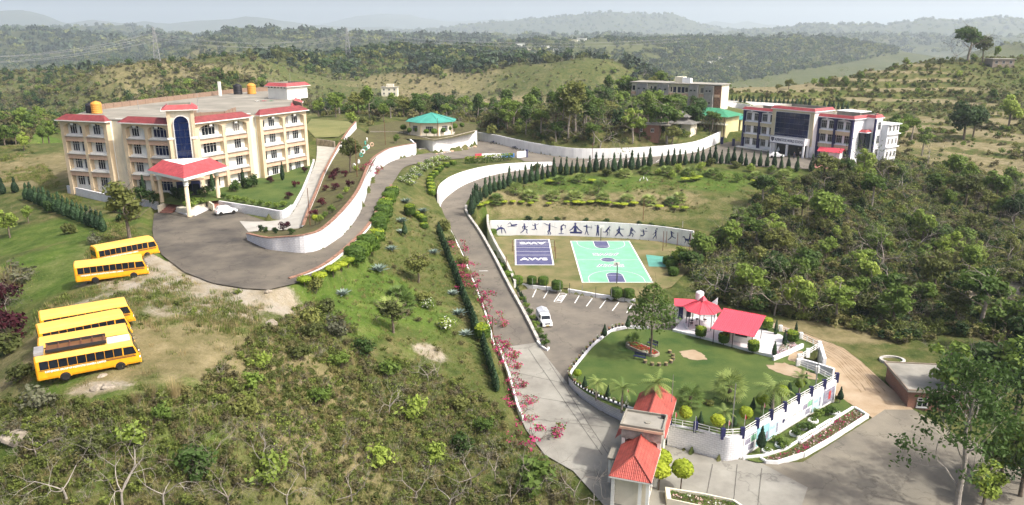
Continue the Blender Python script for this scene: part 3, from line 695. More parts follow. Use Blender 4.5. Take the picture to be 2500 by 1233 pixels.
# ------------------------------------------------------------------ the air
hz = MB().box(-16000, 16000, -400, 17500, -140, 620).build('haze', [])
tag(hz, kind='stuff')
m = bpy.data.materials.new('haze_air'); m.use_nodes = True; tn = m.node_tree; tn.nodes.clear()
ho = tn.nodes.new('ShaderNodeOutputMaterial'); hv = tn.nodes.new('ShaderNodeVolumePrincipled')
hv.inputs['Color'].default_value = (0.81, 0.915, 1.0, 1); hv.inputs['Density'].default_value = 0.00013; hv.inputs['Anisotropy'].default_value = 0.25
tn.links.new(hv.outputs[0], ho.inputs['Volume']); hz.data.materials.append(m)
# ------------------------------------------------------------------ building materials
mat('cream', (0.70,0.65,0.51), 0.8, 0.06, 0.5, 0.1, 8, grime=0.22)
mat('beige', (0.62,0.50,0.335), 0.8, 0.07, 0.6, 0.1, 8, grime=0.25)
mat('peach', (0.60,0.405,0.285), 0.8, 0.08, 0.6, 0.1, 8, grime=0.25)
mat('offwhite', (0.76,0.76,0.70), 0.75, 0.04, 0.5, 0.08, 8, grime=0.15)
mat('grey_plaster', (0.40,0.40,0.37), 0.85, 0.12, 0.6, 0.2, 6, grime=0.4)
mat('cement', (0.27,0.265,0.255), 0.9, 0.15, 0.6, 0.3, 6, grime=0.2)
mat('school_white', (0.86,0.86,0.87), 0.6, 0.03, 0.5, 0.05, 8, grime=0.08)
mat('navy', (0.022,0.024,0.085), 0.6, 0.1, 0.5, grime=0.0)
mat('sand', (0.56,0.50,0.33), 0.75, 0.06, 0.6, 0.1, 8, grime=0.12)
mat('roof_concrete', (0.30,0.28,0.23), 0.9, 0.2, 0.16, 0.3, 5, col2=(0.175,0.165,0.135), detail=9)
mat('roof_concrete2', (0.36,0.34,0.29), 0.9, 0.2, 0.25, 0.3, 5, col2=(0.20,0.19,0.16), detail=9)
mat('glass_dark', (0.012,0.016,0.022), 0.08, 0.3, 0.7, spec=0.35)
mat('glass_blue', (0.006,0.014,0.055), 0.05, 0.2, 0.5, spec=0.28)
mat('glass_pale', (0.05,0.06,0.07), 0.1, 0.4, 0.7, spec=0.5); mat('curtain', (0.20,0.185,0.16), 0.6, 0.3, 2.0, spec=0.4)
mat('frame_white', (0.62,0.62,0.60), 0.5, 0.05)
mat('frame_grey', (0.42,0.42,0.41), 0.5, 0.05)
mat('green_sheet', (0.06,0.30,0.235), 0.45, 0.12, 0.5, grime=0.15)
mat('green_sheet2', (0.05,0.24,0.12), 0.5, 0.12, 0.5, grime=0.2)
mat('yellow_wash', (0.62,0.55,0.30), 0.8, 0.06, 0.5, grime=0.15)
mat('slate', (0.17,0.165,0.15), 0.9, 0.25, 0.7, 0.4, 5)
mat('hot_sheet', (0.60,0.075,0.105), 0.42, 0.08, 0.5, grime=0.06)
mat('gate_stone', (0.33,0.30,0.26), 0.9, 0.25, 1.5, 0.5, 6)
mat('wood_dark', (0.10,0.05,0.025), 0.7, 0.2)
mat('metal_dark', (0.03,0.028,0.028), 0.5, 0.1)
mat('steel', (0.38,0.38,0.38), 0.45, 0.1, metal=0.6)
mat('rust', (0.16,0.065,0.035), 0.8, 0.25)
mat('tank_orange', (0.62,0.28,0.05), 0.55, 0.08, 0.8, grime=0.1)
mat('tank_black', (0.02,0.02,0.024), 0.5, 0.1)
mat('tank_white', (0.78,0.78,0.76), 0.5, 0.05, grime=0.06)
mat('marble', (0.62,0.61,0.60), 0.35, 0.06, 0.8)
mat('paver_red', (0.29,0.13,0.10), 0.8, 0.2, 1.0)
def tile_mat(name, col, col2, sx, sy, amount=0.55, bumpd=0.05, wavy=False):
    """courses of roof tiles: colour per course and relief, laid out along the slope (UV in metres)"""
    m, t, b, o = nt(name)
    tc = t.nodes.new('ShaderNodeTexCoord')
    br = t.nodes.new('ShaderNodeTexBrick'); br.inputs['Scale'].default_value = 1.0; br.inputs['Brick Width'].default_value = sx; br.inputs['Row Height'].default_value = sy
    br.inputs['Mortar Size'].default_value = 0.035*amount; br.inputs['Mortar Smooth'].default_value = 0.4; br.offset = 0.0 if wavy else 0.5
    br.inputs['Color1'].default_value = (*col,1); br.inputs['Color2'].default_value = (*col2,1); br.inputs['Mortar'].default_value = (*[x*0.45 for x in col],1)
    t.links.new(tc.outputs['UV'], br.inputs['Vector'])
    n = t.nodes.new('ShaderNodeTexNoise'); n.inputs['Scale'].default_value = 1.3; n.inputs['Detail'].default_value = 8; t.links.new(tc.outputs['Object'], n.inputs['Vector'])
    r = t.nodes.new('ShaderNodeValToRGB'); r.color_ramp.elements[0].position = 0.3; r.color_ramp.elements[0].color = (0.7,0.68,0.66,1); r.color_ramp.elements[1].position = 0.7; r.color_ramp.elements[1].color = (1.12,1.15,1.15,1)
    t.links.new(n.outputs[0], r.inputs[0])
    mx = t.nodes.new('ShaderNodeMix'); mx.data_type = 'RGBA'; mx.blend_type = 'MULTIPLY'; mx.inputs[0].default_value = 1.0
    t.links.new(br.outputs[0], mx.inputs[6]); t.links.new(r.outputs[0], mx.inputs[7]); t.links.new(mx.outputs[2], b.inputs['Base Color'])
    w = t.nodes.new('ShaderNodeTexWave'); w.wave_type = 'BANDS'; w.bands_direction = 'X'; w.inputs['Scale'].default_value = 1.0/sx*0.5*math.pi/3.0; w.inputs['Distortion'].default_value = 0
    t.links.new(tc.outputs['UV'], w.inputs['Vector'])
    bp = t.nodes.new('ShaderNodeBump'); bp.inputs['Strength'].default_value = 0.7; bp.inputs['Distance'].default_value = bumpd
    if wavy:
        ad = t.nodes.new('ShaderNodeMath'); ad.operation = 'SUBTRACT'; t.links.new(w.outputs[1], ad.inputs[0]); t.links.new(br.outputs['Fac'], ad.inputs[1]); t.links.new(ad.outputs[0], bp.inputs['Height'])
    else:
        bp.invert = True; t.links.new(br.outputs['Fac'], bp.inputs['Height'])
    t.links.new(bp.outputs[0], b.inputs['Normal'])
    b.inputs['Roughness'].default_value = 0.6
    return m
tile_mat('tile_old', (0.47,0.085,0.085), (0.40,0.075,0.08), 0.6, 0.3)
tile_mat('tile_red', (0.50,0.075,0.08), (0.44,0.065,0.075), 0.6, 0.3)
tile_mat('tile_gate', (0.46,0.075,0.05), (0.41,0.065,0.045), 0.28, 0.33, wavy=True)
def slope_uv(o):
    """UV in metres: u along the eaves, v up the slope, for every face of a roof"""
    me = o.data; ul = me.uv_layers.new(name='UVMap')
    for p in me.polygons:
        n = p.normal; u = Vector((-n.y, n.x, 0))
        if u.length < 0.05: u = Vector((1,0,0))
        u.normalize(); v = n.cross(u)
        for li in p.loop_indices:
            co = me.vertices[me.loops[li].vertex_index].co; ul.data[li].uv = (co.dot(u), co.dot(v))
    return o
def box_uv(o):
    me = o.data; ul = me.uv_layers.new(name='UVMap')
    for p in me.polygons:
        n = p.normal
        for li in p.loop_indices:
            co = me.vertices[me.loops[li].vertex_index].co
            u = Vector((-n.y, n.x, 0)); u = u.normalized() if u.length > 0.05 else Vector((1,0,0))
            ul.data[li].uv = (co.dot(u), co.z if abs(n.z) < 0.7 else co.y)
    return o
_txt = {}
def textmesh(s, size, material, depth=0.02, align='CENTER', shear=0.0, bold=0.0):
    cu = bpy.data.curves.new('lettering', 'FONT'); cu.body = s; cu.size = size; cu.extrude = depth; cu.align_x = align; cu.align_y = 'CENTER'; cu.shear = shear; cu.resolution_u = 2; cu.offset = bold
    ob = bpy.data.objects.new('lettering', cu); C.objects.link(ob)
    dg = bpy.context.evaluated_depsgraph_get()
    me = bpy.data.meshes.new_from_object(ob.evaluated_get(dg)); bpy.data.objects.remove(ob)
    me.materials.clear(); me.materials.append(M(material)); return me
_win = {}
def window(par, loc, rz, x, y, z, w, h, frame='frame_white', glass='glass_dark', bars=2, top=True, name='window'):
    """frame standing proud of the wall, with mullions; its pane is a part of it. x, z: centre and sill in the facade's own axes, y the wall plane"""
    k = (round(w,2), round(h,2), frame, glass, bars, top)
    if k not in _win:
        f = MB(); d0, d1 = -0.09, 0.02; t_ = 0.085
        f.box(-w/2,-w/2+t_,d0,d1,0,h); f.box(w/2-t_,w/2,d0,d1,0,h); f.box(-w/2+t_,w/2-t_,d0,d1,0,t_); f.box(-w/2+t_,w/2-t_,d0,d1,h-t_,h)
        for i in range(1, bars): c_ = -w/2+w*i/bars; f.box(c_-0.035,c_+0.035,d0+0.015,d1,t_,h-t_)
        if top: f.box(-w/2+t_,w/2-t_,d0+0.02,d1,h*0.66,h*0.66+0.06)
        f.box(-w/2-0.08,w/2+0.08,d0-0.06,d1,-0.09,-0.003)
        p = MB().box(-w/2+t_,w/2-t_,-0.035,-0.012,t_,h-t_)
        _win[k] = (f.mesh('window', frame), p.mesh('pane', glass))
    fm, pm = _win[k]
    hsh = int(abs(loc[0]*13.1+x*7.7+z*31.3+rz*17))%7
    if hsh in (2,5) and glass == 'glass_dark':
        k2 = k+(hsh,)
        if k2 not in _win: pm2 = pm.copy(); pm2.materials.clear(); pm2.materials.append(M('glass_pale' if hsh == 2 else 'curtain')); _win[k2] = pm2
        pm = _win[k2]
    o = link(name, fm, par); c_, s_ = math.cos(rz), math.sin(rz)
    o.location = (loc[0]+x*c_-y*s_, loc[1]+x*s_+y*c_, loc[2]+z); o.rotation_euler = (0,0,rz)
    link('pane', pm, o); return o
def mansard(x0, x1, yo, yi, z0, z1, e0=True, e1=True, eave=0.18, m_t=0, m_e=1):
    """sloping tiled strip over a facade: eave line at yo, upper line at yi; hipped ends"""
    mb = MB(); d = yi-yo; a = d if e0 else 0.0; b = d if e1 else 0.0
    vs = [(x0,yo,z0),(x1,yo,z0),(x1-b,yi,z1),(x0+a,yi,z1),(x0,yi+0.1,z0),(x1,yi+0.1,z0),(x1-b,yi+0.1,z1),(x0+a,yi+0.1,z1)]
    mb.add(vs, [(0,1,2,3),(1,5,6,2),(4,0,3,7),(3,2,6,7),(5,4,7,6)], m_t)
    mb.box(x0-0.04,x1+0.04,yo-0.05,yi+0.12,z0-eave,z0-0.003,m_e)
    return mb

# ------------------------------------------------------------------ four-storey building with the corner tower
BZ = 17.8; FH = 3.12; TOPZ = 4*FH + 0.15
b1 = thing('college_building', 'four-storey cream building with red-tiled eaves, corner tower and pillared porch beside the bus park', 'building', (-57,132,BZ))
def rel(x, y, z=0.0): return (x+57, y-132, z)
def wing(A_, B_, flip, L):
    rz = math.atan2(B_[1]-A_[1], B_[0]-A_[0]); loc = rel(A_[0], A_[1])
    def X(s): return L-s if flip else s
    def put(mb, name, mats, smooth=False): return mb.build(name, mats, b1, smooth, loc, rz)
    k = L/24.1
    if flip: inner, rec, outer = (0.2, 10.3), (10.3, 13.6), (13.6, 24.0)
    else: inner, rec, outer = (0.4, 12.5), (12.5, 15.0), (15.0, 27.4)
    D = 0.95
    for bi, (s0, s1) in enumerate((inner, outer)):
        a, b = sorted((X(s0), X(s1))); pw = 0.75; mid = (a+b)/2
        put(MB().box(a+0.01, b-0.01, D, D+0.3, -0.8, TOPZ), 'wall', 'offwhite')
        for q0, q1 in ((a, a+pw), (mid-pw*0.42, mid+pw*0.42), (b-pw, b)):
            put(MB().box(q0, q1, 0.0, D, -0.8, TOPZ-0.02), 'pier', 'beige')
        for c0, c1 in ((a+pw, mid-pw*0.42), (mid+pw*0.42, b-pw)):
            for fl in range(4):
                zb = fl*FH
                if fl > 0:
                    sp_ = put(MB().box(c0+0.002, c1-0.002, 0.10, D, zb-0.42, zb+0.42), 'spandrel', 'peach')
                    MB().box(c0+0.002, c1-0.002, -0.12, D, zb+0.423, zb+0.53).build('ledge', 'grey_plaster', sp_)
                    MB().box(c0+0.004, c1-0.004, 0.35, D-0.002, zb+0.533, zb+0.80).build('upstand', 'offwhite', sp_)
            # arched head below the eaves
            n = 10; mb = MB(); zt = TOPZ-0.02; vs = []
            for i in range(n+1):
                t_ = i/n; x = c0+(c1-c0)*t_; arc = zt-0.95+0.55*math.sin(math.pi*t_)**0.8
                vs += [(x,0.0,arc),(x,0.0,zt),(x,0.4,arc),(x,0.4,zt)]
            fs = []
            for i in range(n):
                p_ = 4*i; q_ = p_+4; fs += [(p_,q_,q_+1,p_+1),(p_+3,q_+3,q_+2,p_+2),(p_,p_+2,q_+2,q_)]
            mb.add(vs, fs); put(mb, 'arch_head', 'beige')
            xk = (c0+c1)/2; put(MB().box(xk-0.3,xk+0.3,-0.14,-0.002,zt-0.75,zt-0.42), 'keystone', 'offwhite')
        put(mansard(a-0.35, b+0.35, -0.55, 0.75, TOPZ+0.1, TOPZ+1.05), 'roof_tiles', ['tile_old','offwhite'])
        slope_uv(b1.children[-1])
        wz = 0.85
        for fl in range(4):
            z = fl*FH+wz
            def w_(s, w, h, **kw): window(b1, loc, rz, X(s), D, z, w, h, **kw)
            m_ = (s0+s1)/2
            if bi == 0:
                w_(s0+0.28*(s1-s0), 2.9, 2.0, glass='glass_blue' if flip else 'glass_dark', bars=4)
                w_(m_+0.9, 0.65, 0.8, bars=1, top=False); w_(m_+0.30*(s1-s0), 1.6, 2.0, bars=3)
            else:
                for h0 in (s0, m_):
                    hw = (s1-s0)/2
                    w_(h0+0.20*hw+0.25, 1.0, 2.0, bars=2); w_(h0+0.60*hw, 1.6, 2.0, bars=3)
    a, b = sorted((X(rec[0]), X(rec[1])))
    put(MB().box(a-0.002, b+0.002, 2.2, 2.5, -0.8, TOPZ+0.35), 'wall', 'offwhite')
    put(MB().box(a-0.25, a-0.01, D+0.3, 2.2, -0.8, TOPZ+0.1), 'reveal', 'beige'); put(MB().box(b+0.01, b+0.25, D+0.3, 2.2, -0.8, TOPZ+0.1), 'reveal', 'beige')
LA, LT = (-80.9,135.8), (-57.9,128.6); RT, RE = (-54.6,130.0), (-41.5,154.3)
wing(LA, LT, True, 24.1)
wing(RT, RE, False, 27.6)
# body behind the facades, roof slab, side walls
def inset(p, q, d):
    v = Vector((q[0]-p[0], q[1]-p[1])).normalized(); return Vector((-v.y, v.x))*d
nL = inset(LA, LT, 1.3); nR = inset(RT, RE, 1.3)
foot = [(LA[0]+nL.x+0.1, LA[1]+nL.y), (LT[0]+nL.x, LT[1]+nL.y), (RT[0]+nR.x, RT[1]+nR.y), (RE[0]+nR.x, RE[1]+nR.y-0.1), (-43.2,158.5), (-45.6,159.2), (-51.6,187.5), (-62.5,206.5), (-70.5,199.5), (-83.2,149.5)]
fr = [rel(*p) for p in foot]
MB().prism([p[:2] for p in fr], -1.5, TOPZ).build('core_wall', 'cream', b1)
MB().prism([p[:2] for p in fr], TOPZ+0.004, TOPZ+0.30).build('roof_slab', 'roof_concrete', b1)
# brick parapet at the rear: panels between brick posts
def parapet(p, q, n, h=1.0, m_='pale_brick'):
    p = Vector(rel(*p)); q = Vector(rel(*q)); d = (q-p); L = d.length; rz = math.atan2(d.y, d.x); w = L/n
    pm = box_uv(MB().box(0.16, w-0.16, -0.09, 0.09, 0, h).build('parapet_panel', m_, b1)); po = box_uv(MB().box(-0.15, 0.15, -0.14, 0.14, 0, h+0.06).build('parapet_post', m_, b1))
    for i in range(n):
        for src in (pm, po):
            o_ = src if i == 0 else link(src.name.split('.')[0], src.data, b1)
            c_ = p+d*(i/n); o_.location = (c_.x, c_.y, TOPZ+0.303); o_.rotation_euler = (0,0,rz)
parapet((-83.0,149.4), (-70.6,199.3), 22); parapet((-70.4,199.6), (-62.6,206.2), 4); parapet((-62.2,206.0), (-51.8,187.8), 7)
parapet((-46.5,163.0), (-43.0,157.2), 3, 0.9)
# roof pen behind the tower
for a, b in (((-58.0,136.5),(-52.5,139.5)), ((-52.5,139.5),(-53.5,148)), ((-60.5,146),(-58.0,136.5))): parapet(a, b, 3, 0.85)
# end block with raised stair room
def block(par, cx, cy, rz, w, d, z0, z1, wallm, roofm='tile_old', over=0.55, rh=0.9, name='stair_room', brackets=True):
    loc = (cx, cy, 0)
    o_ = MB().box(-w/2, w/2, -d/2, d/2, z0, z1).build(name, wallm, par, False, loc, rz)
    mb = MB(); a, b = w/2+over, d/2+over; a2, b2 = w/2-0.25, d/2-0.25
    vs = [(-a,-b,z1+.12),(a,-b,z1+.12),(a,b,z1+.12),(-a,b,z1+.12),(-a2,-b2,z1+rh),(a2,-b2,z1+rh),(a2,b2,z1+rh),(-a2,b2,z1+rh)]
    mb.add(vs, [(0,1,5,4),(1,2,6,5),(2,3,7,6),(3,0,4,7)], 0)
    i = 0.2; vs2 = [(-a2,-b2,z1+rh),(a2,-b2,z1+rh),(a2,b2,z1+rh),(-a2,b2,z1+rh),(-a2+i,-b2+i,z1+rh),(a2-i,-b2+i,z1+rh),(a2-i,b2-i,z1+rh),(-a2+i,b2-i,z1+rh),(-a2+i,-b2+i,z1+.3),(a2-i,-b2+i,z1+.3),(a2-i,b2-i,z1+.3),(-a2+i,b2-i,z1+.3)]
    mb.add(vs2, [(0,1,5,4),(1,2,6,5),(2,3,7,6),(3,0,4,7),(4,5,9,8),(5,6,10,9),(6,7,11,10),(7,4,8,11),(8,9,10,11)], 1)
    mb.box(-a-.04, a+.04, -b-.04, b+.04, z1+.0, z1+.117, 2)
    r_ = slope_uv(mb.build('roof_tiles', [roofm,'roof_concrete','offwhite'], par, False, loc, rz))
    if brackets:
        for s_ in (-1, 1):
            for i in range(6):
                y = -d/2+d*(i+.5)/6; MB().box(s_*w/2+(0 if s_>0 else -.35), s_*w/2+(.35 if s_>0 else 0), y-.07, y+.07, z1-.28, z1-.004).build('bracket', 'wood_dark', o_)
    return o_
rzR = math.atan2(RE[1]-RT[1], RE[0]-RT[0])
c_ = rel(-52.6,180.5); block(b1, c_[0], c_[1], rzR, 6.6, 6.0, TOPZ+0.3, TOPZ+3.1, 'offwhite')
c_ = rel(-48.2,168.5)
MB().box(-9,9,-1.2,2.5,-1.5,TOPZ-0.4).build('side_block', 'cream', b1, False, (c_[0],c_[1],0), math.atan2(28,-6))
slope_uv(mansard(-9.2,9.2,-1.7,-0.2,TOPZ-0.2,TOPZ+0.75).build('roof_tiles', ['tile_old','offwhite'], b1, False, (c_[0],c_[1],0), math.atan2(28,-6)))
for fl in range(4):
    for x in (-6,-2,2,6): window(b1, (c_[0],c_[1],0), math.atan2(28,-6), x, -1.2, fl*FH+1.0, 1.2, 1.6)
# corner tower
TD = Vector((0.378,-0.926,0)); rzT = math.atan2(TD.x, -TD.y); tl = rel(-56.1,128.9)
W2 = 2.15; TH = 15.0
MB().box(-W2,W2,0.0,5.0,-0.8,TH).build('tower_wall', 'cream', b1, False, tl, rzT)
for s_ in (-1,1): MB().box(s_*W2-(0.55 if s_>0 else 0.0), s_*W2+(0.0 if s_>0 else 0.55), -0.35, -0.003, 3.3, TH-0.02).build('pilaster', 'beige', b1, False, tl, rzT)
for s_ in (-1,1): MB().box(min(s_*1.35,s_*(W2+.25)), max(s_*1.35,s_*(W2+.25)), -0.45, -0.353, 10.2, 10.5).build('string_course', 'offwhite', b1, False, tl, rzT)
n = 14; gw = 1.15; zs, ze = 3.4, 12.9
mb = MB(); ring = [(-gw, zs)] + [(-gw*math.cos(math.pi*i/n), ze+gw*math.sin(math.pi*i/n)) for i in range(n+1)] + [(gw, zs)]
mb.add([(x,-0.42,z) for x,z in ring]+[(x*1.12,-0.42,zs if z == zs else ze+(z-ze)*1.12) for x,z in ring]+[(x,-0.005,z) for x,z in ring]+[(x*1.12,-0.005,zs if z == zs else ze+(z-ze)*1.12) for x,z in ring],
       [f for i in range(len(ring)-1) for f in ((i,len(ring)+i,len(ring)+i+1,i+1),(len(ring)+i,3*len(ring)+i,3*len(ring)+i+1,len(ring)+i+1),(i+1,2*len(ring)+i+1,2*len(ring)+i,i))])
aw = mb.build('arched_window', 'frame_white', b1, False, tl, rzT)
for r_ in range(8):
    z0 = zs+(ze-zs)*r_/8; z1 = zs+(ze-zs)*(r_+1)/8
    for s_ in (-1,0,1): MB().box(s_*gw*0.667-gw*0.32, s_*gw*0.667+gw*0.32, -0.30, -0.25+0.008*((r_*3+s_)%3), z0+0.03, z1-0.03).build('pane', 'glass_blue', aw)
mb = MB(); k = [(-gw*0.97*math.cos(math.pi*i/n), ze+0.03+gw*0.97*math.sin(math.pi*i/n)) for i in range(n+1)]
mb.add([(x,-0.28,z) for x,z in k]+[(x,-0.24,z) for x,z in k], [tuple(range(n,-1,-1)), tuple(range(n+1,2*n+2))]+[(i,i+1,n+2+i,n+1+i) for i in range(n)]); mb.build('pane', 'glass_blue', aw)
c2 = rel(-56.1-TD.x*2.5, 128.9-TD.y*2.5); block(b1, c2[0], c2[1], rzT, 2*W2, 5.0, TH-0.5, TH, 'cream', brackets=False, name='tower_cap', over=0.75)
# entrance under the porch
e = MB().box(-1.9,1.9,-0.30,-0.01,0.0,3.2).build('entrance', 'navy', b1, False, tl, rzT)
for s_ in (-1,0,1): MB().box(s_*1.2-0.55, s_*1.2+0.55, -0.36,-0.303,0.1,2.4).build('pane','glass_dark',e)
MB().lathe([(0.45,0),(0.45,0.05)],14).build('emblem','sand',e).matrix_local = Matrix.Translation((0,-0.31,2.8)) @ Matrix.Rotation(math.pi/2,4,'X')
MB().box(-2.6,2.6,-0.5,-0.45,3.0,3.35).build('beam','peach',b1,False,tl,rzT)
# porch: canopy on three fluted columns, steps and planter
pc = rel(-54.6,123.3); PH = 6.75-0.8
cols = [(-51.6,117.6),(-58.4,123.3),(-50.3,126.9)]
for x, y in cols:
    q = rel(x, y, -0.8)
    cl = MB().lathe([(0.42,0),(0.42,0.25),(0.34,0.3),(0.31,PH-0.9)],14).build('column','beige',b1,True,q)
    MB().lathe([(0.40,PH-0.9),(0.40,PH-0.75),(0.33,PH-0.72),(0.33,PH-0.6),(0.41,PH-0.58),(0.41,PH-0.44),(0.34,PH-0.42),(0.34,PH-0.3),(0.43,PH-0.28),(0.43,PH-0.1)],14).build('capital','offwhite',cl)
# two sloping planes meeting over the front column
A_ = Vector(rel(-60.4,123.7)); B_ = Vector(rel(-51.2,116.2)); C_ = Vector(rel(-48.4,127.6)); T_ = Vector(rel(-55.4,127.2)); z0 = PH-0.8+0.55
iL = A_.lerp(T_,0.42); iR = C_.lerp(T_,0.42); iM = B_.lerp(T_,0.36)
def v3(p, z): return (p.x, p.y, z)
mb = MB(); h1 = z0+1.5
mb.add([v3(A_,z0),v3(B_,z0),v3(iM,h1),v3(iL,h1)],[(0,1,2,3)],0); mb.add([v3(B_,z0),v3(C_,z0),v3(iR,h1),v3(iM,h1)],[(0,1,2,3)],0)
mb.add([v3(A_,z0),v3(iL,h1),v3(T_,h1-0.1),v3(A_.lerp(T_,0.95),z0)],[(0,1,2,3)],0); mb.add([v3(C_,z0),v3(C_.lerp(T_,0.95),z0),v3(T_,h1-0.1),v3(iR,h1)],[(0,1,2,3)],0)
mb.add([v3(iL,h1),v3(iM,h1),v3(iR,h1),v3(T_,h1-0.1)],[(0,1,2,3)],1)
mb.prism([(A_.x,A_.y),(B_.x,B_.y),(C_.x,C_.y),(T_.x,T_.y)], z0-0.45, z0-0.003, 1)
slope_uv(mb.build('porch_roof', ['tile_red','offwhite'], b1))
fl_ = [rel(-52.2,118.4), rel(-51.0,118.2), rel(-50.3,125.6), rel(-54.5,127.5), rel(-58.6,124.2)]
MB().prism([p[:2] for p in fl_], -1.2, -0.62).build('porch_floor', 'marble', b1)
def flight(p, q, wv, n, z0, z1):
    p = Vector(p); q = Vector(q); w = Vector(wv)
    for i in range(n):
        a = p.lerp(q, i/n); b = p.lerp(q, (i+1)/n); z = z0+(z1-z0)*(i+1)/n
        poly = [(a.x,a.y),(a.x+w.x,a.y+w.y),(b.x+w.x,b.y+w.y),(b.x,b.y)]
        ar = sum(poly[j][0]*poly[(j+1)%4][1]-poly[(j+1)%4][0]*poly[j][1] for j in range(4))
        MB().prism(poly if ar > 0 else poly[::-1], z0-0.4, z).build('step', 'paver_red', b1)
flight(rel(-57.8,120.6), rel(-57.2,125.8), (2.0,-0.4,0), 8, -0.8, 0.35)
flight(rel(-49.0,121.8), rel(-52.6,127.0), (1.6,1.4,0), 8, -0.8, 0.35)
for p, q in ((rel(-57.9,120.6),rel(-57.4,126.0)), (rel(-49.2,121.6),rel(-52.8,126.8))):
    d = Vector(q)-Vector(p); MB().box(0,d.length,-0.12,0.12,-0.9,0.4).build('cheek_wall','cream',b1,False,(p[0],p[1],0),math.atan2(d.y,d.x))
pl = MB().prism([rel(-55.2,121.0)[:2],rel(-52.6,119.2)[:2],rel(-51.6,124.4)[:2],rel(-54.8,126.4)[:2]],-1.0,0.05).build('planter','cream',b1)

# roof things
def tank(name, loc, r, h, m_, label, cat='water tank'):
    prof = [(r*0.96,0.0)]
    k = 5
    for i in range(k):
        z = h*0.82*i/k; prof += [(r,z+0.03),(r,z+h*0.82/k-0.05),(r*0.96,z+h*0.82/k-0.02)]
    prof += [(r*0.9,h*0.86),(r*0.55,h*0.95),(r*0.3,h*0.96),(r*0.3,h),(0.02,h)]
    o_ = MB().lathe(prof,18).build(name, m_, None, True, loc); tag(o_, label, cat); return o_
RZ = BZ+TOPZ+0.304
tank('water_tank', (-78.6,144.6,RZ), 0.95, 2.3, 'tank_orange', 'orange water tank at the corner of the flat roof nearest the dry field')
tank('water_tank', (-80.3,145.6,RZ), 0.85, 1.9, 'tank_black', 'black water tank half hidden by the orange one at the roof corner')
tank('water_tank', (-68.6,192.5,RZ), 1.05, 2.6, 'tank_black', 'black water tank at the rear parapet beside an orange tank')
tank('water_tank', (-65.6,193.8,RZ), 1.05, 2.7, 'tank_orange', 'orange water tank at the rear parapet near the stair room')
tag(MB().box(-0.28,0.28,-0.28,0.28,0,3.4).build('vent_stack','offwhite',None,False,(-71.0,187.0,RZ)), 'white square vent stack standing at the rear roof parapet', 'vent')
for x, y, h, lab in ((-74.5,152.5,1.8,'short bare pole on the flat roof behind the orange corner tank'),(-57.2,139.5,4.2,'thin metal mast rising behind the red-capped corner tower'),(-52.4,182.5,5.6,'thin mast on top of the red-capped stair room')):
    tag(MB().tube([(0,0,0),(0,0,h)],[0.05,0.03],6).build('mast','steel',None,False,(x,y,RZ)), lab, 'mast')
for i, (x, y, c_, lab) in enumerate(((-57.0,171.5,'offwhite','white cloth drying on the flat roof'),(-55.6,171.8,'hot_sheet','red cloth drying on the flat roof'),(-54.0,172.0,'green_sheet2','green cloth drying on the flat roof'))):
    mb = MB(); g = [(0.9*a/4-0.45, 0.7*b/3-0.35, 0.10+0.09*math.sin(a*2.1+b*1.3+i)) for a in range(5) for b in range(4)]
    mb.add(g+[(p[0],p[1],0.0) for p in g], [(a*4+b,(a+1)*4+b,(a+1)*4+b+1,a*4+b+1) for a in range(4) for b in range(3)])
    tag(mb.build('laundry', c_, None, True, (x,y,RZ)), lab, 'laundry')

# ------------------------------------------------------------------ three-storey school with the glass front
SZ = 13.5; sd = (0.584,-0.811); rzS = math.atan2(sd[1], sd[0])
b2 = thing('school_building', 'white three-storey school with navy piers, blue glass front and name board over the porch', 'building', (67.1,221.4,SZ), rzS)
SH = 3.5; EH = 3*SH+0.2
def put2(mb, name, m_, smooth=False): return mb.build(name, m_, b2, smooth)
put2(MB().box(0.02,33.98,0.7,12.0,-1.0,EH-0.02), 'core_wall', 'school_white')
put2(MB().box(0.02,33.98,0.9,12.2,EH-0.015,EH+0.12), 'roof_slab', 'roof_concrete2')
for (a, b) in ((0.0,11.3),(24.0,34.0)):
    mid = (a+b)/2
    for q in ((a,a+0.6),(mid-0.3,mid+0.3),(b-0.6,b)): put2(MB().box(q[0],q[1],0.0,0.698,-1.0,EH-0.04), 'pier', 'navy')
    for c0, c1 in ((a+0.6,mid-0.3),(mid+0.3,b-0.6)):
        for fl in (1,2):
            zb = fl*SH; sp_ = put2(MB().box(c0+.002,c1-.002,0.15,0.698,zb-0.55,zb+0.45), 'spandrel', 'sand')
            MB().box(c0+.002,c1-.002,0.05,0.698,zb+0.453,zb+0.60).build('ledge','school_white',sp_)
        n = 10; mb = MB(); zt = EH-0.05; vs = []
        for i in range(n+1):
            t_ = i/n; x = c0+(c1-c0)*t_; arc = zt-0.6+0.42*math.sin(math.pi*t_)**0.5; vs += [(x,0.0,arc),(x,0.0,zt),(x,0.3,arc),(x,0.3,zt)]
        fs = []
        for i in range(n): p_ = 4*i; q_ = p_+4; fs += [(p_,q_,q_+1,p_+1),(p_+3,q_+3,q_+2,p_+2),(p_,p_+2,q_+2,q_)]
        mb.add(vs, fs); put2(mb, 'arch_head', 'navy')
        for fl in range(3):
            for x in (c0+0.24*(c1-c0), c0+0.78*(c1-c0)): window(b2, (0,0,0), 0, x, 0.70, fl*SH+0.95, 1.6, 2.0, 'frame_grey', 'glass_dark', 3)
        for x in ((c0+c1)/2,): put2(MB().add([(x-.35,-.15,zt-.05),(x+.35,-.15,zt-.05),(x,-.15,zt-.4),(x-.35,-.01,zt-.05),(x+.35,-.01,zt-.05),(x,-.01,zt-.4)],[(0,2,1),(0,3,5,2),(1,2,5,4),(0,1,4,3)]), 'keystone', 'school_white')
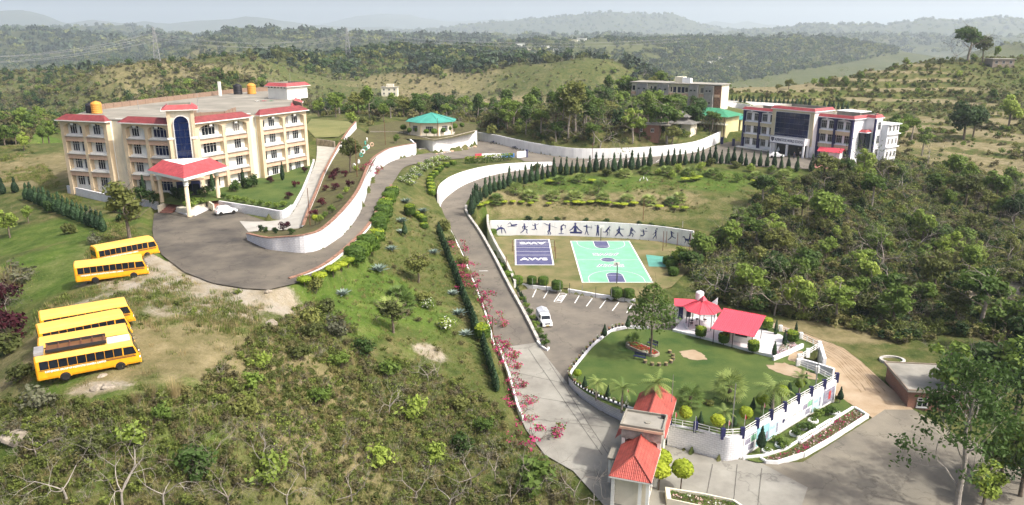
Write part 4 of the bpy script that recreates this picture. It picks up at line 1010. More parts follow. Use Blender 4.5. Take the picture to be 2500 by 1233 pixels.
def redcap(x0, x1, y0, y1, z, name='roof_tiles', m_='tile_red', hgt=0.75, over=0.4, slab='roof_concrete2'):
    """red sloping cap round a parapet"""
    mb = MB(); a0,a1,b0,b1_ = x0-over,x1+over,y0-over,y1+over; i = 0.55
    vs = [(a0,b0,z),(a1,b0,z),(a1,b1_,z),(a0,b1_,z),(a0+i,b0+i,z+hgt),(a1-i,b0+i,z+hgt),(a1-i,b1_-i,z+hgt),(a0+i,b1_-i,z+hgt)]
    mb.add(vs, [(0,1,5,4),(1,2,6,5),(2,3,7,6),(3,0,4,7)], 0)
    j = i+0.15; vs2 = vs[4:]+[(a0+j,b0+j,z+hgt),(a1-j,b0+j,z+hgt),(a1-j,b1_-j,z+hgt),(a0+j,b1_-j,z+hgt),(a0+j,b0+j,z+.05),(a1-j,b0+j,z+.05),(a1-j,b1_-j,z+.05),(a0+j,b1_-j,z+.05)]
    mb.add(vs2, [(0,1,5,4),(1,2,6,5),(2,3,7,6),(3,0,4,7),(4,5,9,8),(5,6,10,9),(6,7,11,10),(7,4,8,11),(8,9,10,11)], 1)
    mb.box(a0-.03,a1+.03,b0-.03,b1_+.03,z-.2,z-.004,2)
    return slope_uv(put2(mb, name, [m_,slab,'school_white']))
redcap(0.0,11.2,0.2,12.0,EH+0.2); redcap(24.2,34.0,0.2,12.0,EH+0.2)
# glass block
put2(MB().box(11.2,24.1,-1.7,6.5,-1.0,EH+1.25), 'front_block', 'school_white')
put2(MB().box(11.22,24.08,-1.95,-1.703,2.9,EH+1.2), 'front_frame', 'sand')
gf = put2(MB().box(12.35,22.95,-2.0,-1.952,4.0,EH+0.75), 'glass_frame', 'frame_white')
for i in range(7):
    for j in range(5):
        x0 = 12.5+i*1.472; z0 = 4.12+j*1.437; MB().box(x0+.015,x0+1.457,-2.03-0.004*((i*5+j*3)%4),-2.003,z0+.015,z0+1.42).build('pane','glass_blue',gf)
redcap(11.2,24.1,-1.9,6.5,EH+1.45)
# porch with the name board
put2(MB().box(13.0,23.6,-4.4,-2.05,3.25,4.9), 'porch_roof', 'school_white')
nb = put2(MB().box(12.9,23.7,-4.52,-4.404,3.1,5.15), 'name_board', 'school_white')
for q in ((12.9,23.7,3.1,3.22),(12.9,23.7,5.03,5.15)): MB().box(q[0],q[1],-4.58,-4.523,q[2],q[3]).build('border','navy',nb)
for q in ((12.9,13.02),(23.58,23.7)): MB().box(q[0],q[1],-4.58,-4.523,3.223,5.027).build('border','navy',nb)
me = textmesh('ALPENSTOCK WORLD SCHOOL', 0.84, 'navy', 0.02, bold=0.012)
o_ = link('lettering', me, nb); o_.rotation_euler = (math.pi/2,0,0); o_.location = (18.95,-4.55,4.1); o_.scale = (0.72,1.2,1)
k5 = ((-.5,.55),(.5,.55),(.5,-.1),(0,-.65),(-.5,-.1))
MB().add([(x,-4.56,z) for x,z in k5]+[(x,-4.525,z) for x,z in k5],[(4,3,2,1,0),(0,1,6,5),(1,2,7,6),(2,3,8,7),(3,4,9,8),(4,0,5,9)]).build('crest','navy',nb,False,(13.85,0,4.15))
for x in (-0.2,0.2): MB().box(13.85+x-.12,13.85+x+.12,-4.59,-4.563,3.95,4.5).build('crest_mark','cement',nb)
for x, y in ((13.25,-4.1),(18.3,-4.1),(23.35,-4.1),(13.25,-2.3),(23.35,-2.3)): put2(MB().box(x-.22,x+.22,y-.22,y+.22,-0.6,3.245),'column','school_white')
put2(MB().box(13.6,23.0,-2.02,-1.96,0.0,2.9),'entrance','glass_dark')
put2(MB().box(-0.6,10.2,-1.4,-0.02,-0.6,0.25),'plinth','offwhite')
# wing behind and rear annexe
put2(MB().box(34.02,36.8,5.6,9.0,-1.5,EH+0.15),'side_block','school_white'); put2(MB().box(36.55,36.95,5.45,5.95,-1.5,EH+0.1),'pier','navy')
redcap(34.3,36.6,5.8,9.0,EH+0.35)
for fl in range(3): window(b2,(0,0,0),math.pi/2,7.6,-36.8,fl*SH+1.0,1.3,2.0,'frame_grey')
bay = put2(MB().box(34.02,35.9,3.4,5.58,SH*0.9,2*SH+0.3),'bay_window','glass_dark'); redcap(34.3,35.8,3.5,5.5,2*SH+0.5,hgt=0.6)
put2(MB().box(34.01,38.4,9.02,14.6,-1.5,EH-1.6),'annexe_wall','school_white')
for z in (SH*0.95,SH*1.9,EH-1.55): put2(MB().box(34.02,38.9,9.03,15.0,z,z+0.22),'ledge','school_white')
for fl in range(3):
    for k in range(3): window(b2,(0,0,0),math.pi/2,10.1+k*1.8,-38.4,fl*SH*0.95+0.9,0.8,1.4,'frame_grey')
put2(MB().box(26.5,33.0,4.5,5.0,EH+0.125,EH+1.5),'roof_room','roof_concrete2'); put2(MB().box(26.3,33.2,4.2,9.5,EH+1.503,EH+1.65),'roof_room','school_white')
put2(MB().box(3.0,9.0,5.0,9.0,EH+0.125,EH+1.2),'roof_room','pale_brick'); put2(MB().box(2.7,9.3,4.6,9.3,EH+1.203,EH+1.35),'roof_room','school_white')
# ------------------------------------------------------------------ green-roofed octagonal pavilion
def octagon(r, rot=math.pi/8, n=8): return [(r*math.cos(rot+2*math.pi*i/n), r*math.sin(rot+2*math.pi*i/n)) for i in range(n)]
pv = thing('pavilion', 'small cream octagonal pavilion with a pale green sheet roof on the white-walled terrace', 'pavilion', (-22.6,213.4,18.4))
MB().prism(octagon(6.2), -0.6, 3.5).build('wall','cream',pv); MB().prism(octagon(6.9), -0.6, 0.12).build('plinth','kerb_concrete',pv)
for x, y in octagon(6.25): MB().box(x-.16,x+.16,y-.16,y+.16,-0.4,3.5).build('pillar','beige',pv)
MB().prism(octagon(7.0),3.503,3.62).build('eave_board','beige',pv)
oc = octagon(7.35)
for i in range(8):
    a, b = oc[i], oc[(i+1)%8]
    p = MB().add([(a[0],a[1],3.65),(b[0],b[1],3.65),(0,0,5.75),(a[0],a[1],3.58),(b[0],b[1],3.58),(0,0,5.68)],[(0,1,2),(5,4,3),(0,3,4,1)]).build('roof_panel','green_sheet',pv)
    MB().tube([(a[0],a[1],3.68),(0,0,5.78)],0.07,5).build('hip_cap','green_sheet',pv)
for i in range(8):
    t_ = 2*math.pi*(i+0.5)/8+math.pi/8; window(pv,(0,0,0),t_+math.pi/2,0,-6.2*math.cos(math.pi/8),1.1,2.0,1.5,'frame_grey','glass_dark',4)

# ------------------------------------------------------------------ hall and huts in the wood behind the long wall
def hut(name, label, cat, loc, rz, w, d, h, wallm, roofm, over=0.5, roof='flat', rh=1.5, wins=(), porch=0.0, base=2.0):
    t_ = thing(name, label, cat, loc, rz)
    wl = MB().box(-w/2,w/2,-d/2,d/2,-base,h).build('wall',wallm,t_)
    if 'brick' in wallm: box_uv(wl)
    a, b = w/2+over, d/2+over
    if roof == 'flat':
        MB().box(-a,a+porch,-b,b,h+.003,h+0.22).build('roof',roofm,t_)
        if porch:
            for y in (-d/2+.2,d/2-.2): MB().box(w/2+porch-.2,w/2+porch,y-.12,y+.12,-base,h).build('post','cement',t_)
    else:
        r_ = a-b if a > b else 0.0
        mb = MB(); mb.add([(-a,-b,h),(a,-b,h),(a,b,h),(-a,b,h),(-r_,0,h+rh),(r_,0,h+rh)], [(0,1,5,4),(1,2,5),(2,3,4,5),(3,0,4)] if roof == 'hip' else [(0,1,5,4),(2,3,4,5)])
        if roof == 'gable':
            mb = MB(); mb.add([(-a,-b,h),(a,-b,h),(a,0,h+rh),(-a,0,h+rh),(a,b,h),(-a,b,h)],[(0,1,2,3),(3,2,4,5)]); mb.add([(-a,-b,h-.08),(a,-b,h-.08),(a,0,h+rh-.08),(-a,0,h+rh-.08),(a,b,h-.08),(-a,b,h-.08)],[(3,2,1,0),(5,4,2,3)])
            MB().add([(-w/2,-d/2,h),(-w/2,d/2,h),(-w/2,0,h+rh*0.86),(w/2,-d/2,h),(w/2,d/2,h),(w/2,0,h+rh*0.86)],[(0,2,1),(3,4,5)]).build('gable',wallm,t_)
        slope_uv(mb.build('roof',roofm,t_))
    for (x, z, ww, hh) in wins: window(t_,(0,0,0),0,x,-d/2,z,ww,hh,'frame_grey','glass_dark',2)
    return t_
g = G(1580,342); hut('brick_hut','low flat-roofed red brick hut among the trees behind the long white wall','hut',(g.x,g.y+2.6,g.z+1.3),-0.35,8.0,4.6,2.9,'red_brick','roof_concrete2',0.35,wins=((-1.0,1.0,0.9,1.0),(2.2,1.0,0.9,1.0)),porch=2.6)
g = G(1668,322); t0 = hut('slate_pavilion','grey two-tiered hipped pavilion beside the green-roofed hall','pavilion',(g.x,g.y+3.2,g.z),-0.5,7.5,6.5,2.4,'cream','slate',1.1,'hip',1.5)
MB().box(-2.2,2.2,-1.8,1.8,3.0,4.2).build('upper_wall','slate',t0); slope_uv(MB().add([(-2.9,-2.4,4.2),(2.9,-2.4,4.2),(2.9,2.4,4.2),(-2.9,2.4,4.2),(-.4,0,5.7),(.4,0,5.7)],[(0,1,5,4),(1,2,5),(2,3,4,5),(3,0,4)]).build('upper_roof','slate',t0))
g = G(1745,322); hl = hut('green_hall','cream hall with verandah under a broad green sheet roof near the glass-fronted school','hall',(g.x+1,g.y+7.5,g.z),-0.72,13.5,9.0,4.6,'yellow_wash','green_sheet2',1.3,'hip',2.0)
MB().box(-7.5,7.5,-6.6,-4.52,2.2,2.5).build('balcony','cream',hl)
for i in range(7): MB().box(-7.3+i*2.4-.1,-7.3+i*2.4+.1,-6.5,-6.3,-1.5,4.5).build('post','wood_dark',hl)
for i in range(13): MB().box(-7.4+i*1.23-.25,-7.4+i*1.23+.25,-6.6,-6.48,2.503,3.1).build('railing','cream',hl)
g = G(1792,318); hut('green_annexe','low yellow annexe with pale green roof squeezed between hall and school','hall',(g.x+2,g.y+6,g.z),-0.95,8.0,5.0,3.2,'yellow_wash','green_sheet',0.8,'gable',1.0,wins=((-2,1.0,1.0,1.2),(2,1.0,1.0,1.2)))

# ------------------------------------------------------------------ unfinished two-storey block on the hill
ub = thing('unfinished_block', 'long unfinished two-storey block of grey cement and peach bays on the hillside', 'building', (46.4,301.5,19.6), math.atan2(281-300,76-46.4))
UL_ = 35.5
MB().box(0,UL_,1.2,11,-2,7.6).build('core_wall','cream',ub); MB().box(-0.5,UL_+0.5,0.2,11.6,7.603,7.9).build('roof_slab','roof_concrete2',ub)
for i, (x0, x1) in enumerate(((2.6,7.0),(11.2,15.6),(23.6,27.2),(29.6,33.0))):
    bx = MB().box(x0,x1,-0.2,1.19,-2,7.3).build('cement_bay','cement',ub)
    for z in (0.9,5.2):
        for x in (x0+1.0,x1-1.2): MB().box(x-.35,x+.35,-.26,-.203,z,z+.55).build('vent','glass_dark',bx)
for x in (0.9,8.2,9.8,16.4,22.4,28.4,34.3):
    for z in (0.6,4.6): window(ub,(0,0,0),0,x,1.2,z,1.3 if x not in (8.2,16.4) else 0.8,1.9,'cream','glass_dark',1,False)
    MB().box(x-.9,x+.9,0.6,1.19,3.2,4.2).build('balcony','peach',ub)
for x in (18.0,19.8,21.3): window(ub,(0,0,0),0,x-.3,1.2,4.3,1.4,2.3,'cream','glass_blue',1,False)
MB().box(16.0,22.3,0.4,1.19,3.0,4.1).build('balcony','peach',ub)
MB().box(UL_-2.3,UL_+.3,0.9,1.19,-2,7.4).build('end_pier','coping_brown',ub)
MB().box(16.8,20.0,3.0,7.0,7.903,10.1).build('roof_room','cream',ub); MB().box(20.0,23.2,2.4,2.6,8.0,9.9).build('sign_panel','school_white',ub)
tank('water_tank',(46.4+25*0.842,301.5-25*0.54+4,27.52),0.8,1.9,'tank_white','white water tank on the roof of the unfinished block')
for k, (a, lab) in enumerate(((((1737,262,18.6),(1790,262,17.6),(1830,268,17.0)),'curved white wall between the unfinished block and the school'),(((1740,250,19.6),(1830,254,18.6),(1960,262,17.4)),'upper thin white wall below the row of round bushes'))):
    pts = [G(x,y)+Vector((0,0,-0.1)) for x,y,z in a]; wall('boundary_wall', pts, 2.0 if k == 0 else 1.1, lab, +1, flank=False)

# ------------------------------------------------------------------ gatehouse
gt = thing('gatehouse', 'gatehouse spanning the entrance drive with two red-tiled roofs and a flat middle roof', 'gatehouse', (13.1,67.2,2.6), math.atan2(0.947,0.32)-math.pi/2)
def hip_roof(y0, y1, hw, z0, z1, hip0, hip1, name='roof'):
    """gable/hip roof with ridge along y"""
    a0 = y0+(hw if hip0 else 0); a1 = y1-(hw if hip1 else 0)
    mb = MB(); vs = [(-hw,y0,z0),(hw,y0,z0),(hw,y1,z0),(-hw,y1,z0),(0,a0,z1),(0,a1,z1)]
    mb.add(vs,[(1,2,5,4),(3,0,4,5),(0,1,4),(2,3,5)],0); mb.prism([(-hw,y0),(hw,y0),(hw,y1),(-hw,y1)],z0-.16,z0-.003,1)
    o_ = slope_uv(mb.build(name,['tile_gate','offwhite'],gt))
    MB().tube([(0,a0,z1+.03),(0,a1,z1+.03)],0.09,6).build('ridge_cap','tile_gate',o_)
    for (p, q) in (((-hw,y0),a0),((hw,y0),a0)) if hip0 else (): MB().tube([(p[0],p[1],z0+.03),(0,q,z1+.03)],0.07,6).build('hip_cap','tile_gate',o_)
    return o_
hip_roof(-7.4,-0.9,1.95,3.5,4.9,True,False); hip_roof(1.2,10.4,2.1,3.4,4.8,False,False)
MB().box(-2.9,-1.97,-3.4,-0.6,2.75,2.95).build('side_slab','roof_concrete',gt)
for y in (-3.1,-2.2): MB().box(-2.8,-2.55,y-.12,y+.12,-.3,2.745).build('column','offwhite',gt)
slope_uv(MB().add([(-2.9,0.3,3.0),(-2.0,0.3,3.9),(-2.0,2.9,3.9),(-2.9,2.9,3.0),(-2.9,0.3,2.9),(-2.9,2.9,2.9)],[(0,1,2,3),(0,3,5,4)]).build('lean_to_roof','tile_gate',gt))
MB().box(-1.95,1.95,-1.5,1.5,4.3,5.5).build('lintel_wall','gate_stone',gt)
fr_ = MB().box(-2.1,2.1,-1.65,1.65,5.503,5.62).build('flat_roof','roof_concrete2',gt)
for q in ((-2.1,2.1,-1.65,-1.5),(-2.1,2.1,1.5,1.65)): MB().box(*q,5.623,5.85).build('parapet','roof_concrete',fr_)
for q in ((-2.1,-1.95,-1.497,1.497),(1.95,2.1,-1.497,1.497)): MB().box(*q,5.623,5.85).build('parapet','roof_concrete',fr_)
MB().box(-2.13,2.13,-1.72,-1.653,5.35,5.6).build('fascia','peach',gt)
MB().lathe([(0.3,0),(0.3,0.09),(0.05,0.1)],10).build('hatch_cover','roof_concrete',fr_,False,(0.4,-0.2,5.623)); MB().box(1.5,1.85,1.0,1.3,5.623,6.0).build('roof_box','metal_dark',fr_)
for x in (-1.75,1.75):
    for y in (-1.3,1.3): MB().box(x-.16,x+.16,y-.16,y+.16,-.4,4.297).build('column','offwhite',gt)
for x, y in ((1.7,-2.4),(1.7,2.2),(0.9,-7.0),(1.6,-7.0),(-1.6,-7.0)): MB().box(x-.15,x+.15,y-.15,y+.15,-.4,3.33).build('column','offwhite',gt)
MB().box(-1.5,1.5,-6.4,-2.0,-.4,3.33).build('guard_room','cream',gt); MB().box(-1.6,1.6,3.2,9.8,-.4,3.23).build('guard_room','cream',gt)
for y in (-5.2,-3.4): window(gt,(0,0,0),math.pi/2,y,-1.5,1.0,0.9,1.1,'frame_grey')
tag(MB().tube([(0,0,0),(0,0,3.2)],[0.05,0.025],6).build('mast','steel',None,False,(17.2,73.6,7.0)),'thin pole rising from the rear red roof of the gatehouse','mast')
gp = thing('gate_planter','cream raised planter beside the gatehouse holding clipped yellow-green trees and flowers','planter',(16.6,61.7,2.6))
pl_ = [(-1.9,1.6),(-2.1,-0.3),(0.4,-1.3),(3.4,-2.3),(4.3,-2.2),(4.7,-1.4),(4.2,-0.5),(1.5,0.6)]
pl_ = [(x,y) for x,y in pl_][::1]
ar = sum(pl_[i][0]*pl_[(i+1)%8][1]-pl_[(i+1)%8][0]*pl_[i][1] for i in range(8)); pl_ = pl_ if ar > 0 else pl_[::-1]
cx_, cy_ = sum(p[0] for p in pl_)/8, sum(p[1] for p in pl_)/8; inn = [(cx_+(x-cx_)*0.90, cy_+(y-cy_)*0.86) for x,y in pl_]
mb = MB(); n = 8; mb.add([(x,y,-.3) for x,y in pl_]+[(x,y,0.75) for x,y in pl_]+[(x,y,0.75) for x,y in inn]+[(x,y,0.45) for x,y in inn],[f for i in range(n) for f in ((i,(i+1)%n,n+(i+1)%n,n+i),(n+i,n+(i+1)%n,2*n+(i+1)%n,2*n+i),(2*n+i,2*n+(i+1)%n,3*n+(i+1)%n,3*n+i))])
mb.build('rim','cream',gp); MB().add([(x,y,0.5) for x,y in inn],[tuple(range(n))]).build('soil','bed_grass',gp)

# ------------------------------------------------------------------ plaza with gazebo, shelter, washroom
PLZ = [P(*a) for a in [(1642,808,4.15),(1690,820,4.25),(1760,838,4.45),(1840,860,4.65),(1900,876,4.75),(1958,850,4.8),(1905,818,4.62),(1800,790,4.45),(1720,766,4.3),(1682,764,4.2)]]
pad('plaza', PLZ, 'marble', res=1.5, lift=0.10, bed=False)
wall('plaza_kerb', [p-Vector((0,0,0.15)) for p in PLZ[:5]], 0.42, 'low white kerb along the lawn edge of the pink-roofed plaza', +1, thick=0.25, flank=False, n=1, smooth=False, cat='kerb', bury=0.4)
wall('flower_bed_wall', [p-Vector((0,0,0.2)) for p in [P(1890,880,4.75),P(1925,866,4.8),P(1962,848,4.8)]], 0.7, 'white slanting wall of the purple flower bed at the plaza end', +1, thick=0.3, flank=False, n=1, smooth=False)
gz = thing('gazebo','round gazebo with a pink-red fluted umbrella roof and small cap on thin dark posts','gazebo',(27.5,102.3,4.35))
def fluted(par, a, b, top, z0, z1, n=4, name='roof_panel', m_='hot_sheet'):
    """one roof panel with standing ribs"""
    mb = MB(); A, B, T = Vector((*a,z0)), Vector((*b,z0)), Vector((*top,z1)); d = 0.05
    nn = (B-A).cross(T-A).normalized()
    mb.add([A,B,T,A-nn*d,B-nn*d,T-nn*d],[(0,1,2),(5,4,3),(0,3,4,1)])
    for i in range(1,n):
        p = A.lerp(B,i/n); q = p.lerp(T,0.86); mb.tube([p+nn*.02,q+nn*.02],0.035,4)
    return mb.build(name,m_,par)
oc = octagon(2.75)
for i in range(8):
    fluted(gz,oc[i],oc[(i+1)%8],(0,0),2.75,4.1); MB().tube([(*oc[i],2.78),(0,0,4.12)],0.05,5).build('hip_cap','hot_sheet',gz)
    x, y = octagon(2.2)[i]; MB().tube([(x,y,-.1),(x,y,2.95)],0.055,6).build('post','metal_dark',gz)
s4 = [(.62*math.cos(math.pi/4+i*math.pi/2+.5),.62*math.sin(math.pi/4+i*math.pi/2+.5)) for i in range(4)]
for i in range(4): fluted(gz,s4[i],s4[(i+1)%4],(0,0),4.02,4.75,1,'cap_panel')
MB().prism(octagon(2.6),-.1,0.16).build('floor','marble',gz)
for k in range(5):
    t_ = 1.0+k*0.75; x, y = 1.5*math.cos(t_), 1.5*math.sin(t_)
    s_ = thing('stool',f'{ORD[k]} dark stool counted round the inside of the fluted gazebo','stool',(27.5+x,102.3+y,4.52),0,'stools in the gazebo'); MB().lathe([(.24,.36),(.26,.4),(.24,.45)],10).build('seat','metal_dark',s_)
    for j in range(3): MB().tube([(.18*math.cos(j*2.1),.18*math.sin(j*2.1),0.0),(.12*math.cos(j*2.1),.12*math.sin(j*2.1),.36)],.025,5).build('leg','metal_dark',s_)
# shelter
SA, SB, SC_, SD = Vector((27.3,95.3)), Vector((32.1,92.3)), Vector((34.5,97.0)), Vector((29.6,100.1))
sh = thing('shelter','open shelter with a large single-pitch pink-red corrugated roof beside the gazebo','shelter',(30.9,96.2,4.55),math.atan2(-3.0,4.8))
ns = 7; sw = 5.85/ns
mb = MB()
sec = [(0,0),(.10,0),(.14,.045),(.20,.045),(.24,0),(.38,0),(.42,.045),(.48,.045),(.52,0),(.66,0),(.70,.045),(.76,.045),(.80,0),(sw-.006,0)]
za, zb = 2.2, 3.45
vs = [(x,-2.75,za+z) for x,z in sec]+[(x,2.75,zb+z) for x,z in sec]; k = len(sec)
mb.add(vs,[(i,i+1,k+i+1,k+i) for i in range(k-1)]); mb.add([(0,-2.75,za-.03),(sw-.006,-2.75,za-.03),(sw-.006,2.75,zb-.03),(0,2.75,zb-.03)],[(3,2,1,0)])
me = mb.mesh('roof_sheet','hot_sheet')
for i in range(ns): link('roof_sheet',me,sh).location = (-2.92+i*sw,0,0.0 if i%2 == 0 else 0.006)
MB().add([(-2.95,2.70,zb+.06),(2.95,2.70,zb+.06),(2.95,3.35,zb-.25),(-2.95,3.35,zb-.25),(-2.95,2.70,zb),(2.95,2.70,zb),(2.95,3.35,zb-.31),(-2.95,3.35,zb-.31)],[(0,1,2,3),(7,6,5,4),(0,4,5,1),(3,2,6,7)]).build('rear_flap','hot_sheet',sh)
for x in (-2.6,0,2.6):
    for y, h in ((-2.3,2.25),(2.4,3.3)): MB().tube([(x,y,-.2),(x,y,h)],.06,6).build('post','metal_dark',sh)
MB().box(-1.9,2.2,-0.3,2.2,-.1,2.3).build('kiosk_wall','offwhite',sh); MB().box(-.2,1.4,-.38,-.303,0.95,1.7).build('counter','metal_dark',sh); MB().box(-1.6,-.9,-.36,-.303,0,1.9).build('door','cement',sh)
# washroom
wr = hut('washroom','small white room with a folded pink-red roof behind the tall lawn tree','washroom',(26.2,107.4,4.0),-0.15,2.7,2.4,2.1,'offwhite','hot_sheet',0.35,'gable',0.65,base=1.2)
MB().box(-1.0,-0.35,-1.26,-1.203,0,1.8).build('door','navy',wr); MB().box(0.2,0.8,-1.26,-1.203,0,1.8).build('door','glass_dark',wr)
ts = thing('water_tank','white water tank raised on a steel stand behind the gazebo','water tank',(28.3,107.4,4.1))
for i in range(4): MB().tube([(.5*math.cos(i*math.pi/2),.5*math.sin(i*math.pi/2),-.3),(.4*math.cos(i*math.pi/2),.4*math.sin(i*math.pi/2),2.5)],.05,5).build('leg','rust',ts)
tk_ = tank('tank',(0,0,2.5),0.62,1.45,'tank_white',None,None); tk_.parent = ts
del tk_
fin = thing('fin_wall','white triangular fin wall standing behind the gazebo','wall',(29.6,106.0,4.0),-0.5)
MB().add([(-1.2,-.1,-.2),(1.0,-.1,-.2),(1.0,-.1,3.6),(-1.2,-.1,1.2),(-1.2,.1,-.2),(1.0,.1,-.2),(1.0,.1,3.6),(-1.2,.1,1.2)],[(0,1,2,3),(7,6,5,4),(3,2,6,7),(1,5,6,2),(0,3,7,4)]).build('panel','school_white',fin)
# guard kiosk by the school
g = G(2032,398); kk = hut('kiosk','small white kiosk with a pink-red sheet roof at the end of the school front','kiosk',(g.x,g.y+1.2,13.4),rzS+0.25,5.0,3.0,2.6,'school_white','hot_sheet',0.6,'gable',0.9,base=1.5); MB().box(-2.0,-0.9,-1.56,-1.503,0,2.0).build('door','glass_dark',kk)
pad('paver_court',[P(*a) for a in [(1985,408,13.45),(2000,380,13.5),(2070,398,13.4),(2040,425,13.3)]],'paver_red',res=2.0,lift=0.04)
# brick building by the outer road
fb = hut('brick_building','low brick building with a pale flat roof below the dirt road','building',(51.0,84.3,1.4),-0.12,7.2,7.4,3.2,'red_brick','roof_concrete2',0.35,wins=((-2.0,1.2,1.2,1.2),(1.5,1.2,1.2,1.2)))
for q in ((-3.95,3.95,-4.05,-3.9),(-3.95,3.95,3.9,4.05),(-3.95,-3.8,-3.897,3.897),(3.8,3.95,-3.897,3.897)): MB().box(*q,3.423,3.55).build('roof_edge','pale_brick',fb)
wl_ = P(2180,870,3.0); tag(MB().add([(1.7*math.cos(i*.3142)*f,1.3*math.sin(i*.3142)*f,z) for f,z in ((1.0,-.8),(1.0,.25),(.78,.25),(.78,-.6)) for i in range(20)],[(j*20+i,j*20+(i+1)%20,(j+1)*20+(i+1)%20,(j+1)*20+i) for j in range(3) for i in range(20)]+[tuple(60+i for i in range(20))]).build('well','kerb_concrete',None,False,(wl_.x,wl_.y,ground(wl_.x,wl_.y))),'round concrete well curb beside the low brick building','well')
# far houses
def far_house(px, py, y, w, d, h, wallm, label, two=False, rz=0.0):
    p = PD(px,py,y); z = ground(p.x,p.y); t_ = thing('house',label,'house',(p.x,p.y,z),rz)
    MB().box(-w/2,w/2,-d/2,d/2,-3,h).build('wall',wallm,t_); MB().box(-w/2-.5,w/2+.5,-d/2-.5,d/2+.5,h+.003,h+.35).build('roof','roof_concrete2',t_)
    k = max(2,int(w/3.5))
    for fl in range(2 if two else 1):
        for i in range(k): window(t_,(0,0,0),0,-w/2+w*(i+.5)/k,-d/2,fl*3.2+1.1,1.4,1.5,'frame_grey','glass_dark',2)
    if two: MB().box(-w*.2,w*.25,-d*.3,d*.3,h+.353,h+2.6).build('roof_room',wallm,t_)
    return t_
far_house(1180,232,470,9,7,3.6,'peach','pink single-storey house with a grey flat roof in the valley fields'); far_house(950,172,640,13,9,6.6,'cream','pale two-storey house half hidden by dark trees on the valley side',True)
far_house(2440,152,400,11,7,3.2,'pale_brick','brown house with a flat pale roof at the top of the terraced hill'); far_house(1000,204,560,9,5,2.6,'glass_blue','low blue sheet-roofed shed among the valley fields'); far_house(830,216,480,10,7,3.0,'offwhite','low whitewashed house beyond the four-storey building')
_vill = ((20,128,1250,16,'offwhite'),(175,130,1150,14,'cream'),(770,128,1500,26,'offwhite'),(820,118,1700,22,'peach'),(690,52,5200,60,'offwhite'),(1270,102,1680,20,'offwhite'),(1290,104,1640,16,'cream'),(1312,106,1600,16,'peach'),(1330,104,1660,18,'offwhite'),(1345,108,1620,14,'cream'),(1360,106,1640,16,'offwhite'),(1400,102,1800,18,'cream'),(1420,100,1850,22,'offwhite'),(1210,101,1750,24,'cream'),(1250,103,1700,14,'peach'),(1740,104,1650,16,'offwhite'),(1760,102,1700,18,'cream'),(1790,106,1600,14,'offwhite'),(1560,98,2000,20,'offwhite'),(1590,96,2050,22,'cream'),(930,84,2700,50,'offwhite'),(1050,80,3000,60,'cream'))
for i, (px, py, y, w, cm) in enumerate(_vill[:5]+tuple(sorted(_vill[5:]))):
    where = ['at the edge of the view beyond the bus park','in the lowland trees above the bus park','long and low at the foot of the brown hill','on the lower slope of the brown hill','on a far hilltop under the skyline'] 
    p = PD(px,py,y); z = float(ground(p.x,p.y)); h = w*0.28
    t_ = tag(MB().box(-w/2,w/2,-w*.3,w*.3,-4,h).box(-w*.55,w*.55,-w*.34,w*.34,h+.003,h+.5,1).build('distant_house',[cm,'roof_concrete2'],None,False,(p.x,p.y,z),0.2*math.sin(i*7)),
             ('tiny pale distant house ' + where[i]) if i < 5 else f'{ordn(i-5)} tiny pale house from the left in the distant villages across the valley','house',None if i < 5 else 'houses of the distant village')
# pylons and wires
def pylon(px, py, y, h, label):
    p = PD(px,py,y); z = float(ground(p.x,p.y)); t_ = thing('pylon',label,'pylon',(p.x,p.y,z),0.35); w = h*0.085
    def at_(k, s_): r = w*(1-.82*k); return Vector((s_[0]*r,s_[1]*r,h*k))
    cs = [(-1,-1),(1,-1),(1,1),(-1,1)]
    for s_ in cs: MB().tube([at_(0,s_),at_(1,s_)],h*.0045,4).build('leg','steel',t_)
    ks = [0,.16,.32,.46,.58,.70,.80,.90,1.0]
    for j in range(4):
        a, b = cs[j], cs[(j+1)%4]; mb = MB()
        for k0, k1 in zip(ks,ks[1:]): mb.tube([at_(k0,a),at_(k1,b)],h*.003,4); mb.tube([at_(k0,b),at_(k1,a)],h*.003,4)
        mb.build('bracing','steel',t_)
    for k0, L in ((.70,.17),(.82,.14),(.93,.11)):
        for s_ in (-1,1): MB().tube([(0,0,h*k0),(s_*h*L,0,h*k0+.3),(0,0,h*(k0+.05))],h*.003,4).build('arm','steel',t_)
    return t_, Vector((p.x,p.y,z))
p1, q1 = pylon(383,138,620,30,'steel lattice pylon standing above the grassy spur behind the four-storey building')
p2, q2 = pylon(850,135,900,34,'steel lattice pylon by the wooded hill in the middle distance')
for k0, L in ((.70,.17),(.82,.14)):
    for s_ in (-1,1):
        a = q1+Vector((s_*30*L*.94,s_*30*L*.34,30*k0)); b = q2+Vector((s_*34*L*.94,s_*34*L*.34,34*k0)); c3 = a+(a-b)*0.8+Vector((0,0,-8)); d3 = b+Vector((430,180,-6))
        for nm, e0, e1 in (('between the two pylons',a,b),('running off from the pylon behind the building',a,c3),('running from the far pylon over the valley',b,d3)):
            pts = [e0.lerp(e1,i/10)-Vector((0,0,9*(1-(2*i/10-1)**2))) for i in range(11)]
            tag(MB().tube(pts,0.09,4).build('power_line','steel'),f'thin sagging power line {nm}, '+('upper' if k0 > .8 else 'lower')+(' far' if s_ > 0 else ' near')+' strand','wire','power lines '+nm)

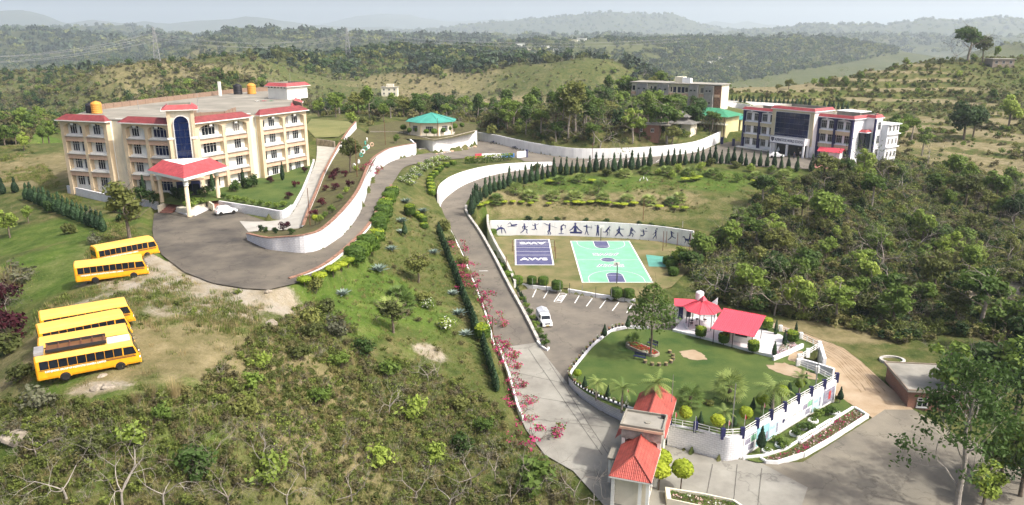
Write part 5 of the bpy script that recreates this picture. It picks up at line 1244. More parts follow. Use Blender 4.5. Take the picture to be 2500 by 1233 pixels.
wall('retaining_wall',[P(1016.5,377.5,15.5),P(1000,362,15.45),P(978,349.5,15.4)],[2.85,2.9,3.0],'short white return wall closing the gap beside the pavilion steps',+1,n=1,smooth=False,flank=False,hz='none')
for i in range(7):
    a = P(1022,377,15.1); b = P(1052,373,14.9); d = Vector((-.35,1.0,0))*i*.42; z = .16*(i+1)
    q = [a+d,b+d,b+d+Vector((-.15,.42,0)),a+d+Vector((-.15,.42,0))]
    tag(MB().prism([(p.x,p.y) for p in q],14.3,14.9+z).build('step','kerb_concrete'),f'{ORD[i]} concrete step from the road up beside the pavilion wall','step','steps beside the pavilion wall')
# ------------------------------------------------------------------ sports courts
mat('court_green', (0.20,0.49,0.31), 0.8, 0.10, 0.5, 0.1, 10, grime=0.0, col2=(0.155,0.38,0.235), detail=10)
mat('court_green2', (0.10,0.30,0.24), 0.75, 0.12, 0.5, 0.1, 10)
mat('court_blue', (0.10,0.10,0.19), 0.8, 0.15, 0.6, 0.1, 10, col2=(0.055,0.058,0.13), detail=10)
mat('line_white', (0.75,0.75,0.72), 0.7, 0.08, 2.0)
CZ = 3.9
def strip(par, pts, w, z, name='line', m_='line_white', closed=False):
    """a painted line following a polyline"""
    mb = MB(); k = len(pts); vs = []
    for i in range(k):
        a = Vector(pts[(i-1)%k] if closed else pts[max(i-1,0)]); b = Vector(pts[(i+1)%k] if closed else pts[min(i+1,k-1)]); d = (b-a); d.normalize()
        n = Vector((-d.y,d.x))*w/2; p = Vector(pts[i]); vs += [(p.x+n.x,p.y+n.y,z),(p.x-n.x,p.y-n.y,z)]
    rng = range(k if closed else k-1)
    mb.add(vs,[(2*i,2*i+1,2*((i+1)%k)+1,2*((i+1)%k)) for i in rng]); return mb.build(name,m_,par)
def rect_line(par, x0, x1, y0, y1, w, z):
    for p, q in (((x0,y0),(x1,y0)),((x1,y0+w/2),(x1,y1-w/2)),((x1,y1),(x0,y1)),((x0,y1-w/2),(x0,y0+w/2))):
        ext = w/2 if p[1] == q[1] else 0
        d = (Vector(q)-Vector(p)).normalized()*ext; strip(par,[Vector(p)-d,Vector(q)+d],w,z,'border_line')
vb = thing('volleyball_court','dark blue volleyball court with white lines and lettering at both ends','court',(4.2,143.2,CZ+0.03))
MB().box(-3.6,3.6,-9.2,9.2,-.1,0.0).build('surface','court_blue',vb); rect_line(vb,-3.52,3.52,-9.12,9.12,0.26,0.006)
for y in (-2.6,0,2.9,6.6): strip(vb,[(-3.4,y),(3.4,y)],0.12,0.006)
for y, r_ in ((-5.4,0),(6.2,math.pi)):
    o_ = link('lettering',textmesh('AWS',2.1,'line_white',0.003,bold=0.07),vb); o_.location = (0,y,0.012); o_.rotation_euler = (0,0,r_); o_.scale = (1.15,1.05,1)
bc = thing('basketball_court','mint green basketball court with dark blue keys and centre circle','court',(18.25,137.4,CZ+0.03))
MB().box(-6.15,6.15,-13.7,13.7,-.1,0.0).build('surface','court_green',bc); rect_line(bc,-6.05,6.05,-13.6,13.6,0.24,0.006)
strip(bc,[(-5.9,0),(-1.4,0)],0.09,0.006); strip(bc,[(1.4,0),(5.9,0)],0.09,0.006)
for s_ in (-1,1):
    key = [(-1.45,13.45),(-1.45,9.6)]+[(-1.45*math.cos(math.pi*i/10),9.6-1.6*math.sin(math.pi*i/10)) for i in range(1,10)]+[(1.45,9.6),(1.45,13.45)]
    key = [(x*s_,y*s_) for x,y in key]; ar = sum(key[i][0]*key[(i+1)%len(key)][1]-key[(i+1)%len(key)][0]*key[i][1] for i in range(len(key))); kk2 = key if ar > 0 else key[::-1]
    MB().add([(x,y,0.005) for x,y in kk2],[tuple(range(len(kk2)))]).build('key','court_blue',bc); strip(bc,key,0.10,0.010); strip(bc,[(-1.4,9.6*s_),(1.4,9.6*s_)],0.09,0.011)
    strip(bc,[(-4.85*math.cos(math.pi*i/28)*s_,(13.4-(1.6 if 0 < i < 28 else 0)-5.0*math.sin(math.pi*i/28))*s_) for i in range(29)],0.09,0.007,'three_point_line')
    o_ = link('lettering',textmesh('AWS',2.3,'line_white',0.002,bold=0.13),bc); o_.location = (0,3.8*s_*-1*-1,0.007); o_.rotation_euler = (0,0,0 if s_ < 0 else math.pi); o_.scale = (1.0,0.95,1)
    o2 = link('lettering',textmesh('AWS',2.3,'court_blue',0.002,bold=0.0),bc); o2.location = (0,3.8*s_,0.014); o2.rotation_euler = o_.rotation_euler; o2.scale = (1.0,0.95,1)
MB().add([(1.35*math.cos(i*math.pi/14),1.35*math.sin(i*math.pi/14),0.005) for i in range(28)],[tuple(range(28))]).build('centre_circle','court_blue',bc); strip(bc,[(1.38*math.cos(i*math.pi/14),1.38*math.sin(i*math.pi/14)) for i in range(28)],0.10,0.010,closed=True); strip(bc,[(-1.3,0),(1.3,0)],0.07,0.011)
for s_, lab in ((-1,'basketball hoop on a dark post at the car park end of the green court'),(1,'basketball hoop on a dark post in front of the mural wall')):
    h = thing('basketball_hoop',lab,'hoop',(18.25+s_*0.2,137.4+s_*14.0,CZ),0 if s_ > 0 else math.pi)
    MB().tube([(0,0,-.2),(0,0,2.6),(0,-.5,3.3),(0,-.95,3.35)],0.09,6).build('post','metal_dark',h); MB().box(-.5,.5,-1.02,-.96,2.9,3.5).build('backboard','offwhite',h); MB().tube([(.22*math.cos(i*.5236),-1.28+.22*math.sin(i*.5236),3.05) for i in range(13)],.02,4).build('ring','rust',h)
tag(MB().add([(*P(*a)[:2],CZ+0.035) for a in [(1577,622,CZ),(1622,627,CZ),(1625,652,CZ),(1584,651,CZ)]][::-1],[(0,1,2,3)]).build('practice_pad','court_green2'),'small plain teal practice pad beside the basketball court','court')
# volleyball posts and net
for x, lab in ((-4.1,'net post on the ramp side of the volleyball court'),(4.2,'net post on the basketball side of the volleyball court')):
    tag(MB().tube([(0,0,-.2),(0,0,2.3)],0.06,6).build('net_post','rust',None,False,(4.2+x,143.2,CZ)),lab,'post')
mb = MB()
for i in range(20): x = -4.0+8.1*i/19; mb.tube([(x,0,1.3),(x,0,2.2)],.006,3,False)
for i in range(6): mb.tube([(-4.0,0,1.3+.18*i),(4.1,0,1.3+.18*i)],.008 if i not in (0,5) else .02,3,False)
tag(mb.build('volleyball_net','offwhite',None,False,(4.2,143.2,CZ)),'thin volleyball net stretched across the dark blue court','net')
for i, (px, py, h, lab) in enumerate(((1236,672,3.5,'rusty pole standing beside the volleyball court on the ramp side'),(1256,640,2.4,'short rusty pole near the corner drum hedges'),(1356,632,2.4,'rusty pole on the grass between the two courts'),(1618,612,4.0,'rusty fence pole at the corner of the bare patch by the mural'),(1626,602,3.2,'rusty fence pole touching the mural near the footballer'),(1652,616,4.0,'rusty fence pole in front of the mural rider'),(1683,618,4.2,'rusty fence pole at the edge of the wood beside the mural'),(1664,590,4.4,'pale pole against the end of the mural wall'))):
    p = P(px,py,CZ); tag(MB().tube([(0,0,-.2),(0,0,h)],0.06,5).build('pole','rust' if 'pale' not in lab else 'kerb_concrete',None,False,p),lab,'pole')
for i, px in enumerate((1268,1300,1334,1367,1390,1421,1454,1492,1525)):
    p = P(px,700+(px-1260)*0.138,CZ); tag(MB().tube([(0,0,-.1),(0,0,1.9)],0.04,5).build('fence_post','steel' if i%2 else 'metal_dark',None,False,p),f'{ORD[i]} thin post from the ramp along the kerb between courts and car park','post','posts along the court kerb')
# parking lines
def quadline(a, b, w, z, name, lab, grp):
    a = P(*a,z); b = P(*b,z); tag(strip(None,[(a.x,a.y),(b.x,b.y)],w,z+0.035,name),lab,'marking',grp)
for i, (a, b) in enumerate((((1309,707),(1298,731)),((1338,711),(1324,734)),((1414,722),(1401,744)),((1446,729),(1431,749)),((1479,733),(1464,753)),((1511,738),(1495,759)),((1544,742),(1530,764)))): quadline(a,b,0.16,3.3,'parking_line',f'{ORD[i]} white parking line from the ramp in the lower car park','parking lines of the lower car park')
for i in range(14):
    x = 1440+i*24; a = (x+8,387-max(0,(x-1600)*.12)); quadline(a,(x-6,396-max(0,(x-1600)*.12)),0.16,12.75+(i>6)*.1+(i>10)*.15,'parking_line',f'{ordn(i)} white parking line along the long wall on the school road','parking lines of the school road')
nm = thing('painted_bay','white painted bay with block letters in the lower car park','marking',P(1369,728,3.3)+Vector((0,0,0.04)))
cs = [P(*a,3.3) for a in ((1367,716),(1383.5,718.5),(1369,739.5),(1352.5,737))]; oq = nm.location
for p, q in ((0,1),(1,2),(2,3),(3,0)): strip(nm,[(cs[p].x-oq.x,cs[p].y-oq.y),(cs[q].x-oq.x,cs[q].y-oq.y)],0.14,0.002+0.002*p)
o_ = link('lettering',textmesh('VISITOR',0.85,'line_white',0.003,bold=0.02),nm); o_.rotation_euler = (0,0,math.atan2(cs[3].y-cs[0].y,cs[3].x-cs[0].x)); o_.location = (0,0,0.01); o_.scale = (1.05,1.6,1)
# seam and joints on the drive
for i, (a, b, z) in enumerate((((1170,662),(1226,661),6.2),)): quadline(a,b,0.22,z+.04,'road_strip','white strip painted across the middle of the ramp',None)
mat('joint', (0.10,0.095,0.08), 0.95, 0.2)
for i, (a, b, lab) in enumerate((((1290,850),(1470,1110),'long dark joint down the middle of the concrete drive'),((1340,880),(1530,1180),'dark joint on the lawn side of the concrete drive'),((1240,905),(1390,935),'cross joint high on the concrete drive'),((1250,960),(1420,985),'cross joint halfway down the concrete drive'),((1270,1020),(1490,1040),'cross joint low on the concrete drive'),((1740,1130),(1720,1233),'joint in the concrete below the lawn wall nearest the planter'),((1800,1130),(1790,1233),'middle joint in the concrete outside the gate'),((1860,1140),(1850,1233),'outer joint in the concrete outside the gate'))):
    za = 3.5-(a[1]-850)*0.0026; zb_ = 3.5-(b[1]-850)*0.0026; A = P(*a,max(za,2.62)); B = P(*b,max(zb_,2.62)); zf = PADS['entrance_concrete'][1]
    pts = [A.lerp(B,k/12)+Vector((0.015*math.sin(k*2.3+i),0,0)) for k in range(13)]; mb = MB(); vs = []
    for k, p in enumerate(pts):
        d = (B-A).normalized(); nn = Vector((-d.y,d.x,0))*0.035; z = float(zf(np.array([p.x]),np.array([p.y]))[0])+0.02
        vs += [(p.x+nn.x,p.y+nn.y,z),(p.x-nn.x,p.y-nn.y,z)]
    mb.add(vs,[(2*k,2*k+1,2*k+3,2*k+2) for k in range(12)]); tag(mb.build('road_joint','joint'),lab,'joint')

# ------------------------------------------------------------------ mural figures: dark blue athletes painted on the wall
mat('mural_blue', (0.035,0.042,0.15), 0.75, 0.15, 1.0)
mw, mpts, mh = WALLS['mural']
def px_of(p): dep = p.y*_c-(p.z-CAM_Z)*_s; return 1250+FPX*p.x/dep
FIG = {  # limbs as 2-D strokes (x, z, half width), head (x, z, r); unit: body height 1
 'cartwheel': ([[(-.45,.28,.07),(-.2,.45,.09),(0,.5,.10),(.25,.42,.05),(.42,.02,.03)],[(0,.48,.05),(.05,.0,.035)],[(-.2,.45,.04),(-.35,.75,.02)],[(-.1,.5,.04),(.02,.78,.02)]],[(-.5,.25,.08)]),
 'swim': ([[(-.1,.62,.08),(.35,.68,.09)],[(-.05,.66,.05),(-.25,.92,.035),(-.5,.75,.03)],[(-.5,.5,.02),(.5,.5,.012)]],[(.45,.72,.07)]),
 'run': ([[(0,.85,.07),(.05,.5,.08)],[(.05,.5,.06),(.28,.4,.05),(.25,.08,.035),(.35,.02,.03)],[(.03,.5,.06),(-.1,.28,.05),(-.38,.05,.03)],[(0,.8,.04),(-.2,.68,.035),(-.12,.5,.03)],[(.02,.8,.04),(.2,.65,.03),(.35,.75,.03)]],[(0,.98,.075)]),
 'jump': ([[(0,.85,.08),(.05,.42,.09)],[(.05,.42,.06),(.2,.22,.05)],[(.05,.42,.06),(-.1,.2,.05),(-.4,.25,.03)],[(.02,.82,.04),(.25,.85,.03),(.48,1.0,.02)],[(0,.8,.04),(-.22,.72,.03),(-.32,.85,.03)]],[(0,.98,.07)]),
 'javelin': ([[(.05,.88,.08),(.05,.45,.09)],[(.05,.45,.06),(-.1,.25,.05),(0,.05,.03),(-.1,.0,.03)],[(.07,.45,.06),(.05,.28,.04),(.18,.1,.03),(.12,.0,.03)],[(.03,.88,.04),(-.2,.9,.03),(-.4,1.05,.02)],[(-.5,1.05,.012),(.75,.62,.012)]],[(.08,1.0,.07)]),
 'gymnast': ([[(0,.45,.05),(0,.05,.04)],[(0,.45,.09),(0,.8,.08),(.15,.95,.05),(.45,.92,.04),(.4,.6,.03)],[(0,.85,.05),(.25,1.05,.03)],[(-.25,.02,.03),(.25,.02,.03)]],[(.12,.52,.08)]),
 'yoga': ([[(0,.82,.09),(0,.2,.17)],[(-.6,.1,.09),(.6,.1,.09)],[(-.12,.72,.07),(-.32,.45,.06),(-.68,.22,.035)],[(.12,.72,.07),(.32,.45,.06),(.68,.22,.035)]],[(0,1.0,.11)]),
 'archer': ([[(0,.84,.07),(0,.5,.07)],[(0,.5,.05),(-.15,.02,.03)],[(0,.5,.05),(.15,.02,.03),(.22,.0,.03)],[(0,.82,.04),(-.3,.86,.03),(-.1,.9,.03)],[(0,.8,.035),(.48,.78,.02)],[(.42,1.0,.01),(.52,.78,.012),(.42,.56,.01)]],[(0,.97,.07)]),
 'golfer': ([[(0,.85,.10),(0,.48,.10)],[(-.03,.48,.06),(-.1,.02,.045)],[(.05,.48,.06),(.1,.02,.045)],[(0,.84,.05),(.25,.78,.045),(.25,.92,.04)],[(.25,.94,.015),(-.3,.97,.015)]],[(-.02,.98,.075)]),
 'sprinter': ([[(.1,.85,.08),(-.12,.5,.09)],[(-.12,.5,.06),(.05,.3,.05),(-.05,.03,.035)],[(-.12,.5,.06),(-.25,.38,.05),(-.48,.38,.03)],[(.08,.82,.04),(.25,.58,.03)],[(.2,.7,.015),(.18,.0,.015)]],[(.2,.97,.075)]),
 'karate': ([[(0,.84,.08),(0,.45,.10)],[(0,.45,.09),(-.3,.1,.06),(-.38,.0,.04)],[(0,.45,.09),(.3,.1,.06),(.42,.02,.04)],[(0,.78,.05),(.5,.78,.03)],[(-.02,.78,.05),(-.25,.62,.04),(-.1,.5,.04)]],[(0,.98,.075)]),
 'batsman': ([[(0,.85,.08),(-.02,.45,.09)],[(-.02,.45,.07),(.25,.3,.05),(.18,.02,.04)],[(-.04,.45,.07),(-.12,.1,.05),(-.35,.05,.03)],[(0,.82,.05),(.2,.66,.04),(.12,.92,.03)],[(.15,.9,.02),(.5,.5,.045)]],[(.03,.98,.08)]),
 'spiker': ([[(-.02,.78,.08),(.1,.35,.08)],[(.1,.35,.06),(0,.15,.05),(-.38,.2,.03)],[(.1,.35,.06),(-.02,.12,.04),(-.35,.08,.03)],[(0,.76,.04),(.48,.74,.025)],[(-.02,.76,.04),(-.28,.7,.03),(-.34,.9,.02)]],[(-.04,.9,.07),(.32,1.08,.08)]),
 'netball': ([[(0,.78,.06),(.02,.45,.07)],[(.02,.45,.05),(-.25,.02,.03)],[(.02,.45,.05),(.1,.02,.03),(.18,.0,.03)],[(0,.76,.035),(-.28,.4,.02)],[(0,.76,.035),(.18,.78,.03),(.12,.98,.03)],[(.35,.8,.02),(.48,.78,.06)]],[(0,.9,.07),(.1,1.06,.075)]),
 'kicker': ([[(0,.95,.08),(.05,.55,.09)],[(.05,.55,.06),(-.05,.3,.05),(-.35,.02,.035)],[(.05,.55,.06),(.25,.42,.05),(.5,.3,.04)],[(0,.92,.05),(.28,.86,.04)]],[(-.05,1.02,.06),(.55,.36,.10)]),
 'rider': ([[(-.4,.45,.11),(.35,.42,.11)],[(-.4,.45,.06),(-.6,.72,.05),(-.72,.66,.05)],[(-.35,.4,.05),(-.5,.05,.025)],[(-.2,.4,.05),(-.05,.08,.025)],[(.3,.4,.05),(.2,.05,.025)],[(.38,.4,.05),(.55,.1,.025)],[(.4,.45,.03),(.62,.25,.02)],[(0,.52,.08),(.05,.9,.08)]],[(.05,1.04,.075)])}
def figure(name, px, hgt, lift):
    for i in range(len(mpts)-1):
        a, b = px_of(mpts[i]), px_of(mpts[i+1])
        if a <= px <= b:
            t_ = (px-a)/(b-a); p = mpts[i].lerp(mpts[i+1],t_); d = mpts[i+1]-mpts[i]; d.z = 0; d.normalize(); break
    else: return
    limbs, heads = FIG[name]; mb = MB(); n_ = 0
    nv = Vector((d.y,-d.x,0))
    def pt(x, z, off): return p+d*(x*hgt)+Vector((0,0,lift+z*hgt))+nv*off
    for lm in limbs:
        off = 0.02+0.003*n_; n_ += 1
        for (x0,z0,w0),(x1,z1,w1) in zip(lm,lm[1:]):
            off += 0.0007
            dx, dz = x1-x0, z1-z0; L = math.hypot(dx,dz) or 1; nx, nz_ = -dz/L, dx/L; pts2 = []
            for k in range(7):
                th = math.pi*k/6; pts2.append((x0+w0*(nx*math.cos(th)-dx/L*math.sin(th)), z0+w0*(nz_*math.cos(th)-dz/L*math.sin(th))))
            for k in range(7):
                th = math.pi*k/6; pts2.append((x1+w1*(-nx*math.cos(th)+dx/L*math.sin(th)), z1+w1*(-nz_*math.cos(th)+dz/L*math.sin(th))))
            mb.add([pt(x,z,off) for x,z in pts2],[tuple(range(14))])
    for (x,z,r_) in heads:
        n_ += 1; mb.add([pt(x+r_*math.cos(k*math.pi/7),z+r_*math.sin(k*math.pi/7),0.02+.003*n_) for k in range(14)],[tuple(range(14))])
    mb.build('painted_figure','mural_blue',mw)
for nm_, px, h, l in (('cartwheel',1224,2.3,.35),('swim',1251,2.0,.85),('run',1280,2.1,.35),('jump',1306,1.7,.85),('javelin',1340,2.3,.2),('gymnast',1370,2.0,.35),('yoga',1404,2.15,.45),('archer',1432,2.1,.3),('golfer',1459,2.2,.2),('sprinter',1483,2.0,.25),('karate',1511,2.0,.3),('batsman',1540,1.9,.35),('spiker',1570,1.7,.5),('netball',1600,2.1,.3),('kicker',1638,1.9,.5),('rider',1682,2.0,.4)): figure(nm_,px,h,l)

# ------------------------------------------------------------------ buses
mat('bus_yellow', (0.80,0.36,0.012), 0.45, 0.07, 1.2, spec=0.4, grime=0.3, coat=0.1)
mat('bus_roof', (0.76,0.45,0.09), 0.55, 0.08, 1.0, grime=0.15)
mat('bus_roof_white', (0.55,0.56,0.52), 0.6, 0.1, 1.0, grime=0.25)
mat('tyre', (0.018,0.017,0.016), 0.9, 0.2); mat('rim', (0.30,0.28,0.24), 0.6, 0.2)
mat('lamp_glass', (0.75,0.75,0.72), 0.15, 0.05, spec=0.6); mat('tail_red', (0.35,0.01,0.01), 0.3, 0.1)
mat('stripe_brown', (0.16,0.075,0.03), 0.6, 0.1); mat('plate_yellow', (0.75,0.45,0.05), 0.6, 0.05)
mat('car_white', (0.82,0.82,0.81), 0.25, 0.02, 1.0, spec=0.5, coat=0.4); mat('canvas_grey', (0.42,0.44,0.47), 0.9, 0.1, 1.5)
def wheel(par, x, y, r, w, name='wheel'):
    o_ = MB().lathe([(r*.62,-w/2),(r*.95,-w/2),(r,-w*.3),(r,w*.3),(r*.95,w/2),(r*.62,w/2)],18).build(name,'tyre',par,True); o_.location = (x,y,r); o_.rotation_euler = (math.pi/2,0,0)
    MB().lathe([(0.02,w*.32),(r*.2,w*.36),(r*.22,w*.22),(r*.6,w*.28),(r*.62,w*.3),(r*.62,-w*.3),(r*.6,-w*.28),(r*.22,-w*.22),(r*.2,-w*.36),(0.02,-w*.32)],14).build('rim','rim',o_,True)
    return o_
BUS_SIG = 'SUKHJINDER GROUP OF INSTITUTES DUNERA CAMPUS'
_btxt = None
def make_bus(name, label, L, roof='bus_roof', nwin=9, carrier=False, W_=2.25, H_=2.5):
    global _btxt
    t_ = thing(name,label,'bus',group='school buses parked on the grass')
    hw = W_/2; sec = [(-hw+.05,.38),(-hw,.55),(-hw,1.25),(-hw+.05,2.05),(-hw+.14,H_-.18),(-hw+.34,H_-.05),(-.5,H_),(.5,H_),(hw-.34,H_-.05),(hw-.14,H_-.18),(hw-.05,2.05),(hw,1.25),(hw,.55),(hw-.05,.38)]
    n = len(sec); st = [(-L/2,.93,.96),(-L/2+.12,1,1),(-L*.2,1,1),(L*.2,1,1),(L/2-.9,1,1),(L/2-.35,1,.985)]
    mb = MB(); vs = []
    for x, ky, kz in st: vs += [(x,y*ky,.38+(z-.38)*kz) for y,z in sec]
    # nose: windscreen leans back above the waist
    vs += [(L/2 + (0.10 if z < 1.15 else .10-(z-1.15)*.38), y*.93, .38+(z-.38)*.97) for y,z in sec]
    S_ = len(st)+1; fs = []; mi = []
    for i in range(S_-1):
        for j in range(n):
            f = (i*n+j,i*n+(j+1)%n,(i+1)*n+(j+1)%n,(i+1)*n+j); fs.append(f[::-1]); mi.append(1 if 3 <= j <= 8 and 1 <= i else 0)
    fs += [tuple(range(n)), tuple(range((S_-1)*n+n-1,(S_-1)*n-1,-1))]; mi += [0,0]
    mb.v = vs; mb.f = fs; mb.mi = mi
    body = mb.build('body',['bus_yellow',roof],t_)
    bpy.context.view_layer.update
    for s_ in (-1,1):
        ww = (L-1.5)/nwin
        for k in range(nwin):
            x0 = -L/2+.3+k*ww
            w_ = MB(); z0, z1 = 1.30, 2.02; y0 = hw+.012; y1 = hw-.035
            vs = [(x0+.02,s_*y0,z0),(x0+ww-.015,s_*y0,z0),(x0+ww-.015,s_*y1,z1),(x0+.02,s_*y1,z1)]; vs += [(v[0],v[1]-s_*.03,v[2]) for v in vs]
            w_.add(vs,[(0,1,2,3),(4,7,6,5),(0,4,5,1),(1,5,6,2),(2,6,7,3),(3,7,4,0)] if s_ < 0 else [(3,2,1,0),(5,6,7,4),(1,5,4,0),(2,6,5,1),(3,7,6,2),(0,4,7,3)]); w_.build('window','glass_dark',t_)
        w_ = MB(); x0, x1 = L/2-1.12, L/2-.28
        vs = [(x0,s_*(hw+.012),1.30),(x1+.15,s_*(hw+.012),1.30),(x1-.05,s_*(hw-.035),1.98),(x0,s_*(hw-.035),1.98)]; vs += [(v[0],v[1]-s_*.03,v[2]) for v in vs]
        w_.add(vs,[(0,1,2,3),(4,7,6,5),(0,4,5,1),(1,5,6,2),(2,6,7,3),(3,7,4,0)] if s_ < 0 else [(3,2,1,0),(5,6,7,4),(1,5,4,0),(2,6,5,1),(3,7,6,2),(0,4,7,3)]); w_.build('cab_window','glass_dark',t_)
        MB().box(-L/2+.2,L/2-.3,s_*(hw+.008)-.006,s_*(hw+.008)+.006,1.205,1.245).build('rub_rail','metal_dark',t_)
        MB().box(L/2-2.6,L/2-.2,s_*(hw+.010)-.005,s_*(hw+.010)+.005,1.06,1.17).build('stripe','stripe_brown',t_)
        if _btxt is None: _btxt = textmesh(BUS_SIG,0.26,'school_white',0.004,bold=0.008)
        o_ = link('lettering',_btxt,t_); o_.rotation_euler = (math.pi/2,0,0 if s_ < 0 else math.pi); o_.location = (-0.95*1,s_*(hw+.014),1.08); o_.scale = (L*.63/6.9*1.0,0.85,1)
        for x in (-L*.235,L*.305):
            ar_ = MB().add([(x+.50*math.cos(math.pi*i/10),s_*(hw+.02),.36+.50*math.sin(math.pi*i/10)) for i in range(11)]+[(x+.41*math.cos(math.pi*i/10),s_*(hw+.02),.36+.41*math.sin(math.pi*i/10)) for i in range(11)],[(i,i+1,12+i,11+i) if s_ > 0 else (11+i,12+i,i+1,i) for i in range(10)]).build('wheel_arch','bus_yellow',t_)
            MB().add([(x+.41*math.cos(math.pi*i/10),s_*(hw+.016),.36+.41*math.sin(math.pi*i/10)) for i in range(11)],[tuple(range(11)) if s_ > 0 else tuple(range(10,-1,-1))]).build('arch_lining','tyre',ar_)
            wheel(t_,x,s_*(hw-.03),.37,.24)
        MB().lathe([(.13,0),(.12,.05),(.02,.06)],10).build('headlight','lamp_glass',t_).matrix_local = Matrix.Translation((L/2+.09,s_*.75,.78)) @ Matrix.Rotation(math.pi/2,4,'Y')
        MB().box(-L/2-.03,-L/2-.004,s_*.85-.1,s_*.85+.1,.75,1.0).build('tail_light','tail_red',t_)
        MB().tube([(L/2-.1,s_*hw,1.75),(L/2+.2,s_*(hw+.22),1.8)],.02,4).build('mirror','metal_dark',t_)
    fx = lambda z: L/2+.10-(z-1.15)*.38*.97+.015
    MB().add([(fx(1.25),-.95,1.25),(fx(1.25),.95,1.25),(fx(2.12),.84,2.12),(fx(2.12),-.84,2.12),(fx(1.25)-.05,-.95,1.25),(fx(1.25)-.05,.95,1.25),(fx(2.12)-.05,.84,2.12),(fx(2.12)-.05,-.84,2.12)],[(0,1,2,3),(7,6,5,4),(3,2,6,7),(1,5,6,2),(0,3,7,4)]).build('windscreen','glass_dark',t_)
    MB().box(-L/2-.02,-L/2-.004,-.85,.85,1.3,1.95).build('rear_window','glass_dark',t_)
    MB().bevbox(L/2+.05,L/2+.22,-hw+.08,hw-.08,.36,.58,.05).build('bumper','bus_yellow',t_); MB().box(L/2+.10,L/2+.125,-.45,.45,.72,.95).build('grille','metal_dark',t_)
    if carrier:
        c3 = MB().box(-L/2+.9,L/2-2.3,-.9,.9,H_+.12,H_+.17).build('roof_carrier','stripe_brown',t_)
        for k in range(6): MB().box(-L/2+.95+k*(L-3.3)/5.2,-L/2+1.03+k*(L-3.3)/5.2,-.9,.9,H_+.173,H_+.30).build('carrier_slat','rust',c3)
        for s_ in (-1,1): MB().box(-L/2+.9,L/2-2.3,s_*.9-.04,s_*.9+.04,H_+.175,H_+.42).build('carrier_rail','metal_dark',c3)
        MB().box(-L/2+.05,-L/2+.75,-.8,.8,H_+.003,H_+.28).build('tarpaulin','cement',t_); MB().box(L/2-2.25,L/2-.45,-.8,.8,H_-.02,H_+.02).build('roof_panel','bus_roof_white',t_)
    return t_
ZG = 17.0
def place_bus(t_, rear, front, W_=2.25, zedge=2.2):
    """rear and front: near roof edge in the photo"""
    a = P(*rear,ZG+zedge); b = P(*front,ZG+zedge); d = (b-a); d.z = 0; d.normalize(); nrm = Vector((-d.y,d.x,0)); m_ = (a+b)/2+nrm*(W_/2-.1)
    t_.location = (m_.x,m_.y,ground(m_.x,m_.y)+0.02); t_.rotation_euler = (0,0,math.atan2(d.y,d.x)); return (b-a).length
for (rear, front, lab, kw) in (((90,872),(324,831),'yellow school bus nearest the slope, with a dark roof carrier and whitish roof panel',dict(carrier=True)),((101,843),(313,806),'yellow school bus parked second in the row of four, behind the carrier bus',{}),((102,817),(305,777),'yellow school bus third in the tight row of four',{}),((106,788),(313,752),'yellow school bus at the far end of the tight row of four',{}),((187,658),(349,639),'yellow school bus in front of the two parked by the asphalt edge',{}),((241,622),(378,596),'yellow school bus with its nose over the asphalt edge, behind another bus',{})):
    a = P(*rear,ZG+2.2); b = P(*front,ZG+2.2); L_ = (b-a).length+0.55
    bt = make_bus('school_bus',lab,max(L_,7.2),**kw); place_bus(bt,rear,front)

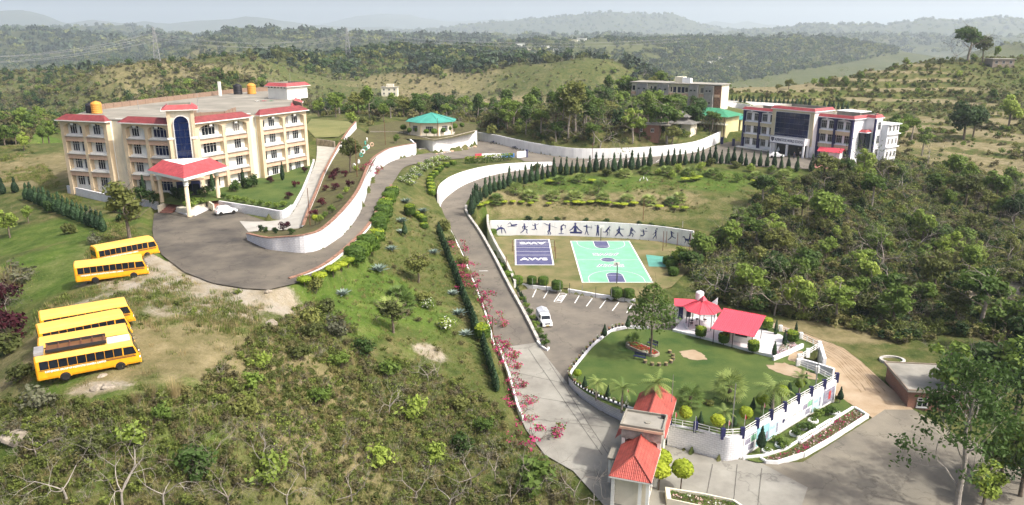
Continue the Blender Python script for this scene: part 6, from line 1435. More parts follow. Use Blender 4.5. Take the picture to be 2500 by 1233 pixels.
# ------------------------------------------------------------------ cars
def make_car(name, label, L, W_, prof, cab, colr='car_white', cat='car'):
    """prof: body outline (x, z) from rear bottom round to front bottom; cab: greenhouse outline"""
    t_ = thing(name,label,cat); hw = W_/2
    def slabm(pr, w0, w1, zt):
        mb = MB(); n = len(pr); zs_ = [z for _,z in pr]; lo, hi = min(zs_), max(zs_)
        def wd(z): return w0+(w1-w0)*(z-lo)/(hi-lo)
        vs = [(x,-wd(z),z) for x,z in pr]+[(x,wd(z),z) for x,z in pr]; mb.add(vs,[tuple(range(n-1,-1,-1)),tuple(range(n,2*n))]+[(i,(i+1)%n,n+(i+1)%n,n+i) for i in range(n)]); return mb
    b_ = slabm(prof,hw,hw*.96,0).build('body',colr,t_)
    bv = b_.modifiers.new('bevel','BEVEL'); bv.width = .07; bv.segments = 2
    c4 = slabm(cab,hw*.94,hw*.74,0).build('cabin',colr,t_); bv = c4.modifiers.new('bevel','BEVEL'); bv.width = .05; bv.segments = 2
    n = len(cab); lo, hi = min(z for _,z in cab), max(z for _,z in cab); xs = [x for x,z in cab]; 
    # glass: side windows follow the greenhouse, split by the door post
    bl = min((x,z) for x,z in cab if z == lo); br = max((x,z) for x,z in cab if z == lo); tl_ = min((x,z) for x,z in cab if z == hi); tr_ = max((x,z) for x,z in cab if z == hi)
    z0, z1 = lo+(hi-lo)*.18, lo+(hi-lo)*.84
    def ex(z, left): 
        a, b = (bl,tl_) if left else (br,tr_); return a[0]+(b[0]-a[0])*(z-lo)/(hi-lo)
    def wd(z): return hw*.94+(hw*.74-hw*.94)*(z-lo)/(hi-lo)
    for s_ in (-1,1):
        q = [0.06,0.50,0.54,0.94]
        for k0, k1 in ((q[0],q[1]),(q[2],q[3])):
            vs = [(ex(z,True)+(ex(z,False)-ex(z,True))*k,s_*(wd(z)+.012),z) for k,z in ((k0,z0),(k1,z0),(k1,z1),(k0,z1))]; vs += [(x,y-s_*.03,z) for x,y,z in vs]
            MB().add(vs,[(0,1,2,3),(4,7,6,5),(0,4,5,1),(1,5,6,2),(2,6,7,3),(3,7,4,0)] if s_ < 0 else [(3,2,1,0),(5,6,7,4),(1,5,4,0),(2,6,5,1),(3,7,6,2),(0,4,7,3)]).build('window','glass_dark',t_)
    for left in (True,False):
        sg = -1 if left else 1; vs = [(ex(z,left)+sg*.012,y*wd(z)*.86,z) for y,z in ((-1,z0),(1,z0),(1,z1),(-1,z1))]; vs += [(x-sg*.03,y,z) for x,y,z in vs]
        MB().add(vs,[(0,1,2,3),(7,6,5,4),(3,2,6,7),(1,5,6,2),(0,3,7,4),(0,4,5,1)] if not left else [(3,2,1,0),(4,5,6,7),(7,6,2,3),(2,6,5,1),(4,7,3,0),(1,5,4,0)]).build('rear_window' if left else 'windscreen','glass_dark',t_)
    for x in (-L*.30,L*.31):
        for s_ in (-1,1): wheel(t_,x,s_*(hw-.07),.30 if L < 4 else .34,.2)
    fx = max(x for x,z in prof); rx = min(x for x,z in prof); zm = max(z for x,z in prof)*.82
    for s_ in (-1,1):
        MB().bevbox(fx-.06,fx+.02,s_*hw*.72-.14,s_*hw*.72+.14,zm-.12,zm+.04,.03).build('headlight','lamp_glass',t_); MB().bevbox(rx-.02,rx+.06,s_*hw*.76-.1,s_*hw*.76+.1,zm-.1,zm+.12,.03).build('tail_light','tail_red',t_)
    MB().bevbox(fx-.02,fx+.05,-.2,.2,.36,.47,.01).build('number_plate','plate_yellow',t_); return t_
def put_car(t_, p, rz): t_.location = p; t_.rotation_euler = (0,0,rz)
hb = make_car('hatchback','small white hatchback parked beside the porch of the four-storey building',3.35,1.5,[(-1.66,.28),(1.68,.28),(1.70,.62),(1.1,.80),(-1.6,.84),(-1.68,.6)],[(-1.52,.84),(1.02,.80),(.35,1.36),(-1.15,1.40)])
p = P(552,522,17.0); put_car(hb,(p.x,p.y,17.0),math.radians(38))
sv_ = make_car('parked_car','white sport utility car under the porch of the glass-fronted school',4.3,1.75,[(-2.1,.34),(2.1,.34),(2.12,.82),(1.2,1.0),(-2.05,1.02),(-2.12,.7)],[(-1.98,1.02),(1.1,1.0),(.45,1.66),(-1.75,1.70)])
p = P(1915,374,13.5); put_car(sv_,(p.x,p.y,13.62),math.radians(-20))
sd_ = make_car('parked_car','white saloon car parked in front of the school porch behind the cypress row',3.9,1.65,[(-1.93,.28),(1.93,.28),(1.95,.66),(1.05,.84),(-1.15,.86),(-1.85,.88),(-1.95,.6)],[(-1.6,.88),(1.0,.84),(.3,1.40),(-.95,1.42)])
p = P(1895,385,13.5); put_car(sd_,(p.x,p.y,13.57),math.radians(-15))
jp = thing('pickup_jeep','white pickup with a grey canvas cover parked by the ramp hedge','pickup')
MB().add([(x,s_*y,z) for s_ in (-1,1) for x,y,z in ((.55,.80,.42),(2.05,.74,.42),(2.08,.74,.86),(1.0,.78,1.0),(.95,.78,1.02),(.72,.70,1.62),(-.25,.70,1.66),(-.3,.80,1.0),(-.3,.80,.42))],[tuple(range(8,-1,-1)),tuple(range(9,18))]+[(i,(i+1)%9,9+(i+1)%9,9+i) for i in range(9)][:0]+[((i+1)%9,i,9+i,9+(i+1)%9) for i in range(9)]).build('cab','car_white',jp)
MB().box(-2.2,-.32,-.82,.82,.55,1.05).build('load_bed','car_white',jp)
MB().add([(-2.2,-.84,1.05),(-.35,-.84,1.05),(-.35,.84,1.05),(-2.2,.84,1.05),(-2.2,-.80,1.75),(-.35,-.80,1.75),(-.35,.80,1.75),(-2.2,.80,1.75),(-2.2,0,2.05),(-.35,0,2.02)],[(0,1,5,4),(2,3,7,6),(4,5,9,8),(6,7,8,9),(1,2,6,9,5),(3,0,4,8,7)]).build('canvas_cover','canvas_grey',jp)
MB().add([(.985,-.68,1.06),(.985,.68,1.06),(.775,.62,1.55),(.775,-.62,1.55)],[(0,1,2,3)]).build('windscreen','glass_dark',jp)
for s_ in (-1,1):
    MB().add([(.85,s_*.795,1.08),(-.2,s_*.805,1.08),(-.15,s_*.72,1.55),(.66,s_*.72,1.55)],[(0,1,2,3) if s_ > 0 else (3,2,1,0)]).build('window','glass_dark',jp)
    for x in (-1.45,1.45): wheel(jp,x,s_*.72,.36,.2)
    MB().bevbox(2.04,2.1,s_*.55-.12,s_*.55+.12,.68,.84,.03).build('headlight','lamp_glass',jp)
MB().box(2.05,2.16,-.76,.76,.4,.6).build('bumper','car_white',jp); MB().box(2.09,2.11,-.38,.38,.66,.85).build('grille','metal_dark',jp); MB().box(2.165,2.18,-.25,.25,.44,.55).build('number_plate','plate_yellow',jp)
MB().box(-2.2,2.0,-.5,.5,.3,.55).build('chassis','metal_dark',jp)
p = P(1329,790,3.35); put_car(jp,(p.x,p.y,3.35),math.atan2(-1.0,0.19))
# motorbikes by the long wall
for i, (px, py, z, rz, lab) in enumerate(((1203,352,13.9,.5,'dark motorbike leaning near the long wall below the pavilion'),(1256,365,13.5,-.6,'dark motorbike parked by the navy gate pillar'))):
    p = P(px,py,z); mbk = thing('motorbike',lab,'motorbike',(p.x,p.y,z+.02),rz)
    for x in (-.6,.6): o_ = MB().tube([(.28*math.cos(k*.5236),0,.28*math.sin(k*.5236)) for k in range(13)],.06,6).build('wheel','tyre',mbk); o_.location = (x,0,.33)
    MB().tube([(-.6,0,.35),(-.1,0,.55),(.35,0,.75),(.6,0,.35)],.06,6).build('frame','metal_dark',mbk); MB().bevbox(-.65,.05,-.14,.14,.68,.82,.04).build('seat','tyre',mbk); MB().bevbox(.05,.42,-.15,.15,.7,.95,.06).build('fuel_tank','navy',mbk); MB().tube([(.4,-.32,1.02),(.46,0,.98),(.4,.32,1.02)],.02,5).build('handlebar','steel',mbk); MB().bevbox(-.2,.25,-.14,.14,.3,.58,.04).build('engine','metal_dark',mbk)

# ------------------------------------------------------------------ people
mat('skin', (0.28,0.15,0.09), 0.6, 0.05); mat('cloth_purple', (0.20,0.06,0.22), 0.85, 0.1); mat('cloth_dark', (0.05,0.05,0.08), 0.85, 0.1); mat('cloth_white', (0.6,0.6,0.6), 0.85, 0.05); mat('hair', (0.012,0.01,0.009), 0.6, 0.1)
def tubeperson(label, loc, rz, top, bottom, stride=0.12):
    """continuous lathed figure: joined limbs swept as one surface from hip, with clothing as children"""
    t_ = thing('person',label,'person',loc,rz); b = MB()
    def ring(cx, cy, z, rx, ry, n=10): return [(cx+rx*math.cos(2*math.pi*i/n),cy+ry*math.sin(2*math.pi*i/n),z) for i in range(n)]
    def sweep(mb, rs, n=10):
        base = [v for r_ in rs for v in ring(*r_,n)]; k = len(rs); mb.add(base,[(i*n+j,i*n+(j+1)%n,(i+1)*n+(j+1)%n,(i+1)*n+j) for i in range(k-1) for j in range(n)]+[tuple(range(n-1,-1,-1)),tuple(range((k-1)*n,k*n))])
    for s_ in (-1,1): sweep(b,[(s_*stride*.8+.06,s_*.09,0,.11,.05),(s_*stride*.8+.02,s_*.09,.07,.06,.05),(s_*stride*.5,s_*.09,.30,.058,.055),(s_*stride*.35,s_*.09,.48,.06,.06),(s_*stride*.1,s_*.085,.78,.085,.08),(0,s_*.05,.92,.11,.10)])
    sweep(b,[(0,0,.84,.10,.16),(0,0,.95,.11,.17),(0,0,1.10,.10,.145),(0,0,1.28,.115,.18),(0,0,1.40,.10,.20),(0,0,1.46,.06,.10),(0,0,1.54,.055,.055),(.02,0,1.58,.075,.065),(.02,0,1.66,.095,.078),(.01,0,1.74,.085,.075),(0,0,1.79,.04,.04)])
    for s_ in (-1,1):
        b.tube([(0,s_*.19,1.40),(-.01,s_*.25,1.26),(.0,s_*.27,1.10),(.08,s_*.26,.90)],[.055,.048,.04,.032],8)
        for k in range(5): b.tube([(.085,s_*(.245+.008*k),.89),(.10+.01*math.sin(k),s_*(.24+.010*k),.85-.012*math.sin((k+1)*.6)),(.105,s_*(.24+.010*k),.81-.015*math.sin((k+1)*.6))],[.011,.010,.007],5)
    b.build('body','skin',t_,True)
    c5 = MB(); sweep(c5,[(0,0,.80,.125,.185),(0,0,.95,.125,.185),(0,0,1.10,.115,.162),(0,0,1.28,.13,.197),(0,0,1.40,.115,.215),(0,0,1.455,.075,.11)])
    for s_ in (-1,1): c5.tube([(0,s_*.18,1.405),(-.01,s_*.25,1.26),(0,s_*.27,1.08)],[.07,.062,.055],8)
    c5.build('shirt',top,t_,True); l5 = MB()
    for s_ in (-1,1): sweep(l5,[(s_*stride*.7+.02,s_*.09,.08,.075,.068),(s_*stride*.5,s_*.09,.30,.075,.07),(s_*stride*.35,s_*.09,.48,.078,.075),(s_*stride*.1,s_*.085,.78,.10,.095),(0,s_*.055,.93,.122,.115)])
    l5.build('trousers',bottom,t_,True); h5 = MB(); sweep(h5,[(-.03,0,1.62,.08,.085),(-.015,0,1.70,.10,.09),(0,0,1.77,.09,.082),(0,0,1.81,.04,.04)]); h5.build('hair','hair',t_,True)
    return t_
p = P(1918,838,4.72); tubeperson('person in purple standing at the plaza railing by the clipped drum bush',(p.x,p.y,4.75),2.0,'cloth_purple','cloth_dark')
p = P(1938,388,13.5); tubeperson('person in dark clothes standing beside the porch column of the school',(p.x,p.y,13.55),-2.0,'cloth_dark','cloth_dark')
p = P(1953,384,13.5); tubeperson('person in a white shirt standing under the school porch',(p.x,p.y,13.55),-1.2,'cloth_white','cloth_dark')
p = P(1811,832,4.6); tubeperson('person in black at the counter of the pink-roofed shelter',(p.x,p.y,4.66),1.2,'cloth_dark','cloth_dark',.02)
# ------------------------------------------------------------------ foliage materials
leafmat('leaf_dark', (0.0691,0.125,0.0276), (0.0276,0.0565,0.0176))
leafmat('leaf_mid', (0.193,0.274,0.048), (0.0689,0.123,0.0248))
leafmat('leaf_light', (0.306,0.39,0.0686), (0.13,0.202,0.0385))
leafmat('leaf_olive', (0.211,0.23,0.0595), (0.094,0.114,0.0317))
leafmat('leaf_grey', (0.201,0.208,0.125), (0.107,0.113,0.0691))
leafmat('leaf_lime', (0.38,0.44,0.035), (0.22,0.30,0.022), 0.3, True, 0.8)
leafmat('leaf_clip', (0.12,0.20,0.022), (0.055,0.105,0.014), 0.25, True, 1.2)
leafmat('leaf_cypress', (0.042,0.085,0.032), (0.018,0.042,0.017), 0.15, True, 1.0)
leafmat('leaf_maroon', (0.10,0.014,0.024), (0.045,0.008,0.014), 0.25)
leafmat('leaf_agave', (0.23,0.29,0.25), (0.13,0.18,0.15), 0.1)
leafmat('leaf_palm', (0.26,0.32,0.09), (0.10,0.16,0.035), 0.25)
leafmat('flower_pink', (0.58,0.06,0.20), (0.40,0.035,0.12), 0.3)
leafmat('flower_mix', (0.62,0.12,0.14), (0.55,0.50,0.42), 0.2, True, 3.0)
leafmat('flower_red', (0.50,0.03,0.03), (0.55,0.20,0.20), 0.2, True, 3.0)
leafmat('flower_white', (0.75,0.74,0.70), (0.60,0.58,0.50), 0.2, True, 3.0)
leafmat('flower_purple', (0.30,0.12,0.22), (0.42,0.25,0.28), 0.2, True, 3.0)
leafmat('scrub', (0.218,0.21,0.0714), (0.118,0.105,0.0504), 0.4, True, 0.5)
leafmat('scrub_green', (0.202,0.251,0.0531), (0.106,0.13,0.0347), 0.4, True, 0.5)
leafmat('dry_grass', (0.393,0.317,0.153), (0.218,0.186,0.0819), 0.3, True, 0.5)
leafmat('green_grass', (0.189,0.238,0.0503), (0.101,0.138,0.0314), 0.3, True, 0.5)
leafmat('far_tree', (0.055,0.085,0.04), (0.022,0.038,0.022), 0.0, True, 0.2)
mat('bark', (0.15,0.12,0.09), 0.95, 0.25, 3.0, 0.5, 12); mat('bark_pale', (0.31,0.28,0.24), 0.9, 0.2, 2.0, 0.3, 10); mat('bark_grey', (0.27,0.235,0.195), 0.95, 0.25, 3.0, 0.4, 12)
mat('terracotta', (0.32,0.13,0.07), 0.8, 0.15); mat('pot_black', (0.03,0.03,0.035), 0.6, 0.2)

# ------------------------------------------------------------------ plant meshes
def fast_mesh(name, v, f, mats, mi=None, smooth=False):
    me = bpy.data.meshes.new(name); k = f.shape[1]
    me.vertices.add(len(v)); me.vertices.foreach_set('co', v.astype(np.float32).ravel()); me.loops.add(f.size); me.loops.foreach_set('vertex_index', f.astype(np.int32).ravel())
    me.polygons.add(len(f)); me.polygons.foreach_set('loop_start', np.arange(0,f.size,k,dtype=np.int32)); me.polygons.foreach_set('loop_total', np.full(len(f),k,np.int32))
    for x in mats: me.materials.append(M(x))
    if mi is not None: me.polygons.foreach_set('material_index', mi.astype(np.int32))
    me.update(); return me
def unit(n, rg): d = rg.normal(size=(n,3)); return d/np.linalg.norm(d,axis=1,keepdims=True)
def cards(c, nrm, size, rg, aspect=0.55):
    """diamond leaf faces at c facing roughly nrm"""
    n = len(c); t_ = np.cross(nrm, unit(n,rg)); t_ /= np.linalg.norm(t_,axis=1,keepdims=True)+1e-9; b_ = np.cross(nrm,t_)
    s = (size*(0.6+0.8*rg.random(n)))[:,None] if np.isscalar(size) else (size*(0.6+0.8*rg.random(n)))[:,None]
    v = np.stack([c-t_*s, c+b_*s*aspect, c+t_*s, c-b_*s*aspect],1).reshape(-1,3)
    return v, np.arange(4*n).reshape(n,4)
def crown_mesh(name, blobs, n, size, mat_, seed, shell=0.55, up=0.35, mats2=None, frac2=0.0, aspect=0.6, droop=0.0):
    rg = np.random.default_rng(seed); bl = np.array(blobs,float); vol = (bl[:,3]*bl[:,4]*bl[:,5])**0.67; w = vol/vol.sum()
    k = rg.choice(len(bl),n,p=w); d = unit(n,rg); r = 1-shell*rg.random(n)**1.6
    r *= 1+0.12*np.sin(d[:,0]*7+k)*np.cos(d[:,1]*6+k*2)
    c = bl[k,:3]+d*r[:,None]*bl[k,3:6]; c[:,2] -= droop*rg.random(n)*np.hypot(c[:,0],c[:,1])
    nr = d+unit(n,rg)*0.9; nr[:,2] += up; nr /= np.linalg.norm(nr,axis=1,keepdims=True)
    v, f = cards(c,nr,size,rg,aspect)
    mi = (rg.random(n) < frac2).astype(int) if mats2 else None
    return fast_mesh(name,v,f,[mat_]+([mats2] if mats2 else []),mi)
def blobs_round(rg, R_, H0, H1, n, flat=0.7, rr=0.42):
    """clumps spread through an ellipsoidal crown"""
    out = []
    for i in range(n):
        d = unit(1,rg)[0]; k = 0.72*rg.random()**0.4; zc = (H0+H1)/2; hz = (H1-H0)/2
        s = R_*rr*(0.7+0.6*rg.random()); out.append((d[0]*R_*k, d[1]*R_*k, zc+d[2]*hz*k, s, s, s*flat))
    return out
def branches(rg, mb, p, d, L, r, depth, spread=0.6, minr=0.012, twist=0.25, sides=5, ends=None, up=0.1, kids=(2,3)):
    n = 3; pts = [p.copy()]; rad = [r]; q = p.copy(); dd = d.copy()
    for i in range(n):
        dd = (dd+Vector(rg.normal(size=3))*twist*0.5+Vector((0,0,up*0.3))).normalized(); q = q+dd*(L/n); pts.append(q.copy()); rad.append(max(r*(1-0.38*(i+1)/n),minr*0.6))
    mb.tube(pts,rad,sides if depth > 1 else 3,False)
    if depth <= 0 or r < minr:
        if ends is not None: ends.append(tuple(q))
        return
    for k in range(rg.integers(kids[0],kids[1]+1)):
        a = dd.orthogonal().normalized(); a.rotate(Matrix.Rotation(rg.random()*6.283,3,dd)); nd = (dd*(1-spread*0.5)+a*spread*(0.6+0.7*rg.random())+Vector((0,0,up))).normalized()
        st = pts[-1] if k == 0 or rg.random() < .6 else pts[-2]
        branches(rg,mb,st,nd,L*(0.62+0.26*rg.random()),rad[-1]*(0.62+0.2*rg.random()),depth-1,spread,minr,twist,sides,ends,up,kids)
PROTO = {}
def proto(key, name, parts, h, cat): PROTO[key] = dict(name=name, parts=parts, h=h, cat=cat)
def place(key, loc, hgt, rz, label, group=None, sx=1.0, name=None, tilt=0.0, cat=None):
    p = PROTO[key]; k = hgt/p['h']
    o_ = bpy.data.objects.new(name or p['name'], None); C.objects.link(o_); o_.empty_display_size = 0.3
    o_.location = loc; o_.rotation_euler = (tilt*math.cos(rz*3),tilt*math.sin(rz*3),rz); o_.scale = (k*sx,k*sx,k); tag(o_,label,cat or p['cat'],group)
    for nm_, me in p['parts']: link(nm_,me,o_)
    return o_
def trunk_of(seed, pts, rad, limbs, L, r, mat_, depth=2, spread=0.7, start=0.5):
    rg = np.random.default_rng(seed); mb = MB(); mb.tube(pts,rad,8)
    P_ = [Vector(p) for p in pts]; n = len(P_)-1
    for i in range(limbs):
        t_ = start+(1-start)*(i+0.5)/limbs; k = min(int(t_*n),n-1); q = P_[k].lerp(P_[k+1],t_*n-k); a = i*2.4+rg.random()
        branches(rg,mb,q,Vector((math.cos(a),math.sin(a),0.55)).normalized(),L*(1.15-0.5*t_),r*(1.1-.5*t_),depth,spread,0.02,.25,5)
    return mb.mesh('trunk',mat_)
# broadleaf trees, height 8
for i, (key, lm, R_, H0, H1, nb_, n_, sz, flat) in enumerate((('mango','leaf_dark',3.4,1.6,8.0,16,2600,0.34,.8),('round1','leaf_mid',3.0,2.0,8.0,13,1900,0.32,.75),('round2','leaf_light',2.8,2.2,8.0,12,1600,0.32,.7),('open1','leaf_mid',2.9,2.6,8.0,15,1300,0.30,.45),('open2','leaf_light',2.5,2.4,8.0,13,1100,0.28,.5),('olive1','leaf_olive',2.7,2.0,8.0,14,1300,0.28,.6),('olive2','leaf_olive',2.2,1.8,8.0,12,1000,0.26,.8),('tall1','leaf_mid',1.7,2.6,8.0,11,1000,0.24,1.0),('tall2','leaf_olive',1.5,2.8,8.0,12,800,0.22,1.1))):
    rg = np.random.default_rng(100+i); bl = blobs_round(rg,R_,H0,H1,nb_,flat,0.36 if 'open' in key else .42)
    cm = crown_mesh('crown',bl,n_,sz,lm,200+i,0.7)
    tm = trunk_of(300+i,[(0,0,-.6),(0.05,0,1.4),(-0.1,0.08,3.4),(0.1,0,6.6)],[.26,.21,.16,.05] if 'tall' not in key else [.13,.11,.08,.03],6,2.6 if 'tall' not in key else 1.5,.10 if 'tall' not in key else .05,'bark_grey' if 'tall' in key or 'open' in key else 'bark')
    proto(key,'broadleaf_tree',[('trunk',tm),('crown',cm)],8.0,'tree')
# bare and half-bare trees, height 7
for i in range(5):
    rg = np.random.default_rng(400+i); mb = MB(); ends = []
    mb.tube([(0,0,-.6),(.05,0,.7),(.1,.1,1.5)],[.10,.085,.065],7,False)
    for k in range(3+i%2): a = k*2.2+i; branches(rg,mb,Vector((.1,.1,1.3)),Vector((math.cos(a)*.8,math.sin(a)*.8,.75)).normalized(),2.0,.052,6,.75,.004,.35,4,ends,.06,(2,3) if i != 3 else (2,2))
    hz_ = max(v[2] for v in mb.v); bm_ = mb.mesh('trunk',('bark_grey','bark_pale','bark_grey','bark','bark_pale')[i])
    proto(f'bare{i}','bare_tree',[('trunk',bm_)],hz_,'tree')
    e = np.array(ends); e = e[rg.choice(len(e),min(len(e),600),replace=False)]; c = np.repeat(e,2,0)+rg.normal(size=(len(e)*2,3))*.22; v, f = cards(c,unit(len(c),rg),.13,rg)
    proto(f'half{i}','sparse_tree',[('trunk',bm_),('crown',fast_mesh('crown',v,f,[('leaf_olive','leaf_mid','leaf_grey','leaf_light','leaf_olive')[i]]))],hz_,'tree')
# bushes, height 2
for i, (key, lm, n_, sz, flat) in enumerate((('bush1','leaf_mid',420,.17,.8),('bush2','leaf_olive',420,.17,.75),('bush3','leaf_light',380,.16,.8),('bush4','leaf_grey',360,.15,.8),('bush5','leaf_dark',420,.18,.8),('maroon','leaf_maroon',420,.15,.85))):
    rg = np.random.default_rng(500+i); bl = blobs_round(rg,1.15,.15,2.0,9,flat,.46)
    mb = MB(); [branches(rg,mb,Vector((0,0,-.2)),Vector((math.cos(k*1.6)*.5,math.sin(k*1.6)*.5,.9)).normalized(),.8,.035,2,.6,.01,.3,4) for k in range(4)]
    proto(key,'bush',[('stem',mb.mesh('stem','bark')),('foliage',crown_mesh('foliage',bl,n_,sz,lm,520+i,.75))],2.0,'bush')
# clipped shrubs
def clipped(key, prof, lm, n_, sz, name, h, stem=None, seed=0, lm_top=None):
    rg = np.random.default_rng(600+seed); pr = np.array(prof); seg = np.hypot(np.diff(pr[:,0]),np.diff(pr[:,1])); wt_ = seg*(pr[:-1,0]+pr[1:,0]); wt_ = wt_/wt_.sum()
    k = rg.choice(len(seg),n_,p=wt_); t_ = rg.random(n_); r = pr[k,0]+(pr[k+1,0]-pr[k,0])*t_; z = pr[k,1]+(pr[k+1,1]-pr[k,1])*t_; a = rg.random(n_)*6.2832; r = r*(0.9+.14*rg.random(n_))
    c = np.stack([r*np.cos(a),r*np.sin(a),z],1); dz = (pr[k+1,0]-pr[k,0]); dr = (pr[k+1,1]-pr[k,1]); nr = np.stack([np.cos(a)*dr,np.sin(a)*dr,-dz],1)
    nr = nr/(np.linalg.norm(nr,axis=1,keepdims=True)+1e-6)+unit(n_,rg)*.55; nr /= np.linalg.norm(nr,axis=1,keepdims=True); v, f = cards(c,nr,sz,rg,.7)
    N = 12; core = MB().lathe([(x*.9,z_) for x,z_ in prof],N); cv = np.array(core.v); cf = np.array([q for q in core.f if len(q) == 4])
    vv = np.concatenate([v,cv]); ff = np.concatenate([f,cf+len(v)])
    mats = [lm]+([lm_top] if lm_top else []); zmax = pr[:,1].max(); mi = np.zeros(len(ff)) 
    if lm_top: mi[:n_] = z > zmax-.12*h
    me = fast_mesh('foliage',vv,ff,mats,mi)
    parts = [('foliage',me)]
    if stem: parts.insert(0,('stem',MB().tube([(0,0,-.3),(0,0,stem)],[.06,.045],6).mesh('stem','bark')))
    proto(key,name,parts,h,'topiary')
clipped('cypress',[(.05,.0),(.5,.25),(.62,.75),(.55,1.4),(.36,2.0),(.20,2.35),(.17,2.5),(.24,2.7),(.20,3.0),(.04,3.5)],'leaf_cypress',650,.13,'cypress',3.5,.3,1)
clipped('cypress_slim',[(.05,.0),(.22,.3),(.30,.9),(.24,1.8),(.12,2.6),(.02,3.2)],'leaf_cypress',420,.11,'cypress',3.2,.3,2)
clipped('teardrop',[(.05,.5),(.34,.7),(.42,1.0),(.34,1.4),(.18,1.9),(.03,2.6)],'leaf_cypress',360,.09,'cypress',2.6,.6,3)
clipped('drum',[(.03,.42),(.62,.45),(.70,.7),(.68,1.35),(.60,1.5),(.02,1.55)],'leaf_clip',700,.10,'drum_bush',1.55,.5,4,'leaf_lime')
clipped('drum_green',[(.03,.1),(.62,.12),(.70,.4),(.68,1.0),(.58,1.18),(.02,1.22)],'leaf_clip',600,.10,'drum_bush',1.22,.2,5)
clipped('lime_ball',[(.04,1.0),(.5,1.05),(.72,1.35),(.70,1.65),(.5,1.92),(.03,2.0)],'leaf_lime',650,.10,'yellow_shrub',2.0,1.1,6)
clipped('lime_disc',[(.04,.62),(.6,.64),(.74,.78),(.66,.94),(.02,1.0)],'leaf_lime',420,.09,'yellow_shrub',1.0,.7,7)
clipped('green_ball',[(.04,.8),(.42,.85),(.6,1.15),(.58,1.4),(.4,1.66),(.03,1.75)],'leaf_clip',420,.10,'ball_shrub',1.75,.9,8)
clipped('lime_drum',[(.03,.05),(.55,.08),(.62,.35),(.58,.8),(.50,.92),(.02,.95)],'leaf_clip',420,.09,'yellow_drum',.95,.1,9,'leaf_lime')
# agave
mb = MB()
for i in range(22):
    a = i*2.4; e = .25+.9*(i/22); L = .75*(1.1-.35*i/22); c_, s_ = math.cos(a), math.sin(a); w = .075
    p0 = Vector((c_*.05,s_*.05,.1)); p1 = Vector((c_*L*.5*math.cos(e),s_*L*.5*math.cos(e),.1+L*.6*math.sin(e))); p2 = Vector((c_*L*math.cos(e)*.95,s_*L*math.cos(e)*.95,.1+L*math.sin(e)*.95)); n = Vector((-s_,c_,0))*w
    mb.add([p0-n*.7,p0+n*.7,p1+n,p1-n,p2],[(0,1,2,3),(3,2,4)])
proto('agave','agave',[('leaves',mb.mesh('leaves','leaf_agave'))],.8,'agave')
# palms
def frond(mb, base, a, e, L, n, lw, droop):
    pts = []; d = Vector((math.cos(a)*math.cos(e),math.sin(a)*math.cos(e),math.sin(e))); q = Vector(base)
    for i in range(n+1): pts.append(q.copy()); d = (d+Vector((0,0,-droop/n))).normalized(); q = q+d*L/n
    side = Vector((-math.sin(a),math.cos(a),0)); mb.tube(pts,[.025*(1-.7*i/n) for i in range(n+1)],3,False)
    for i in range(1,n+1):
        t_ = i/n; ll = lw*math.sin(math.pi*min(t_*.85+.12,1))**.6
        for s_ in (-1,1):
            dd = (pts[i]-pts[i-1]).normalized(); tip = pts[i]+(side*s_*.85+dd*.55+Vector((0,0,-.25))).normalized()*ll; b_ = dd*(L/n*.42); mb.add([pts[i]-b_,pts[i]+b_,tip],[(0,1,2)])
rg = np.random.default_rng(61); fm = MB()
for i in range(16): frond(fm,(0,0,3.0),i*2.4,1.15-.085*i,1.9,9,.55,1.3)
tm = MB().tube([(0,0,-.4),(.03,0,.8),(0,0,1.9),(0,0,3.0)],[.17,.13,.11,.10],8).mesh('trunk','bark_grey')
proto('palm','feather_palm',[('trunk',tm),('fronds',fm.mesh('fronds','leaf_palm'))],4.0,'palm')
def fan_palm(key, th, nl, L, seed, name='fan_palm'):
    rg = np.random.default_rng(seed); fm = MB()
    for i in range(nl):
        a = i*2.4; e = 1.25-2.0*(i/nl)**1.1; c_ = Vector((math.cos(a)*math.cos(e),math.sin(a)*math.cos(e),math.sin(e))); b0 = Vector((0,0,th)); hub = b0+c_*L*.5; side = Vector((-math.sin(a),math.cos(a),0)); upv = side.cross(c_)
        fm.tube([b0,hub],.02,3,False)
        for k in range(9):
            th_ = (k-4)*.30; dd = (c_*math.cos(th_)+side*math.sin(th_)-Vector((0,0,.28*abs(th_)+.10))).normalized(); w = upv.cross(dd)*.0+side*math.cos(th_)*.06-c_*math.sin(th_)*.06; tip = hub+dd*L*.55; mid = hub+dd*L*.3; fm.add([hub,mid+w,tip,mid-w],[(0,1,2,3)])
    tm = MB().lathe([(.22,-.3),(.26,0),(.2,th*.5),(.17,th)],9).mesh('trunk','bark')
    proto(key,name,[('trunk',tm),('fronds',fm.mesh('fronds','leaf_palm'))],th+L*.8,'palm')
fan_palm('fan',1.5,32,1.7,71); fan_palm('fan_low',.35,26,1.1,72)
# bougainvillea
rg = np.random.default_rng(81); mb = MB(); ends = []
for k in range(6): a = k*1.05; branches(rg,mb,Vector((0,0,-.1)),Vector((math.cos(a)*.6,math.sin(a)*.6,.8)).normalized(),.95,.03,3,.7,.006,.4,4,ends,-.05)
e = np.array(ends); c = np.repeat(e,13,0)+rg.normal(size=(len(e)*13,3))*.13; v, f = cards(c,unit(len(c),rg),.075,rg,.9); mi = (rg.random(len(f)) < .38).astype(int)
proto('bougainvillea','bougainvillea',[('stem',mb.mesh('stem','bark')),('blossom',fast_mesh('blossom',v,f,['flower_pink','leaf_mid'],mi))],2.0,'bush')
# flowering bush
rg = np.random.default_rng(83); proto('white_bush','flowering_bush',[('foliage',crown_mesh('foliage',blobs_round(rg,1.0,.1,1.6,8,.8,.5),500,.13,'leaf_light',84,.6,.35,'flower_white',.16))],1.6,'bush')

